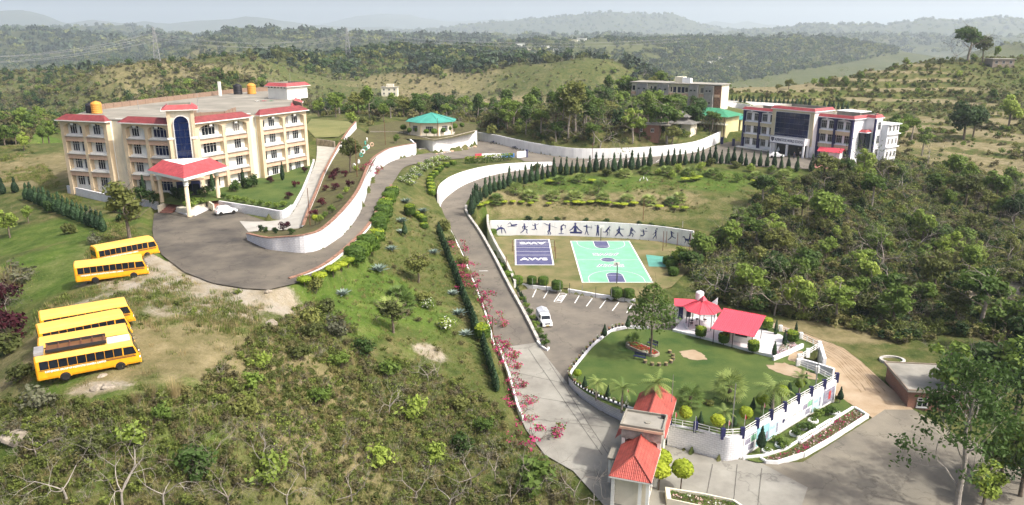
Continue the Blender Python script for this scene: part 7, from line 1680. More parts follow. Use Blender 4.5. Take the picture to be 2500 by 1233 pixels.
# ------------------------------------------------------------------ uncountable cover: instanced on points
def proto_obj(name, me):
    return bpy.data.objects.new(name, me)
def stuff(name, label, objs, pts, scl, rot, idx):
    """kind stuff: one object, its pieces instanced from a few shapes"""
    me = bpy.data.meshes.new(name); n = len(pts); me.vertices.add(n); me.vertices.foreach_set('co', np.asarray(pts,np.float32).ravel()); me.update()
    a = me.attributes.new('scl','FLOAT','POINT'); a.data.foreach_set('value',np.asarray(scl,np.float32)); a = me.attributes.new('rz','FLOAT','POINT'); a.data.foreach_set('value',np.asarray(rot,np.float32)); a = me.attributes.new('idx','INT','POINT'); a.data.foreach_set('value',np.asarray(idx,np.int32))
    o_ = link(name,me); tag(o_,label,None,None,'stuff')
    col = bpy.data.collections.new(name+'_shapes')
    for q in objs: col.objects.link(q)
    g = bpy.data.node_groups.new(name,'GeometryNodeTree'); g.interface.new_socket('Geometry',in_out='INPUT',socket_type='NodeSocketGeometry'); g.interface.new_socket('Geometry',in_out='OUTPUT',socket_type='NodeSocketGeometry')
    N = g.nodes; gi = N.new('NodeGroupInput'); go = N.new('NodeGroupOutput'); ip = N.new('GeometryNodeInstanceOnPoints'); ci = N.new('GeometryNodeCollectionInfo'); ci.inputs['Collection'].default_value = col; ci.inputs['Separate Children'].default_value = True; ci.inputs['Reset Children'].default_value = True
    def attr(nm, ty):
        x = N.new('GeometryNodeInputNamedAttribute'); x.data_type = ty; x.inputs['Name'].default_value = nm; return x.outputs['Attribute']
    cb = N.new('ShaderNodeCombineXYZ'); g.links.new(attr('rz','FLOAT'),cb.inputs['Z'])
    g.links.new(gi.outputs[0],ip.inputs['Points']); g.links.new(ci.outputs[0],ip.inputs['Instance']); ip.inputs['Pick Instance'].default_value = True
    g.links.new(attr('idx','INT'),ip.inputs['Instance Index']); g.links.new(cb.outputs[0],ip.inputs['Rotation']); g.links.new(attr('scl','FLOAT'),ip.inputs['Scale']); g.links.new(ip.outputs[0],go.inputs[0])
    md = o_.modifiers.new('scatter','NODES'); md.node_group = g; return o_
def to_px(x, y, z):
    z = z-CAM_Z; dep = y*_c-z*_s; return 1250+FPX*x/dep, 616.5-FPX*(y*_s+z*_c)/dep
EXCL = [[(p[0],p[1]) for p in foot], [(66,222),(87,193),(102,200),(82,232)], [(45,302),(76,282),(84,294),(54,314)], [(8,60),(13,58),(19,77),(14,79)], [(46,88),(47,79),(56,80),(55,89)], [(70,236),(86,224),(94,234),(78,246)],[tuple(p[:2]) for p in BED],[tuple(p[:2]) for p in LAWN]]
def scatter_pts(n, poly, y0, y1, seed, dens=None, margin=0.1, ypow=1.0):
    """ground points whose picture lies inside the pixel outline poly, between y0 and y1 metres out"""
    rg = np.random.default_rng(seed); out = []; tot = 0; it = 0
    while tot < n and it < 60:
        it += 1; m_ = 8000; y = y0+(y1-y0)*rg.random(m_)**ypow; x = (rg.random(m_)*2-1)*(28+0.78*y); z = ground_np(x,y); px, py = to_px(x,y,z)
        ok = inside(poly,px,py) & (paved_np(x,y) < margin)
        if dens is not None: ok &= rg.random(m_) < dens(x,y)
        for e in EXCL: ok &= ~inside(e,x,y)
        q = np.stack([x[ok],y[ok],z[ok]],1); out.append(q); tot += len(q)
    return np.concatenate(out)[:n]
# shapes of the ground cover
def tuft(name, n, h, mat_, seed, spread=.35, w=.02):
    rg = np.random.default_rng(seed); a = rg.random(n)*6.283; r = spread*np.sqrt(rg.random(n)); b = np.stack([r*np.cos(a),r*np.sin(a),np.zeros(n)-.03],1); t_ = b+np.stack([np.cos(a)*.3*h*rg.random(n),np.sin(a)*.3*h*rg.random(n),h*(.5+.5*rg.random(n))],1); s = np.stack([-np.sin(a),np.cos(a),np.zeros(n)],1)*w
    return proto_obj(name,fast_mesh(name,np.stack([b-s,b+s,t_],1).reshape(-1,3),np.arange(3*n).reshape(n,3),[mat_]))
def scrub(name, n, R_, H_, mat_, seed, sz, twigs=0):
    rg = np.random.default_rng(seed); me = crown_mesh(name,blobs_round(rg,R_,.02*H_,H_,7,.8,.5),n,sz,mat_,seed+1,.85,.3)
    return proto_obj(name,me)
def twiggy(name, seed, h, m_='bark_grey', depth=3):
    rg = np.random.default_rng(seed); mb = MB()
    for k in range(5): a = k*1.26; branches(rg,mb,Vector((0,0,-.1)),Vector((math.cos(a)*.5,math.sin(a)*.5,.9)).normalized(),h*.42,h*.016,depth,.65,.004,.3,3,None,.05)
    return proto_obj(name,mb.mesh(name,m_))
def farclump(name, n, R_, H_, mat_, seed, sz):
    rg = np.random.default_rng(seed); return proto_obj(name,crown_mesh(name,blobs_round(rg,R_,.1*H_,H_,6,.8,.55),n,sz,mat_,seed+1,.5,.4))
rg = np.random.default_rng(900)
def lay(name, label, objs, weights, sets, smin, smax):
    objs, weights = zip(*sorted(zip(objs,weights),key=lambda a: a[0].name))     # a collection hands out its shapes by name
    pts = np.concatenate(sets); n = len(pts); w = np.array(weights)/sum(weights); pts = pts.copy(); pts[:,2] -= .03
    stuff(name,label,objs,pts,smin+(smax-smin)*rg.random(n)**1.5,rg.random(n)*6.283,rg.choice(len(objs),n,p=w))
clump = lambda sc, th, sd: (lambda x,y: np.clip((fbm(x/sc,y/sc,sd,3)+.5-th)*4,0.02,1))
FG = [(-200,1000),(0,980),(250,985),(480,960),(560,860),(700,770),(760,740),(830,760),(900,850),(1040,900),(1150,960),(1240,1010),(1290,1080),(1420,1180),(1500,1260),(1500,1500),(-200,1500)]
MS = [(700,720),(900,580),(1000,500),(1075,520),(1160,700),(1240,960),(1150,960),(1040,900),(900,850),(760,740)]
PL = [(-300,480),(80,440),(240,560),(180,700),(90,760),(60,930),(480,960),(620,880),(690,760),(640,730),(330,640),(380,620),(330,560),(170,470),(60,350),(-300,380)]
RW = [(1690,640),(1780,560),(1850,480),(2000,425),(2180,395),(2420,440),(2700,480),(2700,1000),(2480,900),(2400,820),(2200,840),(2060,800),(1950,780),(1750,740),(1690,700)]
GS = [(1165,530),(1190,480),(1280,450),(1400,430),(1700,415),(1990,430),(1900,520),(1700,570),(1600,560),(1200,535)]
lay('undergrowth','dry brown and green scrub covering the near slope',[scrub('scrub_a',150,.55,.9,'scrub',1001,.10),scrub('scrub_b',150,.5,.8,'scrub_green',1003,.09),twiggy('twigs_a',1005,1.1),tuft('straw',26,.7,'dry_grass',1007),tuft('grass',26,.5,'green_grass',1008)],[1.2,2.4,1.0,3,7],
    [scatter_pts(15000,FG,30,120,11,clump(5,.22,71))],.4,1.35)
lay('grass','thin grass and weeds on the slope between the two roads',[scrub('scrub_c',110,.45,.6,'scrub_green',1011,.09),tuft('grass_b',26,.4,'green_grass',1012),tuft('straw_b',26,.45,'dry_grass',1013),scrub('scrub_d',110,.5,.6,'scrub',1014,.09)],[.2,5,2,.15],
    [scatter_pts(1500,MS,60,170,12),scatter_pts(1800,GS,150,215,14,clump(6,.42,73))],.5,1.3)
lay('grass','short grass tufts over the bus park meadow',[tuft('grass_c',26,.4,'green_grass',1016),tuft('straw_c',26,.45,'dry_grass',1017),scrub('scrub_j',90,.4,.4,'scrub_green',1018,.09)],[5,2.5,.25],[scatter_pts(7500,PL,50,200,13,clump(6,.42,72))],.5,1.7)
lay('undergrowth','tangled dark undergrowth of the wooded hollow below the school',[scrub('scrub_e',150,.8,1.1,'scrub',1021,.13),scrub('scrub_f',150,.8,1.2,'scrub_green',1023,.13),scrub('scrub_g',150,.8,1.2,'leaf_dark',1025,.14),twiggy('twigs_b',1027,1.6,'bark_grey')],[3,3,1.6,.6],
    [scatter_pts(7500,RW,75,215,15,clump(9,.28,74)),scatter_pts(1500,[(1170,330),(1400,378),(1690,362),(1770,335),(1690,300),(1200,285)],195,300,25,clump(9,.2,74),.9)],.6,1.9)
MID = [(-900,175),(400,130),(900,135),(1300,110),(1560,130),(1700,140),(1700,240),(1560,270),(1690,300),(1690,355),(1450,375),(1180,335),(1160,300),(900,310),(760,280),(400,300),(100,330),(-100,420),(-900,480)]
lay('shrubbery','scrubby trees and thickets covering the valley and hillsides beyond the campus',[farclump('thicket_a',130,2.0,3.0,'leaf_olive',1031,.42),farclump('thicket_b',130,1.8,3.4,'leaf_mid',1033,.40),farclump('thicket_c',120,2.0,2.6,'scrub',1035,.42),farclump('thicket_d',130,2.0,3.6,'leaf_dark',1037,.42),twiggy('twigs_c',1039,3.0,'bark_grey')],[3,2.2,3.4,1.3,1.6],
    [scatter_pts(6500,MID,205,430,16,clump(28,.36,75)),scatter_pts(7500,MID,400,1100,17,clump(60,.40,76))],.55,1.7)
HILL = [(1690,130),(1850,100),(2200,100),(2600,110),(2700,300),(2500,330),(2200,310),(2100,270),(1900,250),(1750,245)]
lay('shrubbery','low bushes on the terraced hill and fields beyond the school',[farclump('thicket_e',100,1.2,1.8,'leaf_olive',1041,.3),farclump('thicket_f',100,1.2,1.8,'scrub',1043,.3),farclump('thicket_g',100,1.1,2.0,'leaf_mid',1045,.3)],[3,3,1.5],
    [scatter_pts(3000,HILL,230,480,18,riser_np),scatter_pts(500,[(2080,300),(2250,290),(2700,300),(2700,480),(2420,440),(2180,395)],170,260,19,clump(9,.55,78))],.3,1.0)
FARP = [(-900,40),(3400,40),(3400,175),(2400,110),(1900,118),(1600,140),(900,200),(-900,300)]
lay('woods','distant woodland spread over the hazy valley and hills',[farclump('wood_a',70,5.5,7.5,'far_tree',1051,1.5),farclump('wood_b',70,6.0,6.5,'leaf_olive',1053,1.6),farclump('wood_c',70,5.0,8.0,'leaf_dark',1055,1.4)],[3,2,2],
    [scatter_pts(16000,FARP,700,2300,20,clump(130,.28,79)),scatter_pts(5000,[(1500,90),(2200,80),(2200,130),(1750,210),(1540,240)],440,2400,26,clump(90,.25,79))],.4,1.5)
lay('woods','far blue-green forest on the last hills under the skyline',[farclump('wood_d',60,5.5,6.0,'far_tree',1061,1.8),farclump('wood_e',60,6.0,5.0,'leaf_olive',1063,1.8)],[3,2],[scatter_pts(15000,[(-900,20),(3400,20),(3400,130),(-900,130)],2200,8000,21,clump(320,.26,80),ypow=1.2)],1.2,3.6)
lay('shrubbery','fine brown scrub over the bare hillsides in the middle distance',[scrub('scrub_h',40,1.1,1.2,'scrub',1071,.32),scrub('scrub_i',40,1.0,1.4,'leaf_olive',1073,.32),twiggy('twigs_d',1075,2.0,'bark_grey',2)],[3,2,1.5],[scatter_pts(15000,MID,260,620,22,clump(40,.1,81)),scatter_pts(13000,MID,560,1300,23,clump(60,.1,82))],.6,1.8)
# ------------------------------------------------------------------ planting, one thing at a time
def on(name, px, py, z=4.5):
    """point on a levelled surface seen at px, py"""
    zf, z0 = PADS[name][1], PADS[name][2]
    if zf is None: return P(px,py,z0)
    for _ in range(6): p = P(px,py,z); z = float(zf(np.array([p.x]),np.array([p.y]))[0])
    return P(px,py,z)
rr = random.Random(5)
def run(key, pts, h, label, group, surf=None, var=.12, sx=1.0, name=None, cat=None, tilt=.03):
    """a row or group of like plants: {n} in the label becomes its ordinal"""
    for i, q in enumerate(pts):
        px, py = q[0], q[1]; hh = q[2] if len(q) > 2 else h
        p = (on(surf,px,py) if isinstance(surf,str) else P(px,py,surf) if surf is not None else G(px,py))
        if p is None: continue
        place(key,p,hh*(1+var*(rr.random()*2-1)),rr.random()*6.28,label.format(n=ordn(i)),group,sx*(1+.1*(rr.random()*2-1)),name,tilt*rr.random(),cat)
def lerp_pts(a, b, n): return [(a[0]+(b[0]-a[0])*i/(n-1),a[1]+(b[1]-a[1])*i/(n-1)) for i in range(n)]
CY = [(1151,524),(1156,512),(1161,502),(1166,495),(1174,491),(1185,483),(1196,475),(1208,468),(1220,464),(1231,461),(1243,455),(1256,451),(1269,447),(1283,449),(1297,445),(1310,442),(1324,438),(1338,435),(1353,431),(1368,425),(1382,428),(1395,426),(1409,421),(1424,424),(1439,422),(1454,419),(1470,415),(1485,419),(1499,418),(1513,415),(1527,411),(1541,415),(1557,413),(1572,409),(1586,406),(1614,406),(1629,402),(1644,403),(1659,399),(1673,402),(1688,399),(1701,398),(1716,395),(1731,397),(1746,399),(1760,400),(1776,401),(1790,401),(1807,403),(1821,405),(1839,405),(1855,407),(1872,408),(1890,408),(1907,414),(1925,412),(1945,418),(1980,418)]
run('cypress',CY,4.1,'{n} dark cypress from the ramp in the long row lining the school road','cypresses lining the school road',sx=.88,var=.2,tilt=.07)
run('cypress_slim',lerp_pts((1072,575),(1162,812),30),2.3,'{n} slim cypress from the bend in the dense hedge beside the ramp','ramp hedge cypresses',sx=1.9)
run('cypress_slim',lerp_pts((1180,850),(1213,956),12),2.2,'{n} slim cypress down the lower hedge stretch below the clipped drum','lower ramp hedge cypresses',sx=1.9)
run('drum',[(1178,832)],2.2,'clipped yellow-topped drum bush heading the lower ramp hedge',None)
run('cypress',[(8,474),(38,470)]+lerp_pts((66,488),(252,566),17),3.4,'{n} cypress from the dry field in the row running down beside the bus park','cypresses beside the bus park',sx=1.1)
run('bougainvillea',[(1108,612),(1130,668),(1143,690),(1155,720),(1174,748),(1194,796),(1204,856),(1216,880),(1230,905),(1244,950),(1258,985),(1274,1012),(1308,1080)],2.2,'{n} pink bougainvillea going down the ramp kerb','bougainvilleas along the ramp',sx=1.25,var=.2)
run('bougainvillea',[(905,418)],2.4,'crimson bougainvillea spilling over the tall white wall of the upper road',None,19.5)
run('lime_drum',[(1106,403),(1090,408),(1077,414),(1070,421),(1063,428),(1055,435),(1050,442),(1050,450),(1052,459),(1054,467),(1054,476)],1.15,'{n} yellow-topped drum from the road in the garden above the ramp wall','yellow drums above the ramp wall',sx=1.15)
run('lime_drum',[(1017,530),(1026,536),(1033,543),(1035,557)],1.1,'{n} yellow drum down the short row beside the large drum','yellow drums on the slope',sx=1.2)
run('drum',[(1001,530)],2.3,'large yellow-topped drum bush on the slope below the upper road',None)
run('lime_disc',[(744,700),(781,692),(814,674),(833,662),(850,652)],1.3,'{n} flat-topped yellow shrub from the bus park along the parapet','yellow shrubs along the parapet',sx=.95)
for key, pts, lab, hh in (('lime_drum',[(918,590),(905,612),(942,508),(958,480)],'{n} yellow clipped block from the bus park along the parapet hedge',1.9),('drum_green',[(866,640),(880,626),(896,612),(924,566),(930,548),(936,534),(940,520),(950,496),(955,486)],'{n} green clipped block from the bus park along the parapet hedge',2.1)): run(key,pts,hh,lab,'clipped parapet hedge blocks',sx=1.15)
run('maroon',[(812,440),(817,433),(822,425),(842,432),(794,466),(818,464),(854,457),(788,503),(767,531),(695,562)],1.3,'{n} maroon shrub by height in the sloping bed under the walkway','maroon shrubs in the sloping bed','hillside_bed')
run('maroon',[(745,421),(662,447),(722,457),(704,486)],1.3,'{n} maroon shrub on the lawn in front of the four-storey building','maroon shrubs on the terrace lawn','terrace_lawn')
run('bush3',[(831,490),(845,472),(792,533),(780,545),(810,520),(870,420)],1.2,'{n} green shrub in the sloping bed beside the walkway','green shrubs in the sloping bed','hillside_bed')
run('lime_ball',[(770,548)],1.4,'yellow shrub near the foot of the sloping bed',None,'hillside_bed')
run('bush5',[(638,565),(650,568),(672,570),(712,572)],.9,'{n} low dark shrub behind the curved end of the white wall','shrubs behind the curved wall end','hillside_bed')
run('bush1',[(545,486),(560,489),(578,492),(597,496),(617,500),(637,503),(657,505),(676,508),(692,505)],1.2,'{n} bush from the porch along the terrace wall','bushes along the terrace wall','terrace_lawn')
run('cypress_slim',[(520,466),(594,458),(690,440),(352,480)],3.6,'{n} slim cypress standing against the four-storey building','cypresses against the building','terrace_lawn',sx=1.2)
run('bush5',[(620,458),(605,462),(575,468),(430,488),(455,492),(500,482),(300,482),(280,478),(345,492),(372,496)],2.2,'{n} dark bush planted at the foot of the four-storey building','bushes at the building foot',18.2)
run('bush1',[(474,505),(490,500),(462,512)],1.7,'{n} bush in the planter under the red porch','bushes in the porch planter',17.8)
run('agave',[(992,497),(1020,432),(1006,452),(981,545),(979,570),(956,612),(1033,520),(926,665),(838,722),(1060,620),(1106,720),(1121,770),(1138,820)],1.3,'{n} silvery agave on the slope between the two roads','agaves on the slope',sx=1.35,var=.25)
run('white_bush',[(985,446),(995,436),(1005,426),(1015,417),(1030,408),(1045,401),(1060,396),(1076,393),(1092,393),(1000,452),(1012,441),(1025,430),(1040,419),(1055,411),(1070,405)],1.5,'{n} white-flowered bush in the mass at the bend of the upper road','white-flowered bushes at the bend',sx=1.2)
run('white_bush',[(1094,806),(1044,756)],1.9,'{n} white-flowering bush alone on the grassy slope','white-flowering slope bushes')
run('olive1',[(1022,690)],5.6,'broad olive tree in the middle of the slope between the roads',None,sx=1.1)
run('olive2',[(960,812)],4.2,'dull olive tree low on the slope beside the scrub',None,sx=1.3)
run('bush2',[(1030,742),(760,790),(800,760),(770,715),(1085,560),(1100,600),(1128,650)],2.2,'{n} olive bush on the slope between the roads','olive slope bushes')
run('fan_low',[(972,727),(950,758),(985,745)],1.7,'{n} low palm clump on the bright green slope','low palms on the slope',sx=1.4)
run('teardrop',[(989,580)],2.8,'dark pointed cypress among the agaves on the slope',None)
run('fan_low',[(1212,492),(1294,486),(1349,486),(1365,448),(1403,487),(1416,444),(1471,492),(1525,430),(1578,424),(1628,425),(1531,494),(1583,498),(1658,489),(1640,499),(1683,427),(1742,430),(1847,438),(1914,432)],1.9,'{n} low fan palm from the ramp side on the grassy bank','low fan palms on the grassy bank',sx=1.3)
run('fan',[(1259,476),(1461,474)],3.0,'{n} taller fan palm on the grassy bank above the mural','taller fan palms on the bank')
run('lime_disc',[(1171,508),(1186,503),(1196,498),(1230,499),(1252,498),(1273,499),(1296,502),(1339,503),(1383,499),(1407,500),(1421,501),(1442,499),(1463,498),(1482,502),(1504,504),(1523,506),(1548,503),(1609,511),(1649,513),(1670,515)],.9,'{n} flat yellow shrub from the ramp in the row above the mural','yellow shrubs above the mural',sx=1.35)
run('lime_disc',[(1344,449),(1445,447),(1672,444),(1693,443),(1706,439),(1843,450)],1.0,'{n} flat yellow shrub high on the bank below the cypress row','yellow shrubs high on the bank',sx=1.5)
run('bush3',[(1657,420),(1711,416),(1832,420),(1884,424),(1926,424),(1606,428),(1690,436),(1760,440),(1800,446),(1860,452),(1640,436)],2.0,'{n} bright bush under the cypress row on the bank','bright bushes on the bank')
run('bush2',[(1310,418),(1480,430),(1735,405),(1795,410),(1470,455)],2.4,'{n} loose olive bush beside the cypress row','olive bushes by the cypress row')
run('drum_green',[(1203,574),(1200,596),(1207,612),(1210,634),(1217,650),(1228,664),(1242,684)],1.5,'{n} clipped drum from the mural along the sports ground edge','drum hedges on the court edge',3.9,sx=1.1)
run('drum_green',[(1263,694),(1298,694),(1326,695),(1360,707),(1505,726),(1534,727)],1.5,'{n} clipped drum from the ramp along the court kerb','drums along the court kerb',3.9,sx=1.1)
run('drum_green',[(1652,640),(1640,655),(1644,672),(1668,636),(1632,645)],1.6,'{n} clipped bush beside the teal practice pad','bushes beside the practice pad',3.9,sx=1.25)
run('bush1',[(1276,738),(1284,752),(1292,768),(1300,784),(1308,800),(1316,816),(1325,832),(1333,845)],1.25,'{n} shrub from the court end in the strip between ramp and car park','shrubs between ramp and car park',3.5)
run('teardrop',lerp_pts((1258,704),(1284,750),8),1.4,'{n} small pointed cypress in the strip beside the car park','small cypresses beside the car park',3.5)
run('bush5',[(1240,552),(1290,540),(1320,540),(1360,541),(1430,544),(1480,546),(1560,552),(1590,556),(1620,560),(1650,564)],1.1,'{n} dark bush from the ramp along the top of the mural wall','bushes on top of the mural wall',sx=1.3)
run('green_ball',[(1000,331),(1018,330),(1041,334),(1060,337),(1083,331),(1097,328),(985,326),(1110,323),(1128,318)],2.3,'{n} ball shrub from the walkway side round the octagonal pavilion','ball shrubs round the pavilion',18.4)
run('round1',[(968,356)],3.2,'small round-headed tree on the bank below the octagonal pavilion',None,18.2)
run('cypress',lerp_pts((1755,247),(1976,258),22)+lerp_pts((2012,262),(2068,270),6),3.0,'{n} round bush from the unfinished block in the row above the school','round bushes above the school',sx=1.25)
run('olive1',[(856,420)],8.0,'leaning feathery olive tree between walkway and upper road',None,19.5,sx=.75)
run('olive2',[(318,592)],8.6,'feathery olive tree standing beside the bus park asphalt',None,sx=1.15)
# front garden
run('palm',[(1455,972,2.7),(1518,1000,3.7),(1598,1000,4.2),(1884,1018,4.5),(1950,962,2.9),(1766,1048,2.6)],3.4,'{n} feather palm from the drive round the garden lawn','feather palms on the garden lawn','garden_lawn',var=.03)
run('fan',[(1684,994,2.7),(1780,978,3.6)],3,'{n} bushy fan palm in the middle of the garden lawn','fan palms on the garden lawn','garden_lawn',var=.02,sx=1.1)
run('teardrop',[(1427,953),(1483,978),(1709,1048),(1791,1050),(1836,1008),(1880,1000),(1925,968),(1965,945),(1532,806),(1475,828)],2.1,'{n} pointed clipped cypress round the garden lawn','pointed cypresses on the garden lawn','garden_lawn')
run('lime_ball',[(1409,929,1.5),(1671,1042,2.3),(1750,1058,2.1),(1818,1042,2.2),(1858,1008,2.2),(1908,985,2.1),(1950,962,1.9)],2,'{n} bright yellow ball shrub from the drive along the garden wall','yellow ball shrubs along the garden wall','garden_lawn',sx=.9,var=.03)
run('drum',[(1710,826,1.7),(1766,842,1.7),(1838,862,1.8),(1872,806,1.8),(1932,838,1.8)],1.8,'{n} yellow-topped drum bush from the gazebo round the plaza','drum bushes on the plaza','garden_lawn',var=.02)
run('cypress_slim',[(1889,872,2.3),(1914,848,2.6),(1942,822,2.2),(1893,818,2.3)],2.4,'{n} slim cypress at the far end of the plaza','cypresses at the plaza end','garden_lawn',sx=1.3,var=.03)
run('bush2',[(1722,985),(1735,990),(1712,984)],.8,'{n} low reddish shrub on the lawn beside the fan palm','low shrubs beside the fan palm','garden_lawn')
run('lime_ball',[(1612,1160,2.6),(1608,1190,2.6),(1662,1190,2.9)],2.6,'{n} bright yellow-green ball tree in the planter by the gate','ball trees by the gate',2.9,var=.02)
run('fan_low',[(1545,842)],1.6,'cycad at the end of the flower bed on the garden lawn',None,'garden_lawn')
# oval flower bed
def flowers(par, poly, n, mats, size, z, seed, name='flowers'):
    """flower heads and leaves massed in a bed, one colour patch each"""
    rg = np.random.default_rng(seed); xs = [p[0] for p in poly]; ys_2 = [p[1] for p in poly]; x = min(xs)+(max(xs)-min(xs))*rg.random(n*3); y = min(ys_2)+(max(ys_2)-min(ys_2))*rg.random(n*3); ok = inside(poly,x,y); x, y = x[ok][:n], y[ok][:n]
    k = fbm(x*1.1+seed,y*1.1,seed,2); q = np.clip(((k+.28)/.56*len(mats)).astype(int),0,len(mats)-1); q = np.where(rg.random(len(x)) < .35,len(mats),q)
    c = np.stack([x,y,z+size*2.2*rg.random(len(x))],1); nr = unit(len(x),rg); nr[:,2] = abs(nr[:,2])+.6; nr /= np.linalg.norm(nr,axis=1,keepdims=True); v, f = cards(c,nr,size,rg,.9)
    o_ = link(name,fast_mesh(name,v,f,list(mats)+['leaf_mid'],q),par); tag(o_,kind='stuff'); return o_
fbp = on('garden_lawn',1568,856); fbd = thing('flower_bed','oval stone-edged flower bed of red and white blooms round the lawn tree','flower bed',fbp,math.radians(-52))
ov = [(2.7*math.copysign(abs(math.cos(a))**.55,math.cos(a)),1.0*math.copysign(abs(math.sin(a))**.7,math.sin(a))) for a in [i*math.pi/14 for i in range(28)]]
mb = MB(); n = 28; mb.add([(x*s_,y*s2,z) for s_,s2,z in ((1,1,-.4),(1,1,.42),(.93,.84,.42),(.93,.84,.2)) for x,y in ov],[(j*n+i,j*n+(i+1)%n,(j+1)*n+(i+1)%n,(j+1)*n+i) for j in range(3) for i in range(n)]); mb.build('rim','stone',fbd)
MB().add([(x*.93,y*.84,.3) for x,y in ov],[tuple(range(n))]).build('soil','bed_grass',fbd); flowers(fbd,[(x*.9,y*.8) for x,y in ov],900,['flower_red','flower_red','flower_white'],.07,.32,3)
for i, (px, py) in enumerate(((1575,886),(1592,892),(1609,893),(1626,892),(1638,886),(1643,879),(1643,871),(1635,862))):
    st_ = thing('log_stool',f'{ORD[i]} pale log stool counted round the end of the oval flower bed','stool',on('garden_lawn',px,py),0,'log stools'); MB().lathe([(.24,0),(.26,.35),(.26,.36)],10).build('stem','bark',st_); MB().lathe([(.24,.363),(.25,.40),(.24,.43),(.02,.435)],12).build('seat','dry_grass',st_)
for i, (px, py, rz, lab) in enumerate(((1561,878,-.5,'navy bench on the lawn in front of the oval flower bed'),(1592,846,-.9,'navy bench half hidden behind the lawn tree'))):
    bn = thing('bench',lab,'bench',on('garden_lawn',px,py),rz)
    for k in range(4): MB().box(-.8,.8,-.22+k*.12,-.13+k*.12,.42,.46).build('seat_slat','navy',bn); 
    for k in range(3): MB().box(-.8,.8,.26,.30,.55+k*.13,.64+k*.13).build('back_slat','navy',bn)
    for x in (-.7,.7):
        for y in (-.18,.26): MB().box(x-.03,x+.03,y-.03,y+.03,0,.419 if y < 0 else .95).build('leg','metal_dark',bn)
# pots along the curved wall
pots = [WALLS['lawn_west'][1][i].lerp(WALLS['lawn_west'][1][i+1],.5)+Vector((0,0,(WALLS['lawn_west'][2][i]+WALLS['lawn_west'][2][i+1])/2)) for i in range(len(WALLS['lawn_west'][1])-1)]
potm = MB().lathe([(.10,0),(.15,.26),(.16,.30),(.13,.29),(.12,.22),(.02,.2)],8).mesh('pot','pot_black'); pfm = [crown_mesh('flowers',[(0,0,.40,.2,.2,.17)],60,.06,a,90+i,.6,.4,'leaf_mid',.4) for i, a in enumerate(('flower_red','flower_white','flower_mix','leaf_lime'))]
k = 0
for i, p in enumerate(pots[:46]):
    if i in (0,): continue
    t_ = thing('flower_pot',f'{ordn(k)} small flower pot along the curved garden wall from the lawn tree to the gate','flower pot',p,0,'pots along the curved wall'); link('pot',potm,t_); link('flowers',pfm[i%4],t_); k += 1
# railings with navy pillars
def railing(pts, hs, label, posts='navy', hgt=.75, rails=3, side=Vector((0,0,0)), post_w=.22, first=True):
    t_ = thing('railing',label,'railing',pts[0])
    o0 = pts[0]
    for i, p in enumerate(pts):
        q = p-o0
        if i == 0 and not first: continue
        MB().box(q.x-post_w,q.x+post_w,q.y-post_w*.8,q.y+post_w*.8,q.z-.35,q.z+hgt+.12).build('pillar',posts,t_)
    for i in range(len(pts)-1):
        a, b = pts[i]-o0, pts[i+1]-o0
        for k_ in range(rails): z = Vector((0,0,.12+k_*(hgt-.15)/(rails-1))); MB().tube([a+z,b+z],.035,4).build('rail','white_paint',t_)
        n_ = max(1,int((b-a).length/1.0))
        for j in range(1,n_): m_ = a.lerp(b,j/n_); MB().box(m_.x-.04,m_.x+.04,m_.y-.04,m_.y+.04,m_.z-.05,m_.z+hgt-.05).build('baluster','white_paint',t_)
    return t_
def tops(key, ts):
    _, pts, hh = WALLS[key]; L = [0]
    for i in range(1,len(pts)): L.append(L[-1]+(pts[i]-pts[i-1]).length)
    out = []
    for t_ in ts:
        s_ = t_*L[-1]; i = max(j for j in range(len(L)) if L[j] <= s_+1e-6); i = min(i,len(pts)-2); f = (s_-L[i])/(L[i+1]-L[i]); p = pts[i].lerp(pts[i+1],f); out.append(p+Vector((0,.15,hh[i]*(1-f)+hh[i+1]*f)))
    return out
railing(tops('lawn_front',[0.02,.36,.72,1.0]),0,'white railing with navy pillars on the curved wall facing the gate')
railing(tops('lawn_banner',[0.0]+[i/7 for i in range(1,8)]),0,'white railing with navy pillars above the school banners',first=False)
railing([P(2032,930,5.25),P(1995,910,5.1),P(1948,892,4.9)],0,'white railing at the bare corner of the garden lawn','white_paint',first=False)
railing([P(1950,880,4.85),P(1972,866,4.8),P(2000,848,4.75)],0,'short white railing over the triangular white wall','white_paint'); railing([P(2000,848,4.75),P(1955,826,4.65),P(1905,808,4.6),P(1862,794,4.5)],0,'white railing between plaza and dirt road','white_paint',first=False)
wall('retaining_wall',[P(2014,908,2.95),P(2003,872,2.95)],[1.9,2.0],'white triangular wall face at the notch of the garden lawn',+1,n=1,smooth=False,flank=False,thick=0.4,material='school_white')
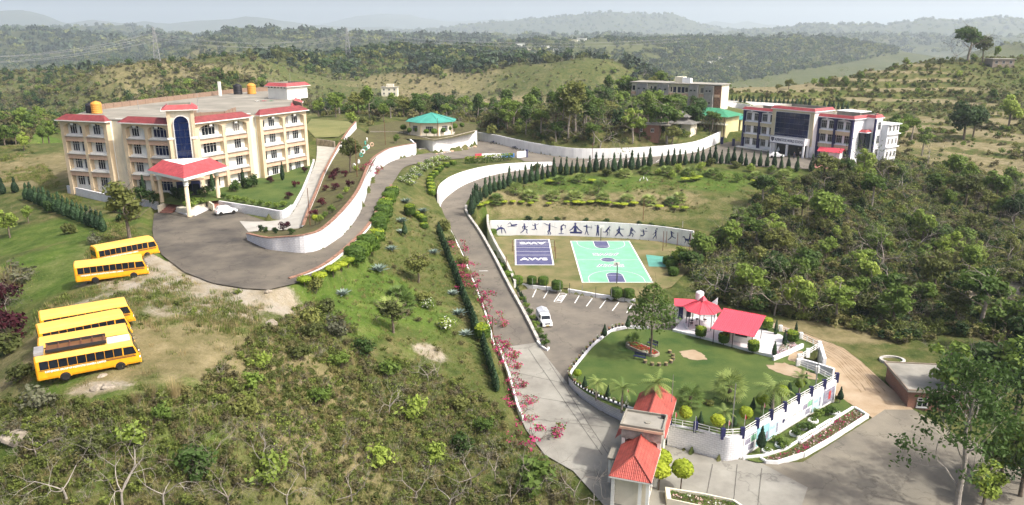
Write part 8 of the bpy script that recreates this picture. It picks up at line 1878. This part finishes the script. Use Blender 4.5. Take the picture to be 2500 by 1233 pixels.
# banners on the straight wall
mat('banner_sky', (0.50,0.70,0.78), 0.6, 0.08, 1.0); mat('banner_teal', (0.30,0.58,0.62), 0.6, 0.08, 1.0); mat('banner_photo', (0.36,0.36,0.42), 0.7, 0.5, 3.0, col2=(0.12,0.10,0.16)); mat('banner_green', (0.20,0.42,0.26), 0.7, 0.4, 3.0)
_, bp_, bh_ = WALLS['lawn_banner']; A_, B_ = bp_[0], bp_[-1]; bd = (B_-A_); bL = bd.length; bd.normalize(); bn_ = Vector((bd.y,-bd.x,0)).normalized(); rzb = math.atan2(bd.y,bd.x)
def banner(t0_, t1_, label, kind_):
    w = (t1_-t0_)*bL; p = A_+bd*(t0_*bL)+bn_*.03; t_ = thing('banner',label,'banner',p,rzb); MB().box(0,w-.05,-.03,0,.25,2.35).build('sheet','school_white' if kind_ in 'wp' else 'banner_sky' if kind_ == 's' else 'banner_teal' if kind_ == 't' else 'banner_photo',t_)
    def pic(x0, x1, z0, z1, m_, d): MB().box(x0*w,x1*w,-.034-d*.004,-.031,.25+z0*2.1,.25+z1*2.1).build('print',m_,t_)
    if kind_ == 'p': pic(.08,.5,.48,.8,'banner_photo',0); pic(.53,.95,.5,.85,'banner_green',1); pic(.35,.8,.1,.42,'banner_photo',2); pic(.08,.95,.9,.93,'navy',3)
    if kind_ in 's':
        o_ = link('lettering',textmesh('Path',.5,'banner_teal',.003,bold=.01),t_); o_.rotation_euler = (math.pi/2,0,0); o_.location = (w*.3,-.036,1.45); pic(.62,.78,.15,.7,'banner_photo',1); pic(.80,.95,.1,.6,'school_white',2); pic(.0,1.0,.86,1.0,'school_white',3)
    if kind_ == 't': pic(.75,.95,.1,.55,'banner_photo',1); pic(.1,.6,.55,.6,'school_white',2)
    if kind_ == 'f': pic(.45,.65,.2,.7,'flower_red',1); pic(.1,.9,.88,.97,'school_white',2)
    if kind_ == 'w':
        o_ = link('lettering',textmesh('ALPENSTOCK WORLD SCHOOL',.42,'cement',.003),t_); o_.rotation_euler = (math.pi/2,0,0); o_.location = (w*.60,-.036,1.4); o_.scale = (.62,1.0,1); MB().lathe([(.30,0),(.30,.006)],5).build('crest','navy',t_).matrix_local = Matrix.Translation((w*.12,-.034,1.45)) @ Matrix.Rotation(math.pi/2,4,'X')
for a, b, lab, kd_ in ((0.015,.135,'white photo banner nearest the wall corner','p'),(.137,.255,'teal banner behind the small conifer','t'),(.257,.375,'pale blue banner nearer the wall corner, beside the name banner','s'),(.377,.60,'long white name banner with a crest in the middle of the wall','w'),(.602,.72,'white photo banner beyond the long name banner','p'),(.722,.845,'pale blue banner towards the dirt road end','s'),(.847,.985,'grey photo banner at the dirt road end of the wall','f')): banner(a,b,lab,kd_)
# flower strip outside the wall
def SP(px, py, z=2.66): return P(px,py,z)
pad('strip_lawn',[SP(*a) for a in [(1812,1120),(1880,1075),(1960,1026),(2038,982),(2058,974),(2085,996),(2112,1012),(2020,1072),(1955,1110),(1890,1128),(1850,1130)]],'lawn',res=1.5,lift=.06)
def kerbline(pts, label, h=.28, w=.22): wall('kerb',[SP(*a) for a in pts],h,label,+1,thick=w,material='white_paint',n=1,smooth=False,flank=False,bury=.3,cat='kerb')
kerbline([(1815,1122),(1870,1116),(1920,1100),(2000,1050),(2085,998)],'inner white kerb of the roadside flower border'); kerbline([(1965,1112),(2030,1075),(2118,1018)],'outer white kerb of the roadside flower border, nearer the dirt road'); kerbline([(1855,1122),(1870,1131),(1900,1132),(1962,1112)],'curved white kerb at the gate end of the flower border'); kerbline([(2085,998),(2118,1018)],'short white kerb closing the flower border')
def bed(label, pts, n, mats, seed, z=2.7, size=.09):
    ps = [SP(*a) for a in pts]; t_ = thing('flower_border',label,'flower bed',ps[0]); q = [(p.x-ps[0].x,p.y-ps[0].y) for p in ps]; ar = sum(q[i][0]*q[(i+1)%len(q)][1]-q[(i+1)%len(q)][0]*q[i][1] for i in range(len(q))); q = q if ar > 0 else q[::-1]; MB().add([(x,y,.09) for x,y in q],[tuple(range(len(q)))]).build('soil','bed_grass',t_); flowers(t_,q,n,mats,size,.12,seed)
bed('pink flower border along the road between the white kerbs',[(1862,1122),(1920,1106),(2000,1056),(2085,1002),(2112,1016),(2030,1070),(1965,1108),(1900,1128)],1500,['flower_mix','flower_pink','flower_purple','flower_mix'],4)
lp = [SP(*a) for a in ((1946,1078),(2027,1028),(2034,1034),(1954,1085))]; t_ = thing('trough','long narrow white planting trough on the roadside lawn','planter',lp[0]); q = [p-lp[0] for p in lp]
for i in range(4):
    a, b = q[i], q[(i+1)%4]; d = b-a; MB().box(-.06,d.length+.06,-.07,.07,-.1,.35).build('rim','white_paint',t_,False,(a.x,a.y,0),math.atan2(d.y,d.x))
q2 = [(v.x,v.y) for v in q][::-1]; MB().add([(x,y,.2) for x,y in q2],[(0,1,2,3)]).build('soil','bed_grass',t_); flowers(t_,q2,120,['leaf_clip','leaf_lime'],.08,.22,9,'seedlings')
for i, (px, py) in enumerate(((1873,1104),(1905,1090),(1940,1062),(1958,1046),(1985,1030),(2038,1010))):
    p = SP(px,py); t_ = thing('ring_planter',f'{ORD[i]} round white ring planter from the gate on the roadside lawn','planter',p+Vector((0,0,.05)),0,'ring planters on the roadside lawn'); mb = MB(); mb.add([(r_*math.cos(k*.393),r_*math.sin(k*.393),z) for r_,z in ((.58,-.1),(.58,.22),(.46,.22),(.46,.1)) for k in range(16)],[(j*16+k,j*16+(k+1)%16,(j+1)*16+(k+1)%16,(j+1)*16+k) for j in range(3) for k in range(16)]+[tuple(48+k for k in range(16))]); mb.build('rim','white_paint',t_); link('plant',crown_mesh('plant',[(0,0,.35,.42,.42,.35 if i else .12)],120,.1,'leaf_clip' if i%2 else 'leaf_mid',40+i,.7),t_)
run('bush1',[(1898,1082),(1915,1096),(1942,1066),(1956,1052),(1998,1020),(2015,1014),(2026,1012),(1975,1050)],1.2,'{n} rounded shrub from the gate on the roadside lawn','shrubs on the roadside lawn',2.7)
run('teardrop',[(1857,1106,3.2),(2050,984,2.2)],2.6,'{n} small conifer from the gate beside the banner wall','conifers beside the banner wall',2.7,var=.02,sx=1.1)
flowers(gp,[(x*.97,y*.92) for x,y in inn],420,['flower_white','leaf_clip','flower_mix'],.09,.5,12)
bed2 = [(P(*a)) for a in ((1892,872,4.8),(1925,858,4.8),(1950,848,4.8),(1938,838,4.75),(1908,842,4.75))]; t_ = thing('flower_border','purple and pink flower bed at the far end of the plaza','flower bed',bed2[0]); flowers(t_,[(p.x-bed2[0].x,p.y-bed2[0].y) for p in bed2],420,['flower_purple','flower_mix'],.09,.12,14)
# poles, lamps, flags
for px, py, h, z, lab, m_ in ((1786,1052,5.4,5.1,'tall grey lamp pole on the garden lawn near the fan palm','steel'),(1990,950,4.9,5.0,'pale lamp pole at the bare corner of the garden','steel'),(872,432,7.0,19.8,'rusty pole on the sloping bed above the upper road','rust'),(758,560,6.2,17.4,'thin rusty pole at the end of the concrete walkway','rust'),(1445,412,6.5,12.6,'tall rusty pole on the near side of the school road','rust'),(1133,712,5.4,5.5,'rusty pole beside the ramp near the white strip','rust'),(1203,858,5.0,4.0,'rusty pole among the lower bougainvilleas','rust'),(1570,535,4.6,7.3,'rusty pole on the grassy bank above the mural','rust'),(941,355,6.0,18.9,'thin pole on the bank left of the pavilion','rust'),(1069,336,5.2,18.4,'thin rusty pole in front of the octagonal pavilion','rust')):
    tag(MB().tube([(0,0,-.4),(0,0,h)],[.07,.05],6).build('pole',m_,None,False,P(px,py,z)),lab,'pole')
for i, (px, py, m_, lab) in enumerate(((1647,1046,'flower_red','red flag on a thin pole beside the gatehouse roof'),(1696,1056,'navy','blue flag on a thin pole behind the curved lawn wall'),(1776,1066,'flower_red','orange-red flag on a leaning pole above the wall corner'),(1816,1052,'flower_red','red flag in front of a yellow ball shrub'),(1862,1022,'flower_red','red flag farther along the banner wall'),(1530,985,'flower_red','small red flag on the lawn near the gate palms'))):
    t_ = thing('flag',lab,'flag',on('garden_lawn',px,py)); MB().tube([(0,0,-.2),(.02,0,1.9)],.02,5).build('flag_pole','white_paint',t_); MB().add([(.02,0,1.9),(.14,.08,1.75),(.2,.0,1.5),(.12,.05,1.2),(.02,0,1.45),(.02,.01,1.9),(.14,.09,1.75),(.2,.01,1.5),(.12,.06,1.2),(.02,.01,1.45)],[(0,1,2,3,4),(9,8,7,6,5)]).build('cloth',m_,t_)
# painted barrier, gate and pillars on the school road
pb = thing('painted_barrier','low barrier of red, white and blue panels beside the clipped hedge','barrier',P(1160,385,14.1)); e1 = P(1256,384,13.55)-P(1160,385,14.1)
for i, m_ in enumerate(('hot_sheet','school_white','school_white','school_white','glass_blue','glass_blue')):
    a = e1*(i/6); b = e1*((i+1)/6); d = b-a; MB().box(.02,d.length-.02,-.1,.1,-.3,1.0).build('panel',m_ if m_ != 'glass_blue' else 'panel_blue',pb,False,a,math.atan2(d.y,d.x)) if m_ != 'glass_blue' or 'panel_blue' in MATS else (mat('panel_blue',(0.07,0.20,0.45),.6,.08), MB().box(.02,d.length-.02,-.1,.1,-.3,1.0).build('panel','panel_blue',pb,False,a,math.atan2(d.y,d.x)))
hd = thing('clipped_hedge','long clipped hedge with a bright yellow top beside the coloured barrier','hedge',P(1135,402,13.9)); he = P(1252,391,13.5)-P(1135,402,13.9); rg = np.random.default_rng(5); n = 1500; u_ = rg.random(n); c = np.array(he)[None]*u_[:,None]+np.stack([np.zeros(n),(rg.random(n)-.5)*1.2,1.9*rg.random(n)**.6],1); v, f = cards(c,unit(n,rg),.16,rg,.8); link('foliage',fast_mesh('foliage',v,f,['leaf_clip','leaf_lime'],(c[:,2]-he.z*u_ > 1.45)),hd)
gp2 = thing('white_gate','white gate leaf standing open at the junction of the two school roads','gate',P(1262,386,13.4),.6); MB().box(0,3.0,-.06,.06,.05,1.7).build('leaf','school_white',gp2); MB().box(3.0,3.4,-.2,.2,-.2,2.0).build('post','navy',gp2)
for px, py, z, lab in ((1297,368,13.3,'navy gate pillar at the foot of the long white wall'),(1762,352,13.5,'navy gate pillar where the long wall ends near the hall'),(1790,356,13.5,'navy gate pillar beside the school corner')): tag(MB().bevbox(-.35,.35,-.35,.35,-.2,2.1,.05).build('gate_pillar','navy',None,False,P(px,py,z)),lab,'pillar')
# tyre rings, rubble, rocks, birds
for i, (px, py, m_) in enumerate(((892,367,'green_sheet'),(886,375,'white_paint'),(908,357,'peach'),(882,383,'green_sheet'),(899,363,'white_paint'),(892,353,'green_sheet'),(896,345,'white_paint'),(876,400,'white_paint'),(865,410,'white_paint'))):
    t_ = tag(MB().add([(math.cos(a)*(.42+.13*math.cos(b)),.13*math.sin(b),.42+math.sin(a)*(.42+.13*math.cos(b))) for a in [k*.449 for k in range(14)] for b in [j*1.047 for j in range(6)]],[(k*6+j,k*6+(j+1)%6,((k+1)%14)*6+(j+1)%6,((k+1)%14)*6+j) for k in range(14) for j in range(6)]).build('tyre_ring',m_,None,True,on('hillside_bed',px,py,20),.3*i),f'{ORD[i]} painted tyre standing on the bed beside the feathery olive tree','tyre','painted tyres on the bed')
def rock(loc, s_, label, m_='stone', grp=None):
    rg = np.random.default_rng(int(abs(loc[0]*100))%9999); bm = bmesh.new(); bmesh.ops.create_icosphere(bm,subdivisions=2,radius=1)
    for v in bm.verts: v.co *= 1+.25*(rg.random()-.5); v.co.z *= .55; v.co.x *= 1.25
    me = bpy.data.meshes.new('rock'); bm.to_mesh(me); bm.free(); me.materials.append(M(m_)); o_ = link('rock',me,None,loc,rg.random()*6); o_.scale = (s_,)*3; tag(o_,label,'rock',grp)
for i, (px, py, s_, lab) in enumerate(((236,948,.5,'pale flat rock on the grass below the nearest bus'),(264,945,.5,'second pale rock on the grass below the nearest bus'),(250,918,.35,'small pale rock close to the nearest bus wheel'),(40,1070,1.0,'grey rock at the edge of the slope below the buses'),(662,790,.7,'brown stone heap on the grass edge of the bus park'),(655,712,.4,'grey slab at the end of the parapet beside the asphalt'))): g = G(px,py); rock(g,s_,lab)
for i in range(16): px = 1066+i*6.2; p = P(px,378-i*1.25,14.8-.03*i); rr2 = random.Random(i); rock((p.x,p.y+.1,p.z+.1),.28+.25*rr2.random(),f'{ordn(i)} pale stone block from the corner in the pile under the pavilion wall','kerb_concrete' if i%3 else 'peach','stone blocks under the pavilion wall')
for i, (px, py) in enumerate(((1562,446),(1571,442),(1580,446))):
    t_ = thing('bird',f'{ORD[i]} white egret from the ramp side on the grassy bank','bird',G(px,py),i*1.3,'egrets on the bank'); MB().lathe([(.02,-.28),(.10,-.14),(.14,.02),(.10,.18),(.05,.26),(.035,.34),(.03,.5),(.05,.56),(.035,.63),(.008,.78)],8).build('body','white_paint',t_,True).matrix_local = Matrix.Translation((0,0,.62)) @ Matrix.Rotation(.5,4,'Y')
    for s_ in (-.05,.05): MB().tube([(0,s_,-.02),(.02,s_,.3),(-.02,s_,.55)],.015,4).build('leg','metal_dark',t_)

# bare patches and ruts
def patch(name, surf, pts, m_, lift, z=4.5):
    rg = random.Random(len(pts)); ps = [on(surf,*a,z) for a in pts]; c = sum(ps,Vector())/len(ps); q = []
    for i in range(len(ps)):
        for k in range(4): p = ps[i].lerp(ps[(i+1)%len(ps)],k/4); q.append(p+(p-c)*(.28*(rg.random()-.5)))
    zf = PADS[surf][1]; v = [(p.x,p.y,float(zf(np.array([p.x]),np.array([p.y]))[0])+lift) for p in q]+[(c.x,c.y,float(zf(np.array([c.x]),np.array([c.y]))[0])+lift)]; n = len(q)
    ar = sum(q[i].x*q[(i+1)%n].y-q[(i+1)%n].x*q[i].y for i in range(n)); tag(MB().add(v,[(i,(i+1)%n,n) if ar > 0 else ((i+1)%n,i,n) for i in range(n)]).build(name,m_),None,None,None,'structure')
patch('bare_soil','garden_lawn',[(1660,860),(1690,852),(1718,866),(1725,878),(1695,880),(1670,872)],'dirt',.03)
patch('bare_soil','garden_lawn',[(1870,896),(1900,884),(1935,892),(1965,905),(2000,915),(1990,928),(1950,925),(1905,912)],'dirt',.03); patch('bare_soil','garden_lawn',[(1930,862),(1958,858),(1962,872),(1940,884),(1920,878)],'dirt',.03)
mat('rut', (0.25,0.18,0.105), 0.95, 0.2, 1.0)
for i in range(9):
    off = -1.9+i*.45+.12*math.sin(i*5); pts = [P(*a) for a in ((1900,800,3.0),(1985,832,2.97),(2050,868,2.9),(2100,915,2.75),(2140,960,2.6))]; pts = cat_rom(pts,6); zf = PADS['dirt_road'][1]; vs = []
    for k in range(2+i%4,len(pts)-(i*3)%5):
        d = (pts[min(k+1,len(pts)-1)]-pts[k-1]); d.z = 0; d.normalize(); nn = Vector((-d.y,d.x,0)); p = pts[k]+nn*(off+.1*math.sin(k*.9+i))
        for s_ in (-.06,.06): q = p+nn*s_*(1+.4*math.sin(k*1.7+i)); vs.append((q.x,q.y,float(zf(np.array([q.x]),np.array([q.y]))[0])+.02+.001*i))
    tag(MB().add(vs,[(2*k,2*k+2,2*k+3,2*k+1)[::-1] for k in range(len(vs)//2-1)]).build('wheel_rut','rut'),f'{ORD[i]} dark wheel rut across the dirt road from the garden side','rut','wheel ruts in the dirt road')
# ------------------------------------------------------------------ trees
WORDS = {'mango':'dense dark tree','round1':'rounded green tree','round2':'pale green rounded tree','open1':'open-crowned green tree','open2':'light airy tree','olive1':'dull olive tree','olive2':'small olive tree','tall1':'slender green tree','tall2':'slender grey-green tree',
         'bare0':'leafless grey tree','bare1':'leafless pale tree','bare2':'leafless spreading tree','bare3':'leafless dark tree','bare4':'leafless white-limbed tree','half0':'half-bare olive tree','half1':'half-bare green tree','half2':'half-bare greyish tree','half3':'half-bare pale tree','half4':'half-bare brown tree',
         'bush1':'green bush','bush2':'olive bush','bush3':'bright green bush','bush4':'grey-green bush','bush5':'dark bush'}
def plant_all(items, phrase, group):
    """items: (px, key, point, height); ordinals run from the left for each kind"""
    cnt = {}; items.sort(key=lambda a: a[0]); tot = {}
    for it in items: tot[it[1]] = tot.get(it[1],0)+1
    for px, key, p, h in items:
        i = cnt.get(key,0); cnt[key] = i+1; w = WORDS[key]
        lab = f'{ordn(i)} {w} from the left {phrase}' if tot[key] > 1 else f'lone {w} {phrase}'
        place(key,p,h,rr.random()*6.28,lab,group,.85+.35*rr.random(),None,.05*rr.random())
def grove(n, poly, y0, y1, seed, specs, phrase, group, gap=3.0, dens=None, margin=0.1):
    cand = scatter_pts(n*6,poly,y0,y1,seed,dens,margin); got = []; rg_ = random.Random(seed); w = [s_[1] for s_ in specs]
    for q in cand:
        if len(got) >= n: break
        if any((q[0]-g_[0])**2+(q[1]-g_[1])**2 < gap*gap for g_ in got): continue
        got.append(q)
    items = []
    for q in got:
        k, _, h0, h1 = rg_.choices(specs,w)[0]; px, _py = to_px(q[0],q[1],q[2]); items.append((float(px),k,(q[0],q[1],q[2]-.1),h0+(h1-h0)*rg_.random()))
    plant_all(items,phrase,group)
def named(lst, phrase, group):
    items = []
    for px, py, key, h in lst:
        p = G(px,py)
        if p is not None: items.append((px,key,p-Vector((0,0,.1)),h))
    plant_all(items,phrase,group)
# near slope at the bottom of the picture
named([(165,1225,'bare4',6.38),(300,1240,'bare1',6.8),(400,1235,'bare4',5.52),(520,1130,'bare2',3.91),(445,1150,'bare3',4.25),(640,1150,'bare1',4.76),(690,1120,'half3',3.91),(745,1170,'bare0',5.1),(835,1110,'bare1',3.74),(860,1230,'bare2',4.67),(950,1010,'bare1',4.42),(1045,930,'bare4',4.42),(1070,925,'bare0',4.08),(1015,1225,'bare2',5.1),(1090,1060,'bare3',3.4),(1150,1190,'half2',5.27),(1210,1170,'bare0',4.67),(1100,1240,'bare1',4.76),(1320,1200,'bare2',5.44),(1400,1225,'bare0',5.78),(1450,1240,'bare4',5.1),(1250,1240,'half0',4.25),(700,1230,'half4',4.42),(90,1120,'half2',3.82),(560,1240,'bare0',5.1)],'on the near scrub slope','bare trees on the near slope')
named([(330,1090,'bush3',2.2),(600,1010,'bush2',2.0),(400,1030,'bush3',1.8),(760,830,'bush2',2.6),(820,820,'bush4',2.6),(730,880,'bush2',2.4),(830,900,'bush1',2.2),(640,900,'bush3',1.8),(890,870,'bush5',2.2),(950,920,'bush1',2.4),(1010,1020,'bush3',2.6),(1120,1000,'bush2',2.2),(1180,1060,'bush1',2.4),(1060,1130,'bush3',2.2),(660,1180,'bush3',2.8),(100,1000,'bush4',2.4),(50,930,'bush2',2.2),(620,950,'bush1',2.0),(1310,1195,'bush1',3.6),(1130,1110,'bush5',2.4),(780,990,'bush1',2.4),(930,1140,'bush3',2.4),(480,1160,'bush5',2.6),(230,1110,'bush2',2.4)],'among the scrub of the near slope','bushes on the near slope')
# bus park edge and the ground beyond it
named([(25,580,'round2',5.0),(70,545,'round1',3.0),(120,520,'bush5',2.2),(170,570,'bush2',2.2),(230,595,'bush4',1.8),(30,720,'half0',4.0),(15,760,'half2',4.0),(45,690,'bush4',3.0),(20,860,'bush2',2.6),(280,520,'bush2',2.2),(300,540,'bush5',2.0)],'around the edge of the bus park','plants round the bus park')
run('maroon',[(20,745),(12,810),(30,835)],3.0,'{n} tall maroon bush from the back at the edge of the bus park','maroon bushes at the bus park edge')
grove(26,[(-150,330),(150,300),(150,370),(60,372),(-150,400)],150,330,31,[('round2',3,5,8),('round1',3,5,8),('mango',1,6,8),('bush3',2,2,3)],'beyond the dry field','trees beyond the dry field',4)
# wood behind the long wall and round the hall
grove(85,[(1175,328),(1300,362),(1400,374),(1600,372),(1700,350),(1690,312),(1520,285),(1200,285)],203,262,32,[('round1',2,6,9),('open1',3,7,11),('open2',2,6,9),('olive1',3,6,9),('half1',2,6,9),('half4',2,6,8),('bare0',1.5,6,8),('bare2',1.5,5,8),('tall1',2,9,12),('mango',.6,6,8)],'in the wood behind the long white wall','trees behind the long wall',2.6,None,.9)
named([(1388,340,'tall2',17),(1405,330,'tall2',16),(1372,325,'tall1',15),(1465,365,'half4',11),(1545,352,'open2',11),(1628,350,'open1',13),(1690,318,'mango',9.5),(1738,322,'open1',7.5),(1600,282,'round1',9),(1655,290,'round1',9),(1580,300,'tall1',11),(1700,285,'mango',8),(1520,280,'round1',9),(1700,330,'bare3',7.0),(1068,290,'mango',10),(1110,285,'mango',8.5),(1035,285,'mango',7.5),(905,275,'round1',7),(860,300,'bush3',3.5),(930,290,'round2',4.5)],'standing tall near the pavilion and hall','tall trees near the pavilion')
# valley beyond the pavilion
grove(120,[(760,285),(900,300),(1180,300),(1500,280),(1560,235),(1700,200),(1500,165),(1300,170),(1000,185),(800,200)],235,560,33,[('round1',3,6,10),('mango',2,6,10),('open1',2,7,11),('olive1',3,6,9),('tall1',2,9,14),('half1',1.5,6,9),('half4',1.5,6,9),('round2',1.5,5,8),('bare0',1,6,9)],'in the valley wood beyond the pavilion','valley trees beyond the pavilion',5.5)
# hill with terraces
grove(34,[(1700,225),(1720,150),(1850,120),(2250,125),(2500,140),(2600,240),(2300,240),(1900,235)],300,470,34,[('round1',2,4,7),('olive1',2,4,7),('open2',1.5,4,6),('half1',2,4,7),('bush3',2,2,3.5),('bare3',1,4,6),('tall1',.6,6,9)],'on the terraced hill','trees on the terraced hill',8)
named([(1858,196,'mango',13),(1710,178,'tall1',13),(1660,185,'tall2',12),(1640,190,'tall1',13),(1600,195,'tall2',12),(1570,190,'half1',11),(2100,200,'round2',5.5),(2362,152,'open1',21),(2398,150,'olive1',15),(2335,150,'half2',13),(2430,155,'tall1',10)],'about the terraced hill slope','tall trees about the terraced hill')
CR = []
for i, (px, key, h) in enumerate(((1755,'half3',6),(1775,'half1',5),(1800,'round2',6),(1830,'bush5',4),(1880,'bare3',6),(1915,'round1',6.5),(1955,'half0',7),(1970,'bare3',6),(1985,'round2',6.5),(2018,'mango',5),(2070,'half4',5),(2100,'bare2',7.5),(2130,'mango',4.5),(2175,'mango',5.5),(2200,'half4',6),(2215,'round2',6.5),(2235,'mango',5),(2270,'mango',5.5),(2295,'bush5',4))):
    y = 438+(i%3)*2; x = (px-1250)/FPX*(y*_c+6); CR.append((px,key,(x,y,float(ground(x,y))-.1),h))
plant_all(CR,'on the crest of the terraced hill','trees on the hill crest')
named([(2352,340,'mango',13),(2375,335,'round1',10),(2462,312,'round2',12),(2225,345,'open1',9),(2190,355,'round1',8),(2250,380,'open2',9),(2265,400,'half1',8),(2345,430,'bare3',6.5),(2460,440,'bare3',5),(2490,436,'bare0',5),(2180,330,'round1',7),(2215,320,'open1',7),(2420,250,'round1',6)],'in the terraced fields beside the school','trees in the fields beside the school')
# wooded hollow on the right
grove(135,[(1715,640),(1790,560),(1870,490),(2010,432),(2180,405),(2400,450),(2600,500),(2600,720),(2420,700),(2330,740),(2180,800),(2060,790),(1900,770),(1740,735),(1700,690)],92,212,35,[('half0',2,4,7),('half4',2,4,7),('half1',2,4,7),('bare0',2,5,8),('bare2',2,5,8),('round1',4,4.5,9.5),('round2',4,4,8.5),('open1',3,6,10),('olive1',4,4.5,9),('olive2',2,4,6),('bush3',1,2,3),('mango',1.2,5,7)],'in the wooded hollow below the school','trees of the wooded hollow',2.6)
named([(1745,722,'half4',9),(1770,735,'half4',9.5),(1830,752,'open1',9),(1890,770,'half2',9),(1960,780,'round1',6),(2040,790,'open1',7),(1715,655,'round1',7),(1690,668,'mango',5),(1660,650,'round2',4.5),(1880,605,'round2',7),(1800,570,'open2',6),(1840,560,'round1',5.5),(2150,660,'bare2',10),(2250,600,'round2',8),(2310,650,'round2',7),(2110,430,'half1',9),(2060,440,'mango',6),(2150,450,'bare0',9),(2200,470,'bare4',9),(2010,470,'half0',7),(1985,520,'bare1',6)],'along the near edges of the wooded hollow','edge trees of the hollow')
# right foreground
named([(2395,800,'open1',10),(2330,790,'olive1',6),(2300,990,'open2',9),(2420,960,'mango',8),(2480,1010,'round1',9),(2495,900,'mango',8),(2450,860,'round1',8),(2440,1180,'round2',6.5),(2490,1215,'round1',7.5),(2400,1235,'round2',5),(2235,990,'bush2',2.4),(2285,985,'bush1',2.6),(2330,975,'round1',5),(2200,955,'bush4',1.8)],'on the low ground by the outer road','trees by the outer road')
rg = np.random.default_rng(777); mb = MB(); mb.tube([(0,0,-1.2),(.2,0,2.5),(.1,.1,5.5),(.5,.2,9.0),(.3,.2,12.0)],[.34,.29,.23,.15,.06],9); ends = []
for k in range(9):
    z = 3.0+k*.95; a = k*2.4; branches(rg,mb,Vector((.2,.1,z)),Vector((math.cos(a)*.8,math.sin(a)*.8,.75)).normalized(),3.1-.12*k,.10,3,.6,.018,.3,6,ends,.12)
e = np.array(ends); c = np.repeat(e,28,0); c = c+rg.normal(size=c.shape)*np.array([.5,.5,.42]); v, f = cards(c,unit(len(c),rg),.24,rg,.5)
proto('gum','eucalyptus',[('trunk',mb.mesh('trunk','bark_pale')),('crown',fast_mesh('crown',v,f,['leaf_dark']))],13.0,'tree')
p = P(2335,1262,2.2); place('gum',p,12.8,2.2,'tall pale-trunked eucalyptus leaning over the outer road in front of everything else',None,.95)
p = P(2520,1190,2.2); place('gum',p,12.5,4.0,'dark eucalyptus cut off by the edge of the view beside the outer road',None,1.0)
bl = [(a[0]*1.7*k,a[1]*1.7*k,z,1.25*k,1.25*k,.42) for z, k in ((4.6,1.15),(5.6,1.25),(6.5,1.2),(7.4,1.0),(8.3,.75),(9.2,.5)) for a in [(math.cos(j*1.257+z),math.sin(j*1.257+z)) for j in range(5)]]+[(0,0,9.6,.8,.8,.6)]
proto('lawn_tree','lawn_tree',[('trunk',trunk_of(55,[(0,0,-.4),(.05,0,2.5),(-.05,.05,5),(.05,0,9.4)],[.17,.14,.11,.03],9,2.3,.05,'bark',2,.6,.42)),('crown',crown_mesh('crown',bl,1900,.19,'leaf_mid',56,.8,.6))],10.0,'tree')
place('lawn_tree',on('garden_lawn',1588,870),10.4,.4,'tall layered tree rising from the flower bed on the garden lawn',None,1.0)
proto('reed','straw_clump',[('blades',tuft('blades',160,2.0,'dry_grass',1101,.45,.02).data)],2.0,'grass')
for px, py, h, lab in ((28,700,3.6,'tall straw-coloured grass clump at the edge of the bus park'),(372,972,1.6,'dry grass clump on the slope edge below the nearest bus'),(428,966,1.9,'larger dry grass clump beside another on the slope edge'),(330,985,1.2,'small dry grass clump at the slope edge')): place('reed',G(px,py),h,px,lab,None,1.2)
